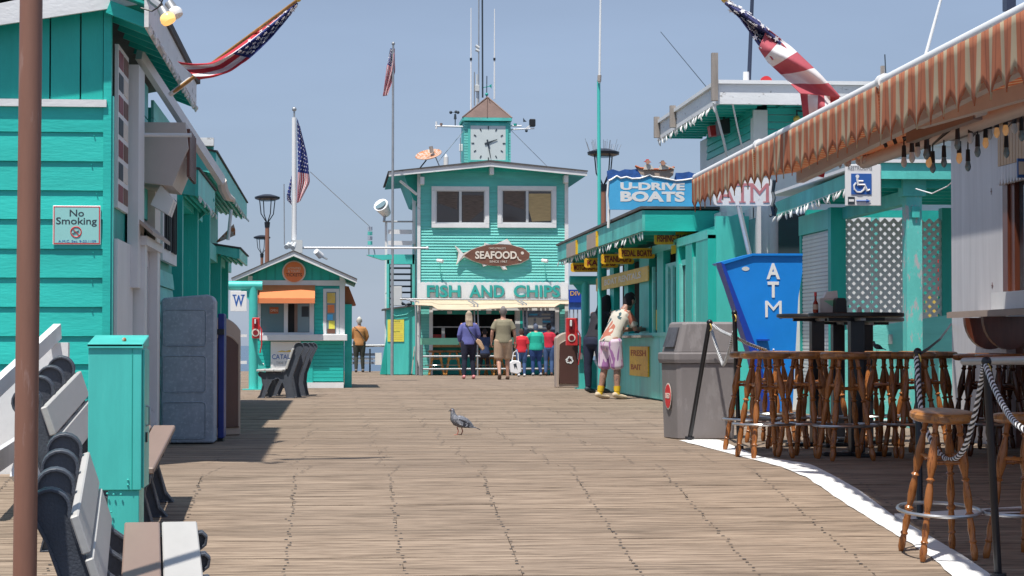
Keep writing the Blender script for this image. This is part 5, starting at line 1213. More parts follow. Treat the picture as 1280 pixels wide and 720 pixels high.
# lower wall details on the walkway face
def aw_(a,b,z0,z1,t,mt,nm,par=A_): return B(XA-t,XA+.03,ap(b),ap(a),z0,z1).build(nm,M[mt],par)
for i in range(7): MB().poly([(XA-.0,ap(889),1.6-i*.12-.115),(XA+.029,ap(889),1.6-i*.12-.115),(XA+.029,ap(889),1.6-i*.12),(XA+.018,ap(889),1.6-i*.12)],(0,ap(912)-ap(889),0)).build('clapboard',M['tealpale'],A_)
w1=aw_(886,906,1.72,2.78,.05,'white','window_frame'); B(XA-.056,XA-.05,ap(903),ap(889),1.84,2.7).build('pane',M['glassb'],w1)
B(XA-.07,XA-.055,ap(897),ap(895.5),1.84,2.7).build('mullion',M['white'],w1)
aw_(907,929,2.38,2.68,.02,'teal','panel'); w2=aw_(908,931,1.9,2.36,.03,'white','window_frame'); B(XA-.036,XA-.03,ap(927),ap(912),1.96,2.3).build('pane',M['glassb'],w2)
w3=aw_(933,949,1.0,2.7,.02,'greyw','door'); B(XA-.026,XA-.02,ap(947),ap(937),1.5,2.55).build('pane',M['glassb'],w3)
B(XA+.31,XA+.75,yA-.035,yA-.02,2.0,2.62).build('dark_window',M['glass'],A_)
MB().cyl(at(922,250,yA-.6),at(938,322,yA-.4),.03).build('diagonal_stay',M['conc'],A_,smooth=True)
MB().tube([at(892,128,26.9),at(903,170,27.0),at(910,200,27.1)],.018,5).build('cable',M['conc'],A_); MB().tube([at(915,126,26.62),at(922,160,26.8),at(931,198,27)],.012,5).build('cable',M['conc'],A_)
bulbs('string_lights','white bulb string along the fascia of the two storey building',[(xr0-.02,26.7,ZR-.25),(xr0-.02,31.5,ZR-.25)],24,'festoon lights on eaves',.014,.10)
t=thing('hanging_clutter','dark box and red bag hanging under the left soffit of the two storey building','box',tuple(at(905,165,28.5)))
fpoly(MB(),[(898,150),(912,147),(913,166),(900,168)],28.4,.25).build('dark_box',M['blackp'],t); fpoly(MB(),[(887,157),(898,156),(899,169),(889,170)],29.2,.2).build('red_bag',M['red'],t); MB().tube([at(905,150,28.4),at(905,135,28.4)],.01,4).build('cord',M['blackp'],t)
t=thing('wall_light','small brass wall lamp on the teal upper wall behind the right flag','lamp',tuple(at(996,150,yA-.1))); MB().tube([at(1003,139,yA-.02),at(996,138,yA-.15),at(996,145,yA-.15)],.012,5).build('arm',M['ink'],t); MB().ball(at(996,149,yA-.15),.05,10,7).build('lamp_head',M['gold'],t,smooth=True); MB().cyl(at(996,153,yA-.1),at(992,168,yA-.05),.012).build('rod',M['ink'],t)
# dark radio mast, thin whips and wires over it
t=thing('dark_mast','tall dark mast rising behind the two storey building roof','mast',tuple(at(937,102,29))); MB().cyl(at(936,106,29),at(941,-20,29),.03,.025).build('pole',M['slate'],t,smooth=True)
t=thing('white_whip','tilted white whip antenna above the striped awning','antenna',tuple(at(1155,77,24))); MB().cyl(at(1155,77,24),at(1178,-8,24),.022,.016).build('rod',M['pureW'],t,smooth=True); MB().cyl(at(1154.6,79,24),at(1155.5,73,24),.03).build('base',M['galv'],t)
MB().cyl(at(1155,140,24),at(1155,77,24),.02).build('socket_pipe',M['galv'],t)
t=thing('thin_whip','thin dark whip antenna on the right end of the white fascia','antenna',tuple(at(1107,100,27))); MB().cyl(at(1108,108,27),at(1106,68,27),.008).build('rod',M['ink'],t); MB().cyl(at(1108,112,27),at(1108,100,27),.03).build('base',M['conc'],t)
wire('thin dark wire sloping from the sky down to the left of the two storey building',[(826,40,40),(884,110,33)],.009,'ink')
t=thing('corner_lamp_post','dark lamp post top at the upper right corner above the awning','street lamp',tuple(at(1264,20,30))); MB().cyl(Vector((at(1264,20,30).x,30,0)),at(1264,8,30),.07,.07).build('pole',M['roller'],t,smooth=True); fb(MB(),1258.5,-4,1270,12,29.9,.2).build('lamp_box',M['slate'],t)
# ---- ATM hanging sign
s=thing('atm_sign','white hanging sign with large faded red letters ATM behind the awning edge','sign',tuple(at(928,257,24.6)))
x0,x1,z0,z1=frect(892,222,965,257,24.6); MB().poly([(u,24.6,v) for u,v in rr(x0,x1,z0,z1,.05)],(0,.06,0)).build('board',M['white'],s)
for ch,a,b in(('A',897,918),('T',918,938),('M',938,961)):
    ftext(ch,a,229,b,253,24.598,M['redl'],s,depth=.004,bold=0)
for a,b in((896,903),(911,919),(924,932),(937,944),(954,962)): fb(MB(),a,251.8,b,253.2,24.592,.003).build('letter_serif',M['redl'],s)
MB().cyl(at(922,257,24.62),at(936,318,24.7),.02).build('stay',M['conc'],s); MB().cyl(at(960,222,24.62),at(960,190,24.62),.012).build('hanger',M['galv'],s)
t=thing('cable_bundle','tangled dark cable bundle hanging right of the faded ATM sign','cable',tuple(at(966,262,24.4)))
MB().tube([at(968,225,24.4),at(966,240,24.45),at(968,248,24.4),at(965,258,24.35),at(967,268,24.4),at(962,270,24.4)],.022,6).build('bundle',M['ink'],t,smooth=True); MB().tube([at(966,255,24.4),at(970,262,24.4),at(968,270,24.4)],.02,5).build('loop',M['ink'],t,smooth=True)
# ---- big blue ATM surround
Y=24.0
s=thing('atm_booth','bright blue ATM surround with white vertical letters ATM, narrowing towards its foot','ATM',tuple(at(965,525,Y)))
m=fpoly(MB(),[(905,331),(941,318.5),(1003,318.5),(1003,340),(998,372),(990,525),(962,525),(946,440)],Y,.5); m.build('front_panel',M['blue'],s)
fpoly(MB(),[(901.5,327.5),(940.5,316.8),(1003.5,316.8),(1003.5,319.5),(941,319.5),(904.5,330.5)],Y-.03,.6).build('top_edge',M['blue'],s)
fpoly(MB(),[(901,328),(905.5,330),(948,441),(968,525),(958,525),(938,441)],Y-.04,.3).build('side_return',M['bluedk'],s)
for ch,a,b,c_,d in(('A',958,329,975,349),('T',959.5,352,973.5,372),('M',956.5,376,977,396.5)): ftext(ch,a,b,c_,d,Y-.002,M['pureW'],s,depth=.006,bold=0 if ch=='M' else .03)
c=at(932,336,Y); MB().poly([(c.x+math.cos(i*math.pi/8)*.045,Y,c.z+math.sin(i*math.pi/8)*.025) for i in range(16)],(0,-.004,0)).build('emblem',M['conc'],s)
for px,py in((967,437),(985,442)): MB().ball(at(px,py,Y-.01),.012,6,4).build('bolt',M['pureW'],s)
fb(MB(),948,424,962,426,Y-.12,.12).build('card_shelf',M['bluedk'],s)
# ================================================================== RESTROOM PORCH with lattice
XP=5.95
L=thing('lattice_porch','teal porch with white diagonal lattice, peeling post and white roller shutter','building',(6.5,23.5,0))
MB().poly([(5.6,21.25,2.60),(5.6,21.25,2.76),(5.6,26.0,2.68),(5.6,26.0,2.50)],(.05,0,0)).build('side_fascia',M['tealold'],L)
B(5.6,9,21.2,21.25,at(1150,213,21.2).z-.09,at(1150,203,21.2).z).build('front_fascia',M['tealold'],L)
B(5.55,9,21.17,24.45,2.765,2.80).build('roof',M['white'],L); B(5.55,6.1,24.453,26.1,2.765,2.80).build('roof',M['white'],L)
for i in range(6): B(5.65+.0,9,21.4+i*.5,21.46+i*.5,2.52,2.60).build('rafter',M['teal'],L)
B(5.66,9,21.26,24.4,2.61,2.64).build('ceiling',M['teald'],L)
for (px,y,w,mt) in((1143,21.35,.165,'peelpost'),): 
    x=at(px,300,y).x; B(x-w/2,x+w/2,y,y+w,0,2.55).build('post',M[mt],L); B(x-w*.75,x+w*.75,y-.02,y+w+.02,at(1143,245,y).z,at(1143,215,y).z).build('post_cap',M['tealold'],L)
    B(x-.03,x+.05,y-.03,y,at(1143,272,y).z,at(1143,258,y).z).build('outlet',M['tealmetal'],L); cpx=x
B(cpx-.06,cpx+.06,21.5,24.3,2.36,2.50).build('beam',M['tealold'],L)
x=at(1048,300,24.2).x; B(x-.09,x+.09,24.2,24.35,0,2.5).build('corner_post',M['tealv'],L)
x=at(1183,300,24.2).x; B(x-.05,x+.12,24.2,24.35,0,2.5).build('corner_post',M['tealv'],L)
# shutter wall on the walkway side
sh=B(XP+.0,XP+.04,24.36,26.1,.35,2.25).build('roller_shutter',M['greyw'],L)
zz=.4
while zz<2.22: B(XP-.008,XP,24.45,26.0,zz,zz+.03).build('shutter_slat',M['white'],sh); zz+=.047
B(XP-.02,XP+.05,26.0,26.1,0,2.4).build('jamb',M['tealv'],L); B(XP-.03,XP+.05,24.3,26.1,2.26,2.5).build('shutter_head',M['tealmetal'],L); B(XP,XP+.05,24.3,26.1,0,.35).build('base_wall',M['tealpale'],L)
# lattice panel
lx0,lx1,lz0,lz1=at(1057,300,24.2).x,at(1180,300,24.2).x,at(1120,402,24.2).z-.25,at(1120,274,24.2).z
m=MB(); sp=.108; W_=lx1-lx0; Hh=lz1-lz0
def clipseg(x,z,dx,dz_):
    ts=[]
    for (a,d,lo_,hi_) in((x,dx,lx0,lx1),(z,dz_,lz0,lz1)):
        t0,t1=(lo_-a)/d,(hi_-a)/d
        ts.append((min(t0,t1),max(t0,t1)))
    t0=max(ts[0][0],ts[1][0]);t1=min(ts[0][1],ts[1][1]); return (t0,t1) if t1>t0+.02 else None
k=-int(Hh/sp)-2
while k*sp<W_+Hh:
    c=clipseg(lx0+k*sp,lz0,1,1)
    if c: m.bar((lx0+k*sp+c[0],24.235,lz0+c[0]),(lx0+k*sp+c[1],24.235,lz0+c[1]),.008,.040)
    c=clipseg(lx0+k*sp,lz0,-1,1)
    if c: m.bar((lx0+k*sp-c[0],24.245,lz0+c[0]),(lx0+k*sp-c[1],24.245,lz0+c[1]),.008,.040)
    k+=1
m.build('lattice_strips',M['white'],L,stuff=True)
fpoly(MB(),[(1056,440),(1056,413),(1192,393),(1192,440),(1192,533),(1056,533)],21.9,.08).build('low_wall',M['tealpale'],L)
B(at(1056,500,21.85).x,at(1200,500,21.85).x,21.84,21.9,0,.07).build('low_skirting',M['white'],L)
B(XP+.1,9,26.2,26.3,0,2.6).build('back_wall',M['teald'],L)
for a,b,z0_,z1_,mt in((1056,1089,1.45,2.5,'pureW'),(1090,1099,.9,2.5,'tealpale'),(1100,1128,.9,2.5,'pureW'),(1129,1150,.9,2.5,'greyw'),(1158,1172,.9,1.5,'gold'),(1062,1089,.7,1.44,'tealpale'),(1173,1180,1.5,2.0,'red')):
    B(at(a,300,26.1).x,at(b,300,26.1).x,26.12,26.16,z0_,z1_).build('wall_board',M[mt],L)
for px,py in((1088,424),(1115,424)):
    t=B(*[*(at(px-2,py,21.8).x,at(px+2,py,21.8).x)],21.84,21.9,at(px,430,21.8).z,at(px,418,21.8).z).build('hasp',M['galv'],L)
bulbs('string_lights','white icicle bulbs hanging on the teal eave of the lattice porch',[(5.59,21.3,2.60),(5.59,25.9,2.51)],26,'festoon lights on eaves',.014,.10)
# restroom sign
s=thing('restroom_sign','white restrooms sign with blue wheelchair square and arrow','sign',tuple(at(1079,257,18.6)))
Y=18.6; fb(MB(),1057,205.5,1101,257,Y,.03).build('board',M['pureW'],s,bevel=.003)
fb(MB(),1095,207,1101.5,257,Y+.04,.03).build('back_board',M['conc'],s)
ftext('RESTROOMS',1060,207.5,1090,212.5,Y-.001,M['galv'],s,depth=.002)
fb(MB(),1064,217,1089.5,243,Y-.006,.005).build('blue_square',M['signblue'],s)
m=MB(); icon_disc(m,at(1071.5,220.5,Y),.017,Y-.007,.003,12); m.build('symbol_head',M['pureW'],s)
ww=lambda pts,r=.0115: MB().tube([at(a,b,Y-.008) for a,b in pts],r,5)
ww([(1071.5,223),(1072.5,231),(1080.5,231),(1084,238.5),(1087,237.2)]).build('symbol_body',M['pureW'],s); ww([(1072,226.5),(1079,226.5)],.009).build('symbol_arm',M['pureW'],s)
ww([(1070,228.5),(1067.5,232),(1068,236.5),(1071.5,240),(1076,240.2),(1079.5,237.5),(1080.8,234)],.009).build('symbol_wheel',M['pureW'],s)
ww([(1070.5,251.2),(1086,251.2)],.006).build('arrow',M['signblue'],s); fpoly(MB(),[(1083,248.6),(1088.5,251.2),(1083,253.8)],Y-.01,.004).build('arrow_head',M['signblue'],s)
fb(MB(),1060,246,1068.5,255.5,Y-.004,.003).build('sticker',M['ink'],s); fb(MB(),1061,249,1067.5,252,Y-.006,.003).build('sticker_band',M['pureW'],s)
for px in(1062,1093): MB().cyl(at(px,206,Y+.01),at(px,190,Y+.01),.006,n=6).build('hanger',M['ink'],s)
MB().bar(at(1050,189,Y+.02),at(1112,184,Y+.02),.03,.04).build('hanging_bar',M['oldwood'],s)

# ================================================================== BAR BUILDING
XB=5.7
Q=thing('bar_building','bar building at the right edge with pale grey wall panel and varnished window frame','building',(7,16,0))
yb0=Yx(1258,XB); yb1=Yx(1190,XB)
B(XB,XB+.08,yb0,yb1,-.1,2.75).build('wall_panel',M['greyw'],Q)
B(XB+.081,9,yb1-.1,yb1,-.1,2.75).build('back_wall',M['greyw'],Q); B(XB+.081,XB+.2,10,yb1-.1,-.5,.9).build('base_wall',M['darkwood'],Q)
B(XB-.03,XB+.06,yb0-.14,yb0-.01,1.3,2.55).build('window_frame',M['darkwood'],Q); B(XB-.01,XB+.05,yb0-.26,yb0-.145,1.3,2.5).build('window_frame',M['darkwood'],Q)
B(XB+.03,XB+.06,13,yb0-.27,1.2,2.4).build('window_pane',M['glass'],Q)
z230=zx(1265,228,XB)
for i in range(14):
    y=yb0-.01-(i+1)*.078; x=XB-.07
    MB().poly([(x,y+.004,2.78),(x,y+.074,2.78),(x,y+.074,z230+.145),(x,y+.004,z230+.145)],(.03,0,0)).build('scalloped_board',M['pine'],Q)
    MB().poly([(x-.004,y+.004,z230+.14),(x-.004,y+.074,z230+.14),(x-.004,y+.074,z230+.03),(x-.004,y+.060,z230-.005),(x-.004,y+.039,z230-.018),(x-.004,y+.018,z230-.005),(x-.004,y+.004,z230+.03)],(.034,0,0)).build('scallop_tip',M['greyw'],Q)
for px,py in((1240.5,239),(1241,357)):
    y=Yx(px,XB); z=zx(px,py,XB)
    MB().poly([(XB-.004,y+.03,z),(XB-.004,y+.005,z+.005),(XB-.004,y,z+.03),(XB-.004,y-.005,z+.005),(XB-.004,y-.03,z),(XB-.004,y-.005,z-.005),(XB-.004,y,z-.03),(XB-.004,y+.005,z-.005)],(.003,0,0)).build('star_bolt',M['darkwood'],Q)
B(4.2,9,10.5,16.2,2.76,2.86).build('roof',M['oldwood'],Q); B(5.5,9,16.203,yb1,2.758,2.858).build('roof',M['oldwood'],Q)
B(4.2,XB,10.5,16.2,2.66,2.70).build('ceiling',M['offwhite'],Q)
# gutter and its beam
MB().cyl((4.14,11.9,2.30),(4.18,16.1,2.31),.05,n=12).build('gutter_pipe',M['awnarm'],Q,smooth=True)
for i in range(12): MB().bar((4.2,10.8+i*.45,2.62),(5.6,10.8+i*.45,2.66),.06,.1).build('ceiling_joist',M['roller'],Q)
ctz=1.15
cn=thing('bar_counter','weathered bar counter with dark red brackets fixed to the grey wall panel','counter',(5.5,17,0))
B(5.42,XB-.005,14.6,Yx(1197,5.5),ctz-.03,ctz+.01).build('counter_top',M['oldwood'],cn); B(5.40,5.42,14.6,Yx(1197,5.5)-.01,ctz-.045,ctz+.005).build('edge_trim',M['tan'],cn)
for i,px in enumerate((1226,1262)):
    y=Yx(px,5.5); n=14
    pts=[(5.45,y+.30*math.cos(math.pi+math.pi*k/n),ctz-.05+.26*math.sin(math.pi+math.pi*k/n)*1.0) for k in range(n+1)]
    cxx=at(px+12*(1-i),420,y).x; yy=y+.0
    MB().poly([(cxx-.22+ .22*(1+math.cos(math.pi+math.pi*k/n)),yy,ctz-.05+.27*math.sin(math.pi+math.pi*k/n)) for k in range(n+1)],(0,.06,0)).build('round_bracket',M['darkwood'],cn)
bx=B(XB-.16,XB-.01,yb0-1.4,Yx(1248,XB-.1),ctz+.012,ctz+.16).build('white_planter',M['white']); tag(bx,'white wooden box standing on the bar counter by the window','box')
ps=thing('wall_picture','small framed picture on the pine boards at the right edge','picture',tuple(at(1277,205,15))); fb(MB(),1272.5,198,1284,222,14.9,.03).build('frame',M['signblue'],ps); fb(MB(),1274,202,1284,218,14.89,.01).build('print',M['cream'],ps)
# ================================================================== STRIPED AWNING
AW=thing('striped_awning','long striped awning with scalloped valance over the bar stools on the right','awning',(3.2,12,0))
PA,PB=at(870,222,16.5),at(1300,2,8.45)
MB().cyl(PA,PB,.030,.030,14).build('front_bar',M['pureW'],AW,smooth=True)
dPA=(PB-PA)
def onbar(px):  # parameter along the bar whose picture x is px
    lo_,hi_=0,1
    for _ in range(40):
        m_=(lo_+hi_)/2; p=PA+dPA*m_-EYE; x=640+F*p.dot(rt)/p.dot(fw)
        if x<px: lo_=m_
        else: hi_=m_
    return lo_
def valance(pa,pb,drop0,drop1):
    a,b=onbar(pa),onbar(pb); L_=(dPA*(b-a)).length; n=int(L_/.018)
    per=.32
    def fn(u,v):
        t=a+(b-a)*u; p=PA+dPA*t; s_=t*dPA.length
        w=(s_/(per*.72))%1; pt=1-abs(2*w-1)      # pointed scallops
        d=(drop0+(drop1-drop0)*u)*(.66+.34*pt**.8)
        x=p.x-.028+.010*v*math.sin(s_*2*math.pi/(per*.72))+.004*math.sin(s_*7)
        return Vector((x,p.y,p.z-.02-d*v))
    m=MB(); m.grid(fn,n,6)
    o=m.build('valance',M['awncloth'],AW,smooth=False); o.data.polygons.foreach_set('use_smooth',[True]*len(o.data.polygons)); s=o.modifiers.new('t','SOLIDIFY'); s.thickness=.006
valance(870,947,.27,.27); valance(951,1103,.30,.30); valance(1106,1298,.33,.32)
for px in(949,1104.5):
    t=onbar(px); p=PA+dPA*t; MB().cyl(p-dPA.normalized()*.03,p+dPA.normalized()*.03,.042,n=14).build('bar_collar',M['pureW'],AW,smooth=True)
# sloping fabric roof, seen from below
def fab(u,v):
    p=PA+dPA*u; return Vector((p.x+v*(4.35-p.x),p.y,p.z-.01+v*.20-.05*math.sin(v*math.pi)))
m=MB(); m.grid(fab,60,6); o=m.build('canopy_cloth',M['awncloth'],AW,smooth=True); s=o.modifiers.new('t','SOLIDIFY'); s.thickness=.006
def beam(a,Ya,b,Yb,w,h,mt,nm='beam'): MB().bar(at(*a,Ya),at(*b,Yb),w,h).build(nm,M[mt],AW)
beam((1000,222),13.6,(1290,76),9.2,.05,.07,'awnarm')
beam((1150,152),12.2,(1290,112),10.2,.05,.085,'awnarm')
beam((1138,170),12.9,(1222,140),11.9,.06,.09,'roller','folding_arm')
for i,(px,py,y) in enumerate(((1222,137,11.9),(1240,128,11.6),(1262,120,11.2))): MB().cyl(at(px-6,py+1,y),at(px+8,py-3,y),.05,n=10).build('arm_joint',M['awnarm'],AW,smooth=True)
MB().cyl(at(1180,137,12.6),at(1196,134,12.5),.045).build('arm_joint',M['awnarm'],AW,smooth=True)
MB().cyl((4.3,8.3,2.40),(4.3,16,2.40),.06,n=10).build('roller_tube',M['roller'],AW,smooth=True)
# edison festoon
fs=thing('bulb_festoon','black cable festoon with warm filament bulbs under the striped awning','string lights',tuple(at(1200,180,14)))
bp_=[(1158,193,0),(1161,203,1),(1180,203,0),(1197,181,0),(1199,198,1),(1210,208,0),(1213,173,2),(1232,179,1),(1246,166,1),(1257,163,1),(1258,191,0),(1268,161,2),(1277,170,0),(1237,168,2),(1166,210,0),(1222,190,0),(1147,190,2),(1130,203,2),(1140,197,2)]
prev=None; cab=[]
for i,(px,py,k) in enumerate(bp_):
    y=13.2+(i%3)*.3; p=at(px,py,y)
    MB().cyl(p+Vector((0,0,.035)),p+Vector((0,0,.115)),.017,.014,8).build('socket',M['blackp'],fs,smooth=True)
    MB().lathe(p+Vector((0,0,.045)),p+Vector((0,0,-.035)),[(0,.011),(.3,.017),(.6,.022),(.85,.016),(1,.005)],10).build('bulb',M['fil' if k==1 else 'glassb' if k==0 else 'conc'],fs,smooth=True)
    MB().cyl(p+Vector((0,0,.115)),p+Vector((0,0,.16)),.005,n=5).build('drop_cable',M['blackp'],fs); cab.append(p+Vector((0,0,.16)))
cab.sort(key=lambda p:p.x); MB().tube(cab,.007,5).build('cable',M['blackp'],fs)
for i in range(7):
    p=at(1108+i*12,184-i*4,14.4); MB().cyl(p,p+Vector((-.02,0,.05)),.014,n=8).build('socket',M['blackp'],fs)
bulbs('string_lights','big clear bulbs on the string beside the restrooms sign',[at(1050,199,16.2),at(1070,196,16),at(1092,192,15.8),at(1150,165,15)],9,'festoon lights on eaves',.017,.07,'conc','ink')
wire('thin white cord drooping between the peeling post and the grey wall panel',[(1145,236,20),(1165,242,19.5),(1184,233,19.2),(1192,226,19)],.006,'pureW','cord','cord')
# flags on poles
t=thing('flag_staff','wooden flag staff leaning out from the left shop eave','flagpole',tuple(at(215,115,15.5))); MB().cyl(at(213,118,15.7),at(372,0,14.6),.014,.012,10).build('staff',M['pine'],t,smooth=True); MB().cyl(at(213,118,15.7),at(238,99,15.55),.019).build('holder',M['pureW'],t,smooth=True); MB().ball(at(373,-1,14.6),.02,8,6).build('finial',M['gold'],t,smooth=True)
flag([(371,0),(346,20),(312,46),(283,66),(262,78),(240,79),(221,77)],[(373,3),(360,22),(338,48),(312,73),(290,90),(268,98),(249,101)],14.9,'large flag twisted along the wooden staff at the left shop eave',waves=1.3,depth=.05,canton=(.50,.72),vflip=True,sz=.019,nu=110,fold=.6,ns=5)
t=thing('flag_staff','white flag staff rising left from the striped awning','flagpole',tuple(at(1065,138,13))); MB().cyl(at(1068,142,13.05),at(905,-2,13.25),.017,.013,10).build('staff',M['conc'],t,smooth=True); MB().ball(at(906,-1,13.2),.025,8,6).build('finial',M['gold'],t,smooth=True)
FM2=[paint('faded_red_cloth',(.44,.085,.11),.8,.12,6,bump=.1),FM[1],paint('faded_navy_cloth',(.05,.055,.17),.8,.12,6,bump=.1)]
fg=flag([(907,1),(935,15),(962,38),(988,64)],[(905,4),(925,24),(943,50),(962,78)],12.95,'faded large flag hanging from the right staff in front of the white fascia',waves=1.3,depth=.05,canton=(.86,1.01),sz=.022,nu=60,fold=.5,mats=FM2)
flag([(958,34),(990,58),(1026,92),(1052,122)],[(948,60),(962,80),(980,97),(1001,118)],12.9,'',waves=1.0,depth=.04,canton=(-1,-1),nu=60,fold=.4,stars=False,parent=fg,cross=True,ns=5,mats=FM2)
flag([(1050,120),(1047,138),(1042,161)],[(999,108),(1004,146),(1009,190)],12.97,'',waves=1.2,depth=.05,canton=(-1,-1),nu=40,fold=.5,stars=False,parent=fg,ns=5,mats=FM2)
fpoly(MB(),[(1013,207),(1033,206),(1030,222),(1012,218)],13.3,.01).build('flag_tip',FM[0]); tg=bpy.data.objects['flag_tip']; tag(tg,'red lower tip of cloth hanging below the awning valance','cloth')
# ================================================================== GREY SWING TOP BIN
def loft(rings,close=True):
    m=MB(); vs=[p for r in rings for p in r]; n=len(rings[0]); fs=[]
    for k in range(len(rings)-1):
        for i in range(n): fs.append((k*n+i,k*n+(i+1)%n,(k+1)*n+(i+1)%n,(k+1)*n+i))
    fs+=[tuple(range(n-1,-1,-1)),tuple(range((len(rings)-1)*n,len(rings)*n))]
    return m.add(vs,fs)
C0=gr(847,549.5); A0=gr(823,546.5); B0=gr(921,549); 
A0=Vector((A0.x,C0.y+.40,0)); B0=Vector((B0.x,C0.y+.02,0)); D0=Vector((B0.x-.02,C0.y+.55,0))
cen=(A0+B0+C0+D0)/4
def rg(z,s,ch=.03):
    out=[]
    P_=[A0,C0,B0,D0]
    for i in range(4):
        p=cen+(P_[i]-cen)*s; a=cen+(P_[i-1]-cen)*s; b=cen+(P_[(i+1)%4]-cen)*s
        out+= [p+(a-p).normalized()*ch,p+(b-p).normalized()*ch]
    return [Vector((q.x,q.y,z)) for q in out]
bn=thing('trash_bin','large grey plastic swing top trash bin with a round sticker beside the white line','bin',(cen.x,cen.y,0))
loft([rg(.005,.94),rg(.70,1.0)]).build('body',M['grey'],bn,bevel=.006)
loft([rg(.70,1.06),rg(.735,1.09),rg(.79,1.09),rg(.80,1.04)]).build('rim',M['grey'],bn,bevel=.005)
def rgh(z,s,dx): return [Vector((q.x+dx,q.y,z)) for q in rg(z,s)]
hz1=at(870,403,19.4).z
loft([rg(.80,.99),rgh(hz1-.02,.88,.03),rgh(hz1,.82,.03)]).build('hood',M['grey'],bn,bevel=.006)
dmat=paint('dark_worn_flap',(.085,.085,.10),.5,.3,6,bump=.2,peel=(.2,.2,.2),peel_amt=.36)
fr_=[gr(0,0)] ; a_,c_=rg(.85,.975)[1],rg(.85,.975)[2]; at_,ct_=rgh(hz1-.05,.895,.03)[1],rgh(hz1-.05,.895,.03)[2]
nrm=Vector((-(c_-a_).y,(c_-a_).x,0)).normalized()*-1
if nrm.x>0: nrm=-nrm
q=[a_.lerp(c_,.14),a_.lerp(c_,.86),at_.lerp(ct_,.86),at_.lerp(ct_,.14)]
MB().poly([p+nrm*.003 for p in q],nrm*.012).build('flap',dmat,bn)
st=at(832.5,494,19.5); a_,c_=rg(.4,.972)[1],rg(.4,.972)[2]; mid=a_.lerp(c_,.5)
u=(c_-a_).normalized()
ce=Vector((mid.x,mid.y,st.z)); 
for r_,mt,o_ in((.095,'cream',.006),(.085,'red',.009)): MB().poly([ce+nrm*(o_+.008)+u*math.cos(i*math.pi/10)*r_*.8+Vector((0,0,math.sin(i*math.pi/10)*r_*1.3)) for i in range(20)],nrm*.002).build('sticker',M[mt],bn)
text('USED',ce+nrm*.02-u*.05+Vector((0,0,-.02)),u*.10,(0,0,.05),nrm,M['cream'],bn,depth=.002,bold=.02)
# ================================================================== STOOLS
def stool_proto(name,label,legm,seatm,hgt=.80,group='round wooden bar stools under the striped awning'):
    t=thing('bar_stool',label,'bar stool',local=True,group=group)
    MB().lathe((0,0,hgt-.055),(0,0,hgt),[(0,.155),(.12,.175),(.4,.187),(.75,.186),(.93,.176),(1,.150)],26).build('seat',M[seatm],t,smooth=True,loc=True)
    prof=[(t_,(r_-.018)*1.5+.0205) for t_,r_ in [(0,.013),(.03,.018),(.08,.019),(.12,.015),(.135,.020),(.15,.015),(.22,.019),(.30,.015),(.315,.022),(.33,.022),(.345,.015),(.42,.021),(.50,.019),(.56,.014),(.575,.022),(.59,.014),(.68,.024),(.78,.021),(.88,.013),(.895,.020),(.91,.014),(1,.017)]]
    first=None
    for k in range(4):
        a=math.pi/4+k*math.pi/2; b0=Vector((math.cos(a)*.225,math.sin(a)*.225,0)); t0=Vector((math.cos(a)*.095,math.sin(a)*.095,hgt-.04))
        MB().lathe(b0,t0,prof,11).build('leg',M[legm],t,smooth=True,loc=True)
    def lp(k,z):
        a=math.pi/4+k*math.pi/2; r=.225+(.095-.225)*z/(hgt-.04); return Vector((math.cos(a)*r,math.sin(a)*r,z))
    for k in range(4):
        z=hgt*.66+(.025 if k%2 else 0)
        MB().lathe(lp(k,z),lp((k+1)%4,z),[(0,.008),(.2,.012),(.4,.010),(.5,.016),(.6,.010),(.8,.012),(1,.008)],8).build('stretcher',M[legm],t,smooth=True,loc=True)
    MB().ring((0,0,.255),.235,.0105,(0,0,1),34,6).build('foot_ring',M['steel'],t,smooth=True,loc=True)
    for k in range(2):
        z=hgt*.44; 
    return t
near=stool_proto('bar_stool','honey bar stool standing alone on the white line behind the hanging rope','stool','seat')
g_=gr(1172,694.5); near.location=(g_.x,g_.y,dz(g_.y)); near.rotation_euler=(math.atan(SL)*.9,0,.12); near.scale=(.97,.97,1.01)
def place_st(src,px,py,lab,rz,scale=None,Y_=None):
    p=gr(px,py); return dup(src,(p.x,p.y,dz(p.y)),rz,lab,scale=scale)
place_st(near,1283,700,'honey bar stool cut off by the right picture edge beside the black rope post',.5)
rows=[(956,572,'leftmost bar stool of the front row, beside the black rope post',.2),(1008,571,'second bar stool from the rope post in the front row',.9),(1057,575,'third bar stool of the front row with the widest worn seat, before the table base',.1),
(941,563,'bar stool tucked behind the leftmost front stool',.6),(985,560,'bar stool standing behind the gap between the first two front stools',1.3),(1030,560,'bar stool behind the second and third front stools',.4),
(1110,571,'bar stool right of the black table base',.8),(1140,572,'bar stool left of the thin black rope post',.15),(1168,565,'bar stool right of the thin rope post before the teal low wall',1.1),
(1090,558,'bar stool behind the table base in the second row',.3),(964,553,'bar stool in the back row directly before the blue ATM surround',.9),(1150,556,'bar stool in the back row before the peeling teal post',.5)]
for px,py,lab,rz in rows: place_st(near,px,py,lab,rz,(1.02,1.02,1.02))
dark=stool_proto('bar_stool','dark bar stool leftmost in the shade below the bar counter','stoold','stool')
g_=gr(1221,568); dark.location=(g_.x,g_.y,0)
for px,py,lab,rz in((1249,571,'dark bar stool under the near red counter bracket',.5),(1272,566,'dark bar stool partly cut by the right edge below the counter',.9),(1234,560,'dark bar stool at the back of the group below the counter',.2)): place_st(dark,px,py,lab,rz)
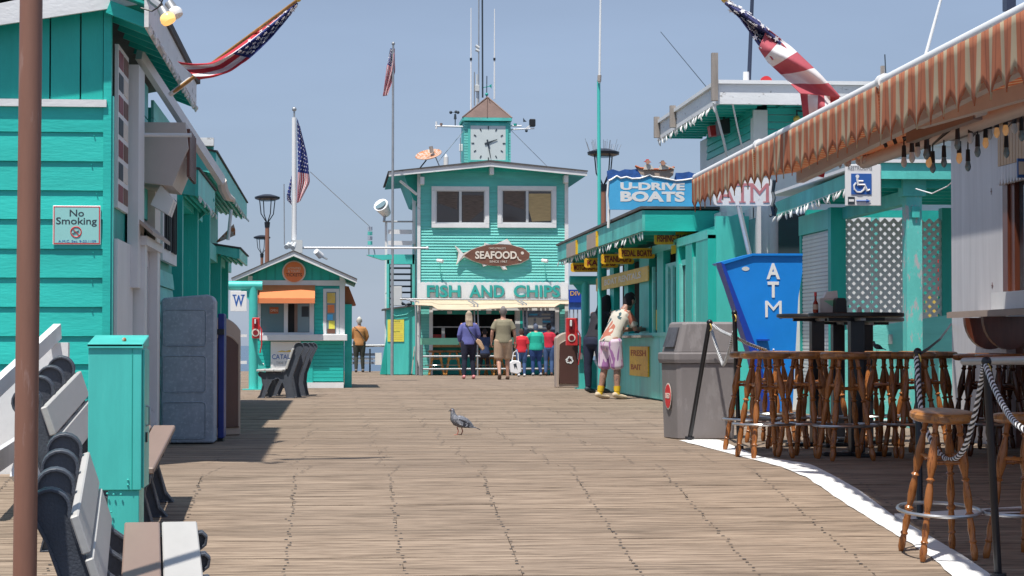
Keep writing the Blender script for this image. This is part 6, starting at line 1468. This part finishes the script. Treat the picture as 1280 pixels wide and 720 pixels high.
# small stools at the restaurant counter
smat=paint('pine_stool_wood',(.55,.25,.05),.4,.2,6,bump=.05)
M['sm']=smat; M['smd']=paint('brown_stool_wood',(.24,.10,.035),.4,.2,6,bump=.05)
s0=stool_proto('bar_stool','leftmost wooden stool at the restaurant counter','sm','smd',.62,'wooden stools at the restaurant counter')
def rest_(px): return Vector((at(px,467,59.4).x,59.4-.25,0))
s0.location=rest_(545); s0.scale=(1.35,1.35,1.15)
for i,(px,lab) in enumerate(((566,'second wooden stool from the left at the restaurant counter'),(603,'wooden stool between the two walking people'),(618,'wooden stool directly left of the man in the tan shirt'),(641,'wooden stool behind the white shopping bag'),(688,'wooden stool at the right end of the restaurant counter'))):
    dup(s0,rest_(px),.3*i,lab,scale=(1.35,1.35,1.15))
# ================================================================== TABLES
def table(px,Yt_,half,topz,lab,rz=0,round_=True):
    x=at(px,390,Yt_).x; t=thing('bar_table',lab,'table',(x,Yt_,0),rz,'black pedestal bar tables',local=True)
    MB().lathe((0,0,topz-.035),(0,0,topz),[(0,half*.93),(.2,half),(.8,half),(1,half*.985)],36).build('table_top',M['blackp'],t,smooth=True,loc=True)
    MB().box(-.055,.055,-.055,.055,.03,topz-.06).build('column',M['black'],t,bevel=.006,loc=True)
    m=MB(); m.bar((-half*.6,0,topz-.05),(half*.6,0,topz-.05),.04,.025); m.build('top_bracket',M['black'],t,loc=True)
    m=MB(); m.bar((0,-half*.6,topz-.052),(0,half*.6,topz-.052),.04,.022); m.build('top_bracket',M['galv'],t,loc=True)
    MB().box(-.27,.27,-.05,.05,.0,.03).build('base_foot',M['black'],t,bevel=.006,loc=True); MB().box(-.05,.05,-.27,.27,.001,.032).build('base_foot',M['black'],t,bevel=.006,loc=True)
    return t
table(1021,17.6,.345,1.135,'leftmost black bar table, bare topped, in front of the blue ATM surround')
table(1070,16.05,.375,1.12,'nearest black bar table carrying the sauce bottle and napkin holder')
table(1047,18.8,.33,1.12,'black bar table farthest back, mostly hidden behind the other two')
table(1082,18.2,.34,1.11,'black bar table at the right in front of the lattice')
tz=1.12
def onT(px,Yt_): return at(px,388,Yt_).x
b=thing('hot_sauce_bottle','small hot sauce bottle with red cap on the bar table','bottle',(onT(1019,16.05),16.05,tz))
x=onT(1019.5,15.95); msauce=paint('sauce_red',(.22,.02,.01),.2,.1,bump=0)
MB().lathe((x,15.95,tz),(x,15.95,tz+.13),[(0,.020),(.02,.022),(.5,.022),(.62,.018),(.75,.009),(1,.009)],12).build('bottle_glass',msauce,b,smooth=True)
MB().cyl((x,15.95,tz+.13),(x,15.95,tz+.16),.011,n=10).build('cap',M['red'],b,smooth=True); MB().cyl((x,15.95,tz+.025),(x,15.95,tz+.065),.0226,n=12).build('label_band',M['tan'],b,smooth=True)
b=thing('napkin_box','clear napkin box with green print and paper napkins on the bar table','napkin holder',(onT(1034,16.05),16.05,tz))
x0,x1=onT(1025,16),onT(1045,16); B(x0,x1,16.0,16.10,tz,tz+.115).build('box',M['conc'],b,bevel=.003); MB().poly([(x0+.03,15.997,tz+.095),(x1,15.997,tz+.10),(x1,15.997,tz+.03)],(0,.002,0)).build('green_print',M['mint'],b)
MB().poly([(x0+.035,16.02,tz+.115),(x1+.02,16.02,tz+.115),(x1+.015,16.02,tz+.175),(x0+.06,16.02,tz+.165)],(0,.06,0)).build('napkins',M['white'],b)
x0,x1=onT(1044.5,15.9),onT(1059,15.9); MB().poly([(x0,15.9,tz),(x1,15.9,tz),(x1-.006,15.9,tz+.10),(x1-.015,15.9,tz+.115),(x0+.015,15.9,tz+.115),(x0+.006,15.9,tz+.10)],(0,.12,0)).build('dispenser',M['blackp'],None,bevel=.004)
tag(bpy.data.objects['dispenser'],'black napkin dispenser right of the clear napkin box','napkin holder')
x=onT(1074.5,16); o=MB().lathe((x,16,tz),(x,16,tz+.05),[(0,.019),(.6,.018),(.85,.013),(1,.006)],12).build('salt_shaker',M['pureW'],smooth=True); tag(o,'small white salt shaker on the nearest black bar table','shaker')
# ================================================================== ROPE POSTS AND ROPES
def rpost(a,b,Ya,Yb,r,label,base=True):
    p,q=at(*a,Ya),at(*b,Yb); t=thing('rope_post',label,'post',(q.x,q.y,q.z),group='black rope barrier posts')
    MB().cyl(q,p,r,n=12).build('rod',M['black'],t,smooth=True); MB().ball(p,r*1.35,10,6).build('cap',M['black'],t,smooth=True)
    if base: MB().cyl(q,q+Vector((0,0,.025)),r*2,n=16).build('base',M['black'],t,smooth=True)
    MB().ring(p-Vector((0,0,.04)),r*1.6,.006,(1,.3,.2),14,5).build('hook_ring',M['gold'],t,smooth=True)
    return t
def gY(px,py): return gr(px,py).y
rpost((887,403),(862,549),18.3,18.75,.021,'black rope post leaning against the grey trash bin')
rpost((918,391),(924,561),17.0,gY(924,561),.019,'upright black rope post between the grey bin and the front stools')
rpost((1147,440),(1150,668),12.6,gY(1150,660)+.25,.020,'thin black rope post behind the lone stool')
rpost((1233,452),(1248,722),10.6,gY(1248,722),.021,'nearest black rope post at the lower right corner')
def rope(pts,label,r=.010,turns=14,c2='blackp'):
    P3=[Vector(p) for p in pts]; n=140
    def cr(t):
        L=len(P3)-1; k=min(int(t*L),L-1); u=t*L-k
        p0,p1,p2,p3=P3[max(k-1,0)],P3[k],P3[k+1],P3[min(k+2,L)]
        return .5*((2*p1)+(p2-p0)*u+(2*p0-5*p1+4*p2-p3)*u*u+(3*p1-p0-3*p2+p3)*u**3)
    t=thing('rope',label,'rope',tuple(P3[0]),group='black and white barrier ropes')
    for s_ in range(4):
        out=[]; rr_=[]
        for i in range(n+1):
            p=cr(i/n); d=(cr(min(1,i/n+.005))-cr(max(0,i/n-.005))).normalized(); a=d.cross(Vector((0,1,0))).normalized(); b=d.cross(a)
            w=i/n*turns*2*math.pi+s_*math.pi/2; out.append(p+(a*math.cos(w)+b*math.sin(w))*r*.62)
        MB().tube(out,r*.66,6).build('strand',M['pureW' if s_%2==0 else c2],t,smooth=True)
    return t
rope([at(888,406,18.8),at(893,425,18.6),at(902,452,18.2),at(905,455,18.0),at(911,440,17.6),at(917,415,17.1)],'short looped rope slung between the two posts by the grey bin',.012,26)
rope([at(888,404,18.7),at(902,414,18.0),at(918,421,17.2),at(936,430,17.8),at(958,438,18.6)],'rope running from the bin posts back to the blue ATM surround',.012,22)
rope([at(1145,446,12.4),at(1148,480,12.2),at(1153,520,11.9),at(1166,555,11.6),at(1184,574,11.3),at(1202,566,11.1),at(1216,528,10.9),at(1226,480,10.7),at(1230,456,10.6)],'long drooping rope hanging in front of the lone stool',.0125,24)
rope([at(1232,456,10.6),at(1243,485,10.3),at(1257,512,10.0),at(1272,531,9.7),at(1300,548,9.3)],'rope running from the nearest post out past the right edge',.0125,14)
wire('black cable drooping from the thin post to the grey wall panel',[(1147,444,13),(1160,436,15),(1175,424,17),(1189,405,18.9)],.012,'ink','rubber_cable','cable')
o=MB().cyl(at(1205,452,11.8),at(1300,450,10.0),.022,n=12).build('pipe_rail',M['galv'],smooth=True); tag(o,'grey metal pipe rail crossing behind the nearest rope post','rail')
pg2=None
# small sparrow on stool
sp=pigeon(1097,560,'tiny brown sparrow perched on the middle bar stool seat',.35,nm='sparrow'); p_=at(1097,441,16.1); sp.location=(p_.x,16.1,.81)

# ================================================================== PEOPLE
def limb(mb,pts,rad,xa=(1,0,0),n=14,cap=1.0):
    """closed tube through pts with elliptical sections (rx along xa, ry across) and rounded ends"""
    pts=[Vector(p) for p in pts]; rad=[(r,r) if not isinstance(r,tuple) else r for r in rad]
    d0=(pts[1]-pts[0]).normalized(); d1=(pts[-1]-pts[-2]).normalized(); P=[];Q=[]
    for t in(.9,.6): P.append(pts[0]-d0*min(rad[0])*t*cap); Q.append((rad[0][0]*math.sqrt(1-t*t),rad[0][1]*math.sqrt(1-t*t)))
    for p,r in zip(pts,rad): P.append(p);Q.append(r)
    for t in(.6,.9): P.append(pts[-1]+d1*min(rad[-1])*t*cap); Q.append((rad[-1][0]*math.sqrt(1-t*t),rad[-1][1]*math.sqrt(1-t*t)))
    X=Vector(xa); rings=[]
    for k,p in enumerate(P):
        d=(P[min(k+1,len(P)-1)]-P[max(k-1,0)]).normalized(); u=(X-d*X.dot(d))
        if u.length<.05: u=Vector((0,1,0))-d*d.y
        u.normalize(); w=d.cross(u)
        rings.append([p+u*math.cos(2*math.pi*i/n)*Q[k][0]+w*math.sin(2*math.pi*i/n)*Q[k][1] for i in range(n)])
    vs=[q for r in rings for q in r]; fs=[]
    for k in range(len(rings)-1):
        for i in range(n): fs.append((k*n+i,k*n+(i+1)%n,(k+1)*n+(i+1)%n,(k+1)*n+i))
    fs+=[tuple(range(n-1,-1,-1)),tuple(range((len(rings)-1)*n,len(rings)*n))]
    mb.add(vs,fs)
def fuse(name,mb,mat,parent,vox=.010,sm=4):
    me=bpy.data.meshes.new(name); me.from_pydata(mb.v,[],mb.f); o=bpy.data.objects.new(name,me); C.objects.link(o)
    r=o.modifiers.new('r','REMESH'); r.mode='VOXEL'; r.voxel_size=vox
    if sm: q=o.modifiers.new('s','SMOOTH'); q.iterations=sm; q.factor=.5
    dg=bpy.context.evaluated_depsgraph_get(); dg.update(); nm=bpy.data.meshes.new_from_object(o.evaluated_get(dg)); nm.name=name
    bpy.data.objects.remove(o); nm.materials.clear(); nm.materials.append(mat); nm.polygons.foreach_set('use_smooth',[True]*len(nm.polygons))
    q=bpy.data.objects.new(name,nm); C.objects.link(q); q.parent=parent; return q
def cm(name,c,rough=.85,var=.12): return paint(name,c,rough,var,7,bump=.25,fine=60)
def person(label,loc,rz,h=1.75,pose=None,skinm='skin',top=None,sleeve=.55,bottom=None,leglen=1.0,shoe=None,hair=None,hairlen=0,heavy=1.0,hem=0.0,skirt=False):
    t=thing('person',label,'person',loc,rz,local=True); s=h/1.75; t.scale=(s,s,s)
    J=dict(pel=(0,0,.95),wai=(0,0,1.10),che=(0,0,1.32),nek=(0,-.005,1.49),jaw=(0,.02,1.565),hed=(0,.01,1.655),top=(0,.0,1.73),
      shL=(-.175,0,1.405),shR=(.175,0,1.405),elL=(-.22,-.02,1.13),elR=(.22,-.02,1.13),wrL=(-.235,.06,.90),wrR=(.235,.06,.90),
      hiL=(-.095,0,.92),hiR=(.095,0,.92),knL=(-.10,.03,.50),knR=(.10,.03,.50),anL=(-.10,-.02,.09),anR=(.10,-.02,.09))
    J.update(pose or {}); J={k:Vector(v) for k,v in J.items()}
    hv=heavy
    toe={sd_:(J['toe'+sd_] if 'toe'+sd_ in J else J['an'+sd_]+Vector((0,.15,-.055))) for sd_ in 'LR'}
    spine=[J['pel']+(J['pel']-J['wai'])*.35,J['pel'],J['wai'],J['wai'].lerp(J['che'],.6),J['che'],J['che'].lerp(J['nek'],.55),J['nek'].lerp(J['che'],.12)]
    srad=[(.13*hv,.095*hv),(.165*hv,.115*hv),(.140*hv,.10*hv),(.155*hv,.108*hv),(.165*hv,.112*hv),(.155*hv,.085*hv),(.075,.062)]
    m=MB(); limb(m,spine,srad,n=20)
    hd=J['hed']; up_=(J['top']-J['jaw']).normalized()
    limb(m,[J['nek']+(J['che']-J['nek'])*.2,J['nek'],J['jaw']+Vector((0,-.015,0))],[.062,.056,.056])
    limb(m,[J['jaw']+Vector((0,.012,-.025)),J['jaw']+Vector((0,.008,.02)),hd,hd+up_*.045,hd+up_*.075],[(.050,.060),(.064,.080),(.076,.098),(.072,.092),(.050,.066)],n=18)
    fw_=Vector((0,1,0)); limb(m,[hd+fw_*.085+up_*.01,hd+fw_*.115-up_*.03,hd+fw_*.10-up_*.045],[.010,.015,.012],n=8)
    for q in(-1,1): limb(m,[hd+Vector((q*.078,-.005,-.035)),hd+Vector((q*.084,-.012,.005))],[(.012,.018),(.014,.022)],n=8)
    for sd_,q in(('L',-1),('R',1)):
        sh,el,wr=J['sh'+sd_],J['el'+sd_],J['wr'+sd_]
        limb(m,[J['che'].lerp(J['nek'],.45)+Vector((q*.06,0,0)),sh,sh.lerp(el,.4),el,el.lerp(wr,.3),wr],[.070,.059*hv,.050*hv,.042,.043,.027],xa=(0,1,0))
        hdv=(wr-el).normalized(); side_=Vector((0,1,0)) if abs(hdv.y)<.8 else Vector((1,0,0))
        side_=(side_-hdv*side_.dot(hdv)).normalized(); inw=hdv.cross(side_)*q
        if inw.x*q>0 and abs(hdv.z)>.5: inw=-inw
        limb(m,[wr-hdv*.01,wr+hdv*.035,wr+hdv*.085],[(.026,.022),(.040,.018),(.040,.016)],xa=side_,n=12)
        for o_,L in((-.029,.062),(-.010,.078),(.010,.074),(.029,.058)):
            k=wr+hdv*.08+side_*o_; kk=k+hdv*L*.5+inw*.012; e_=kk+hdv*L*.38+inw*.03
            limb(m,[k,kk,e_],[.0100,.0095,.0085],n=8)
        limb(m,[wr+hdv*.02+side_*.028,wr+hdv*.055+side_*.055,wr+hdv*.085+side_*.060+inw*.012],[.013,.0115,.010],n=8)
        hi,kn,an=J['hi'+sd_],J['kn'+sd_],J['an'+sd_]
        limb(m,[hi+Vector((0,0,.03)),hi.lerp(kn,.25),hi.lerp(kn,.6),kn,kn.lerp(an,.3),kn.lerp(an,.75),an],[.098*hv,.092*hv,.075*hv,.056,.058,.040,.037],n=16)
        limb(m,[an+(an-toe[sd_])*.25+Vector((0,0,-.035)),an.lerp(toe[sd_],.5)+Vector((0,0,-.02)),toe[sd_]],[(.036,.032),(.042,.035),(.040,.022)],n=12)
    fuse('body',m,M[skinm] if isinstance(skinm,str) else skinm,t,.0095,3)
    e=.013
    if top:
        m=MB(); lo_=J['pel']+(J['pel']-J['wai'])*(hem)
        sp=[lo_,J['pel'],J['wai'],J['wai'].lerp(J['che'],.6),J['che'],J['che'].lerp(J['nek'],.55),J['nek'].lerp(J['che'],.20)]
        sr=[(.168*hv+e,.122*hv+e),(.168*hv+e,.122*hv+e),(.148*hv+e,.108*hv+e),(.158*hv+e,.112*hv+e),(.167*hv+e,.115*hv+e),(.157*hv+e,.090*hv+e),(.070+e,.060+e)]
        if hem<=0: sp=sp[1:]; sr=sr[1:]
        limb(m,sp,sr,n=20,cap=.25)
        for sd_,q in(('L',-1),('R',1)):
            sh,el,wr=J['sh'+sd_],J['el'+sd_],J['wr'+sd_]
            P_=[J['che'].lerp(J['nek'],.50)+Vector((q*.05,0,0)),sh+Vector((-q*.012,0,-.018)),sh.lerp(el,.4)]; r_=[.070+e,.060*hv+e,.054*hv+e]
            if sleeve>.5: P_.append(sh.lerp(el,min(.92,sleeve))); r_.append(.056*hv+e if sleeve<1 else .046+e)
            if sleeve>1: P_+=[el,el.lerp(wr,.4),el.lerp(wr,.93)]; r_+=[.047+e,.046+e,.033+e]
            limb(m,P_,r_,cap=.3,xa=(0,1,0))
        fuse('shirt' if sleeve<=1 else 'top',m,top,t,.012,3)
    if bottom:
        m=MB(); limb(m,[J['pel']+(J['pel']-J['wai'])*.3,J['pel'],J['pel'].lerp(J['wai'],.9)],[(.16*hv+e*.6,.12*hv+e*.6),(.17*hv+e*.6,.122*hv+e*.6),(.148*hv+e*.6,.108*hv+e*.6)],n=20)
        for sd_ in 'LR':
            hi,kn,an=J['hi'+sd_],J['kn'+sd_],J['an'+sd_]
            if leglen<.7: limb(m,[hi+Vector((0,0,.03)),hi.lerp(kn,.3),hi.lerp(kn,.65),hi.lerp(kn,.92)],[.104*hv+e,.100*hv+e,.094*hv+e,.092*hv+e],n=16,cap=.45)
            else: limb(m,[hi+Vector((0,0,.03)),hi.lerp(kn,.25),hi.lerp(kn,.6),kn,kn.lerp(an,.3),kn.lerp(an,.92)],[.10*hv+e*.6,.094*hv+e*.6,.080*hv+e*.6,.060+e*.6,.060+e*.6,.046+e*.6],n=16)
        fuse('shorts' if leglen<.7 else 'trousers',m,bottom,t,.012,3)
    if shoe:
        for sd_ in 'LR':
            an=J['an'+sd_]; tt=toe[sd_]; m=MB()
            limb(m,[an+(an-tt)*.32+Vector((0,0,-.035)),an.lerp(tt,.45)+Vector((0,0,-.022)),tt+(tt-an)*.08],[(.044,.042),(.050,.042),(.046,.030)],n=12)
            fuse('shoe',m,shoe,t,.010,1)
    if hair:
        m=MB(); bk=Vector((0,-1,0))
        limb(m,[hd+bk*.030-up_*.035,hd+bk*.022+up_*.02,hd+bk*.012+up_*.062,hd+up_*.082],[(.078,.080),(.088,.092),(.082,.094),(.055,.066)],n=18)
        if hairlen:
            limb(m,[hd+bk*.03+up_*.03,hd+bk*.065-up_*.06,hd+bk*.10-up_*.16,hd+bk*.12+Vector((.0,0,-hairlen))],[(.085,.07),(.098,.065),(.100,.055),(.060,.03)],n=14)
            for k in range(14):
                a_=R.uniform(-.085,.085); limb(m,[hd+bk*.06+Vector((a_*.8,0,.02)),hd+bk*R.uniform(.08,.13)+Vector((a_*1.1,0,-.13)),hd+bk*R.uniform(.08,.16)+Vector((a_*1.5,0,-hairlen*R.uniform(.8,1.15)))],[.024,.022,.010],n=6)
        fuse('hair',m,hair,t,.011,2)
    return t,J
def sub(o,name,mb,mat,label=None,smooth=True,b=0): return mb.build(name,mat,o,smooth=smooth,loc=True,bevel=b,label=label)
def gp(px,py,h=0): p=gr(px,py); return (p.x,p.y,h)
blond=cm('ash_blond_hair',(.38,.30,.22)); greyh=cm('grey_hair',(.20,.18,.17)); blk=cm('black_hair',(.012,.010,.014)); brn=cm('brown_hair',(.07,.04,.03))
# woman in purple top
t,J=person('woman walking away in purple top and dark leggings, tan bag on her hip',gp(586,474),0,1.70,dict(anL=(-.13,-.05,.09),knL=(-.11,.0,.50),anR=(.13,.05,.09),knR=(.10,.07,.50),elR=(.26,.0,1.17),wrR=(.22,.14,1.0),elL=(-.25,-.02,1.16),wrL=(-.23,.12,.98)),
  top=cm('purple_blue_knit',(.12,.13,.36)),sleeve=1.5,bottom=cm('dark_navy_leggings',(.012,.014,.035)),leglen=1,shoe=cm('pink_sneaker',(.75,.28,.30)),hair=blond,hairlen=.26,heavy=1.12,hem=.3)
sub(t,'shoulder_bag',MB().poly([(.17,-.17,.98),(.34,-.15,.74),(.42,-.13,.80),(.30,-.15,1.02),(.20,-.16,1.06)],(0,.09,0)),cm('tan_leather',(.55,.36,.22)),b=.02)
sub(t,'bag_strap',MB().tube([(-.1,-.125,1.44),(.02,-.15,1.25),(.14,-.16,1.10),(.22,-.14,1.0)],.012,5),M['ink'])
# man in tan shirt
tan_=cm('olive_tan_tshirt',(.25,.225,.15)); kh=cm('khaki_shorts',(.44,.31,.21))
t,J=person('man walking away in olive tan t-shirt, khaki shorts and sandals',gp(629,474.5),0,1.80,dict(anL=(-.10,-.16,.12),knL=(-.11,.04,.50),toeL=(-.10,-.07,.03),anR=(.12,.10,.08),knR=(.11,.10,.50),elL=(-.27,-.02,1.16),wrL=(-.28,.06,.92),elR=(.27,-.02,1.16),wrR=(.30,.05,.92)),
  top=tan_,sleeve=.75,bottom=kh,leglen=.6,shoe=cm('brown_sandal',(.16,.10,.07)),hair=greyh,heavy=1.16,hem=.35)
# woman in red with white bag
bl=cm('blue_denim',(.06,.12,.27)); t,J=person('stooping woman in red top and blue jeans holding a white shopping bag',gp(652,471),0,1.32,dict(nek=(0,.06,1.47),jaw=(0,.10,1.53),hed=(0,.10,1.61),top=(0,.10,1.68),wrL=(-.2,.12,.95)),top=cm('red_top',(.62,.02,.035)),sleeve=.8,bottom=bl,leglen=1,shoe=M['pureW'],hair=brn,heavy=1.15,hem=.4)
sh_=thing('shopping_bag','white plastic shopping bag with black print hanging beside the blue jeans','bag',(at(644.5,468,55).x,55,0),local=True)
MB().poly([(-.13,0,.13),(-.16,0,.40),(-.07,0,.46),(.07,0,.45),(.14,0,.40),(.16,0,.15),(.05,0,.09)],(0,.14,0)).build('bag_body',M['pureW'],sh_,bevel=.02,loc=True)
MB().tube([(-.09,.05,.44),(-.05,.05,.66),(.03,.05,.72),(.07,.05,.62),(.08,.05,.44)],.014,5).build('handles',M['pureW'],sh_,smooth=True,loc=True)
MB().poly([(-.06,-.001,.36),(-.02,-.001,.22),(.0,-.001,.30),(.05,-.001,.20),(.02,-.001,.38)],(0,-.004,0)).build('print',M['ink'],sh_,loc=True)
# teal man
t,J=person('person in bright teal sweatshirt and blue jeans with a grey cap',gp(670,470),0,1.46,dict(anR=(.16,-.02,.09),wrL=(-.30,.14,1.06),elL=(-.33,.0,1.2),nek=(0,.05,1.47),jaw=(0,.09,1.54),hed=(0,.09,1.62),top=(0,.09,1.7)),top=cm('bright_teal_fleece',(.012,.42,.30)),sleeve=1.5,bottom=cm('dark_blue_denim',(.02,.06,.20)),leglen=1,shoe=cm('grey_sneaker',(.45,.47,.5)),hair=cm('grey_cap',(.10,.12,.18)),heavy=1.32,hem=.5)
t,J=person('person in red shirt partly hidden behind the teal sweatshirt',gp(686,469.5),-.2,1.46,None,top=cm('crimson_shirt',(.55,.02,.05)),sleeve=.8,bottom=bl,leglen=1,shoe=cm('brown_shoe',(.15,.09,.07)),hair=blk,skinm='skind')
# seated customers at the counter
for (px,yy,hh,hc,tc,lab) in((606,58.7,1.30,blk,cm('navy_jacket',(.03,.05,.12)),'customer in navy seated at the counter between the two walkers'),(697,58.6,1.18,brn,cm('grey_jacket',(.12,.12,.14)),'long haired customer seated at the right end of the counter')):
    t,J=person(lab,(at(px,468,yy).x,yy,.0),0,hh+.1,dict(knL=(-.12,.30,.62),knR=(.12,.30,.62),anL=(-.12,.22,.30),anR=(.12,.22,.30),hiL=(-.1,.02,.72),hiR=(.1,.02,.72),pel=(0,0,.78),wai=(0,0,.95),che=(0,.03,1.2),nek=(0,.05,1.38),jaw=(0,.08,1.45),hed=(0,.08,1.54),top=(0,.08,1.62),shL=(-.19,.03,1.31),shR=(.19,.03,1.31),elL=(-.24,.15,1.10),elR=(.24,.15,1.10),wrL=(-.2,.32,1.15),wrR=(.2,.32,1.15)),top=tc,sleeve=1.5,bottom=cm('black_jeans',(.02,.02,.03)),leglen=1,shoe=brn,hair=hc,hairlen=.28 if px>690 else 0)
# orange jacket
t,J=person('distant person walking away in orange tan jacket and pale cap',gp(449,465.5),0,1.72,dict(anL=(-.10,-.04,.09),anR=(.12,.06,.09),elL=(-.25,.04,1.16),wrL=(-.12,.16,1.08),elR=(.26,.02,1.16),wrR=(.20,.14,1.0)),top=cm('orange_tan_jacket',(.50,.23,.08)),sleeve=1.5,bottom=cm('dark_green_trousers',(.05,.055,.045)),leglen=1,shoe=greyh,hair=cm('pale_cap',(.62,.58,.52)),heavy=1.1,hem=.5)
sub(t,'bag_strap',MB().tube([(-.16,-.13,1.46),(0,-.15,1.3),(.17,-.15,1.05)],.012,5),M['ink'])
# booth attendant
t,J=person('attendant seated inside the ticket booth window',(at(361,478,42.9).x,42.7,.42),math.pi*.75,1.35,None,top=cm('dark_shirt',(.03,.03,.035)),sleeve=1.5,bottom=cm('dark_trousers',(.02,.02,.02)),hair=blk)
# leaning couple
gmat=bpy.data.materials.new('graphic_tshirt'); gmat.use_nodes=True
def graphic(name,base,cols,scale):
    m=bpy.data.materials.new(name); m.use_nodes=True; n=m.node_tree.nodes; l=m.node_tree.links; p=n['Principled BSDF']; p.inputs['Roughness'].default_value=.85
    tc=n.new('ShaderNodeTexCoord'); mp=n.new('ShaderNodeMapping'); mp.inputs['Scale'].default_value=scale; l.new(tc.outputs['Object'],mp.inputs[0]); nz=n.new('ShaderNodeTexNoise'); nz.inputs['Scale'].default_value=1; nz.inputs['Detail'].default_value=2; nz.inputs['Distortion'].default_value=.6; l.new(mp.outputs[0],nz.inputs[0])
    r=n.new('ShaderNodeValToRGB'); r.color_ramp.interpolation='CONSTANT'; e=r.color_ramp.elements; e[0].color=cols[0]+(1,); e[1].position=.40; e[1].color=base+(1,)
    for pos,c in((.58,cols[1]),(.66,base),(.70,cols[2])): k=r.color_ramp.elements.new(pos); k.color=c+(1,)
    l.new(nz.outputs[0],r.inputs[0]); l.new(r.outputs[0],p.inputs['Base Color']); return m
bpy.data.materials.remove(gmat)
shirt=graphic('graphic_tshirt',(.56,.52,.45),[(.05,.10,.12),(.45,.15,.10),(.42,.30,.16)],(4.2,4.2,3.4)); tie=graphic('tie_dye_shorts',(.66,.52,.62),[(.36,.16,.38),(.55,.25,.45),(.30,.25,.42)],(9,9,2.2))
lean=dict(pel=(0,0,.90),hiL=(-.10,0,.87),hiR=(.10,0,.87),wai=(0,.07,1.04),che=(0,.18,1.24),nek=(0,.28,1.40),jaw=(0,.36,1.46),hed=(0,.40,1.54),top=(0,.41,1.62),shL=(-.17,.23,1.33),shR=(.17,.23,1.33),elL=(-.21,.34,1.08),elR=(.21,.34,1.08),wrL=(-.14,.58,1.09),wrR=(.16,.58,1.09),knL=(-.12,-.02,.47),knR=(.12,.04,.47),anL=(-.14,-.10,.09),anR=(.14,.02,.09))
t,J=person('man leaning on the kiosk counter in cream graphic t-shirt and tie-dye shorts',gp(763,499),-1.02,1.80,lean,skinm='legtat',top=shirt,sleeve=.75,bottom=tie,leglen=.6,shoe=cm('cream_clog',(.62,.50,.36)),hair=blk,heavy=1.04,hem=.35)
for s_ in 'LR':
    a=J['an'+s_]; k=J['kn'+s_]; sub(t,'sock',MB().lathe(a+Vector((0,0,-.02)),a.lerp(k,.30),[(0,.045),(.4,.045),(.41,.050),(1,.056)],14),cm('yellow_sock',(.75,.48,.02)))
lean2=dict(lean); lean2.update(anL=(-.12,.0,.09),anR=(.12,.08,.09))
t,J=person('woman with long black hair leaning at the kiosk counter behind the man in shorts',gp(743,491.5),-.70,1.86,lean2,skinm='skind',top=cm('black_top',(.018,.016,.025)),sleeve=1.5,bottom=cm('navy_leggings',(.015,.02,.05)),leglen=1,shoe=M['ink'],hair=blk,hairlen=0)
hd=J['hed']; m=MB(); limb(m,[hd+Vector((0,-.03,.03)),hd+Vector((0,-.11,-.08)),hd+Vector((0,-.17,-.26)),hd+Vector((0,-.20,-.46))],[(.10,.09),(.125,.09),(.13,.085),(.08,.05)],n=16)
for k in range(22):
    a_=R.uniform(-.11,.11); limb(m,[hd+Vector((a_,-.06,-.02)),hd+Vector((a_*1.2,-.17,-.22)),hd+Vector((a_*1.3,-.21+R.uniform(-.04,.04),-.40-R.random()*.14))],[.03,.028,.012],n=6)
fuse('long_hair',m,blk,t,.012,2)
t,J=person('kiosk worker standing inside the boat hire window',(XK+.75,kp(800),.25),1.4,1.6,None,skinm='skind',top=cm('dark_polo',(.02,.03,.04)),sleeve=.7,bottom=cm('black_trousers',(.02,.02,.02)),hair=blk)
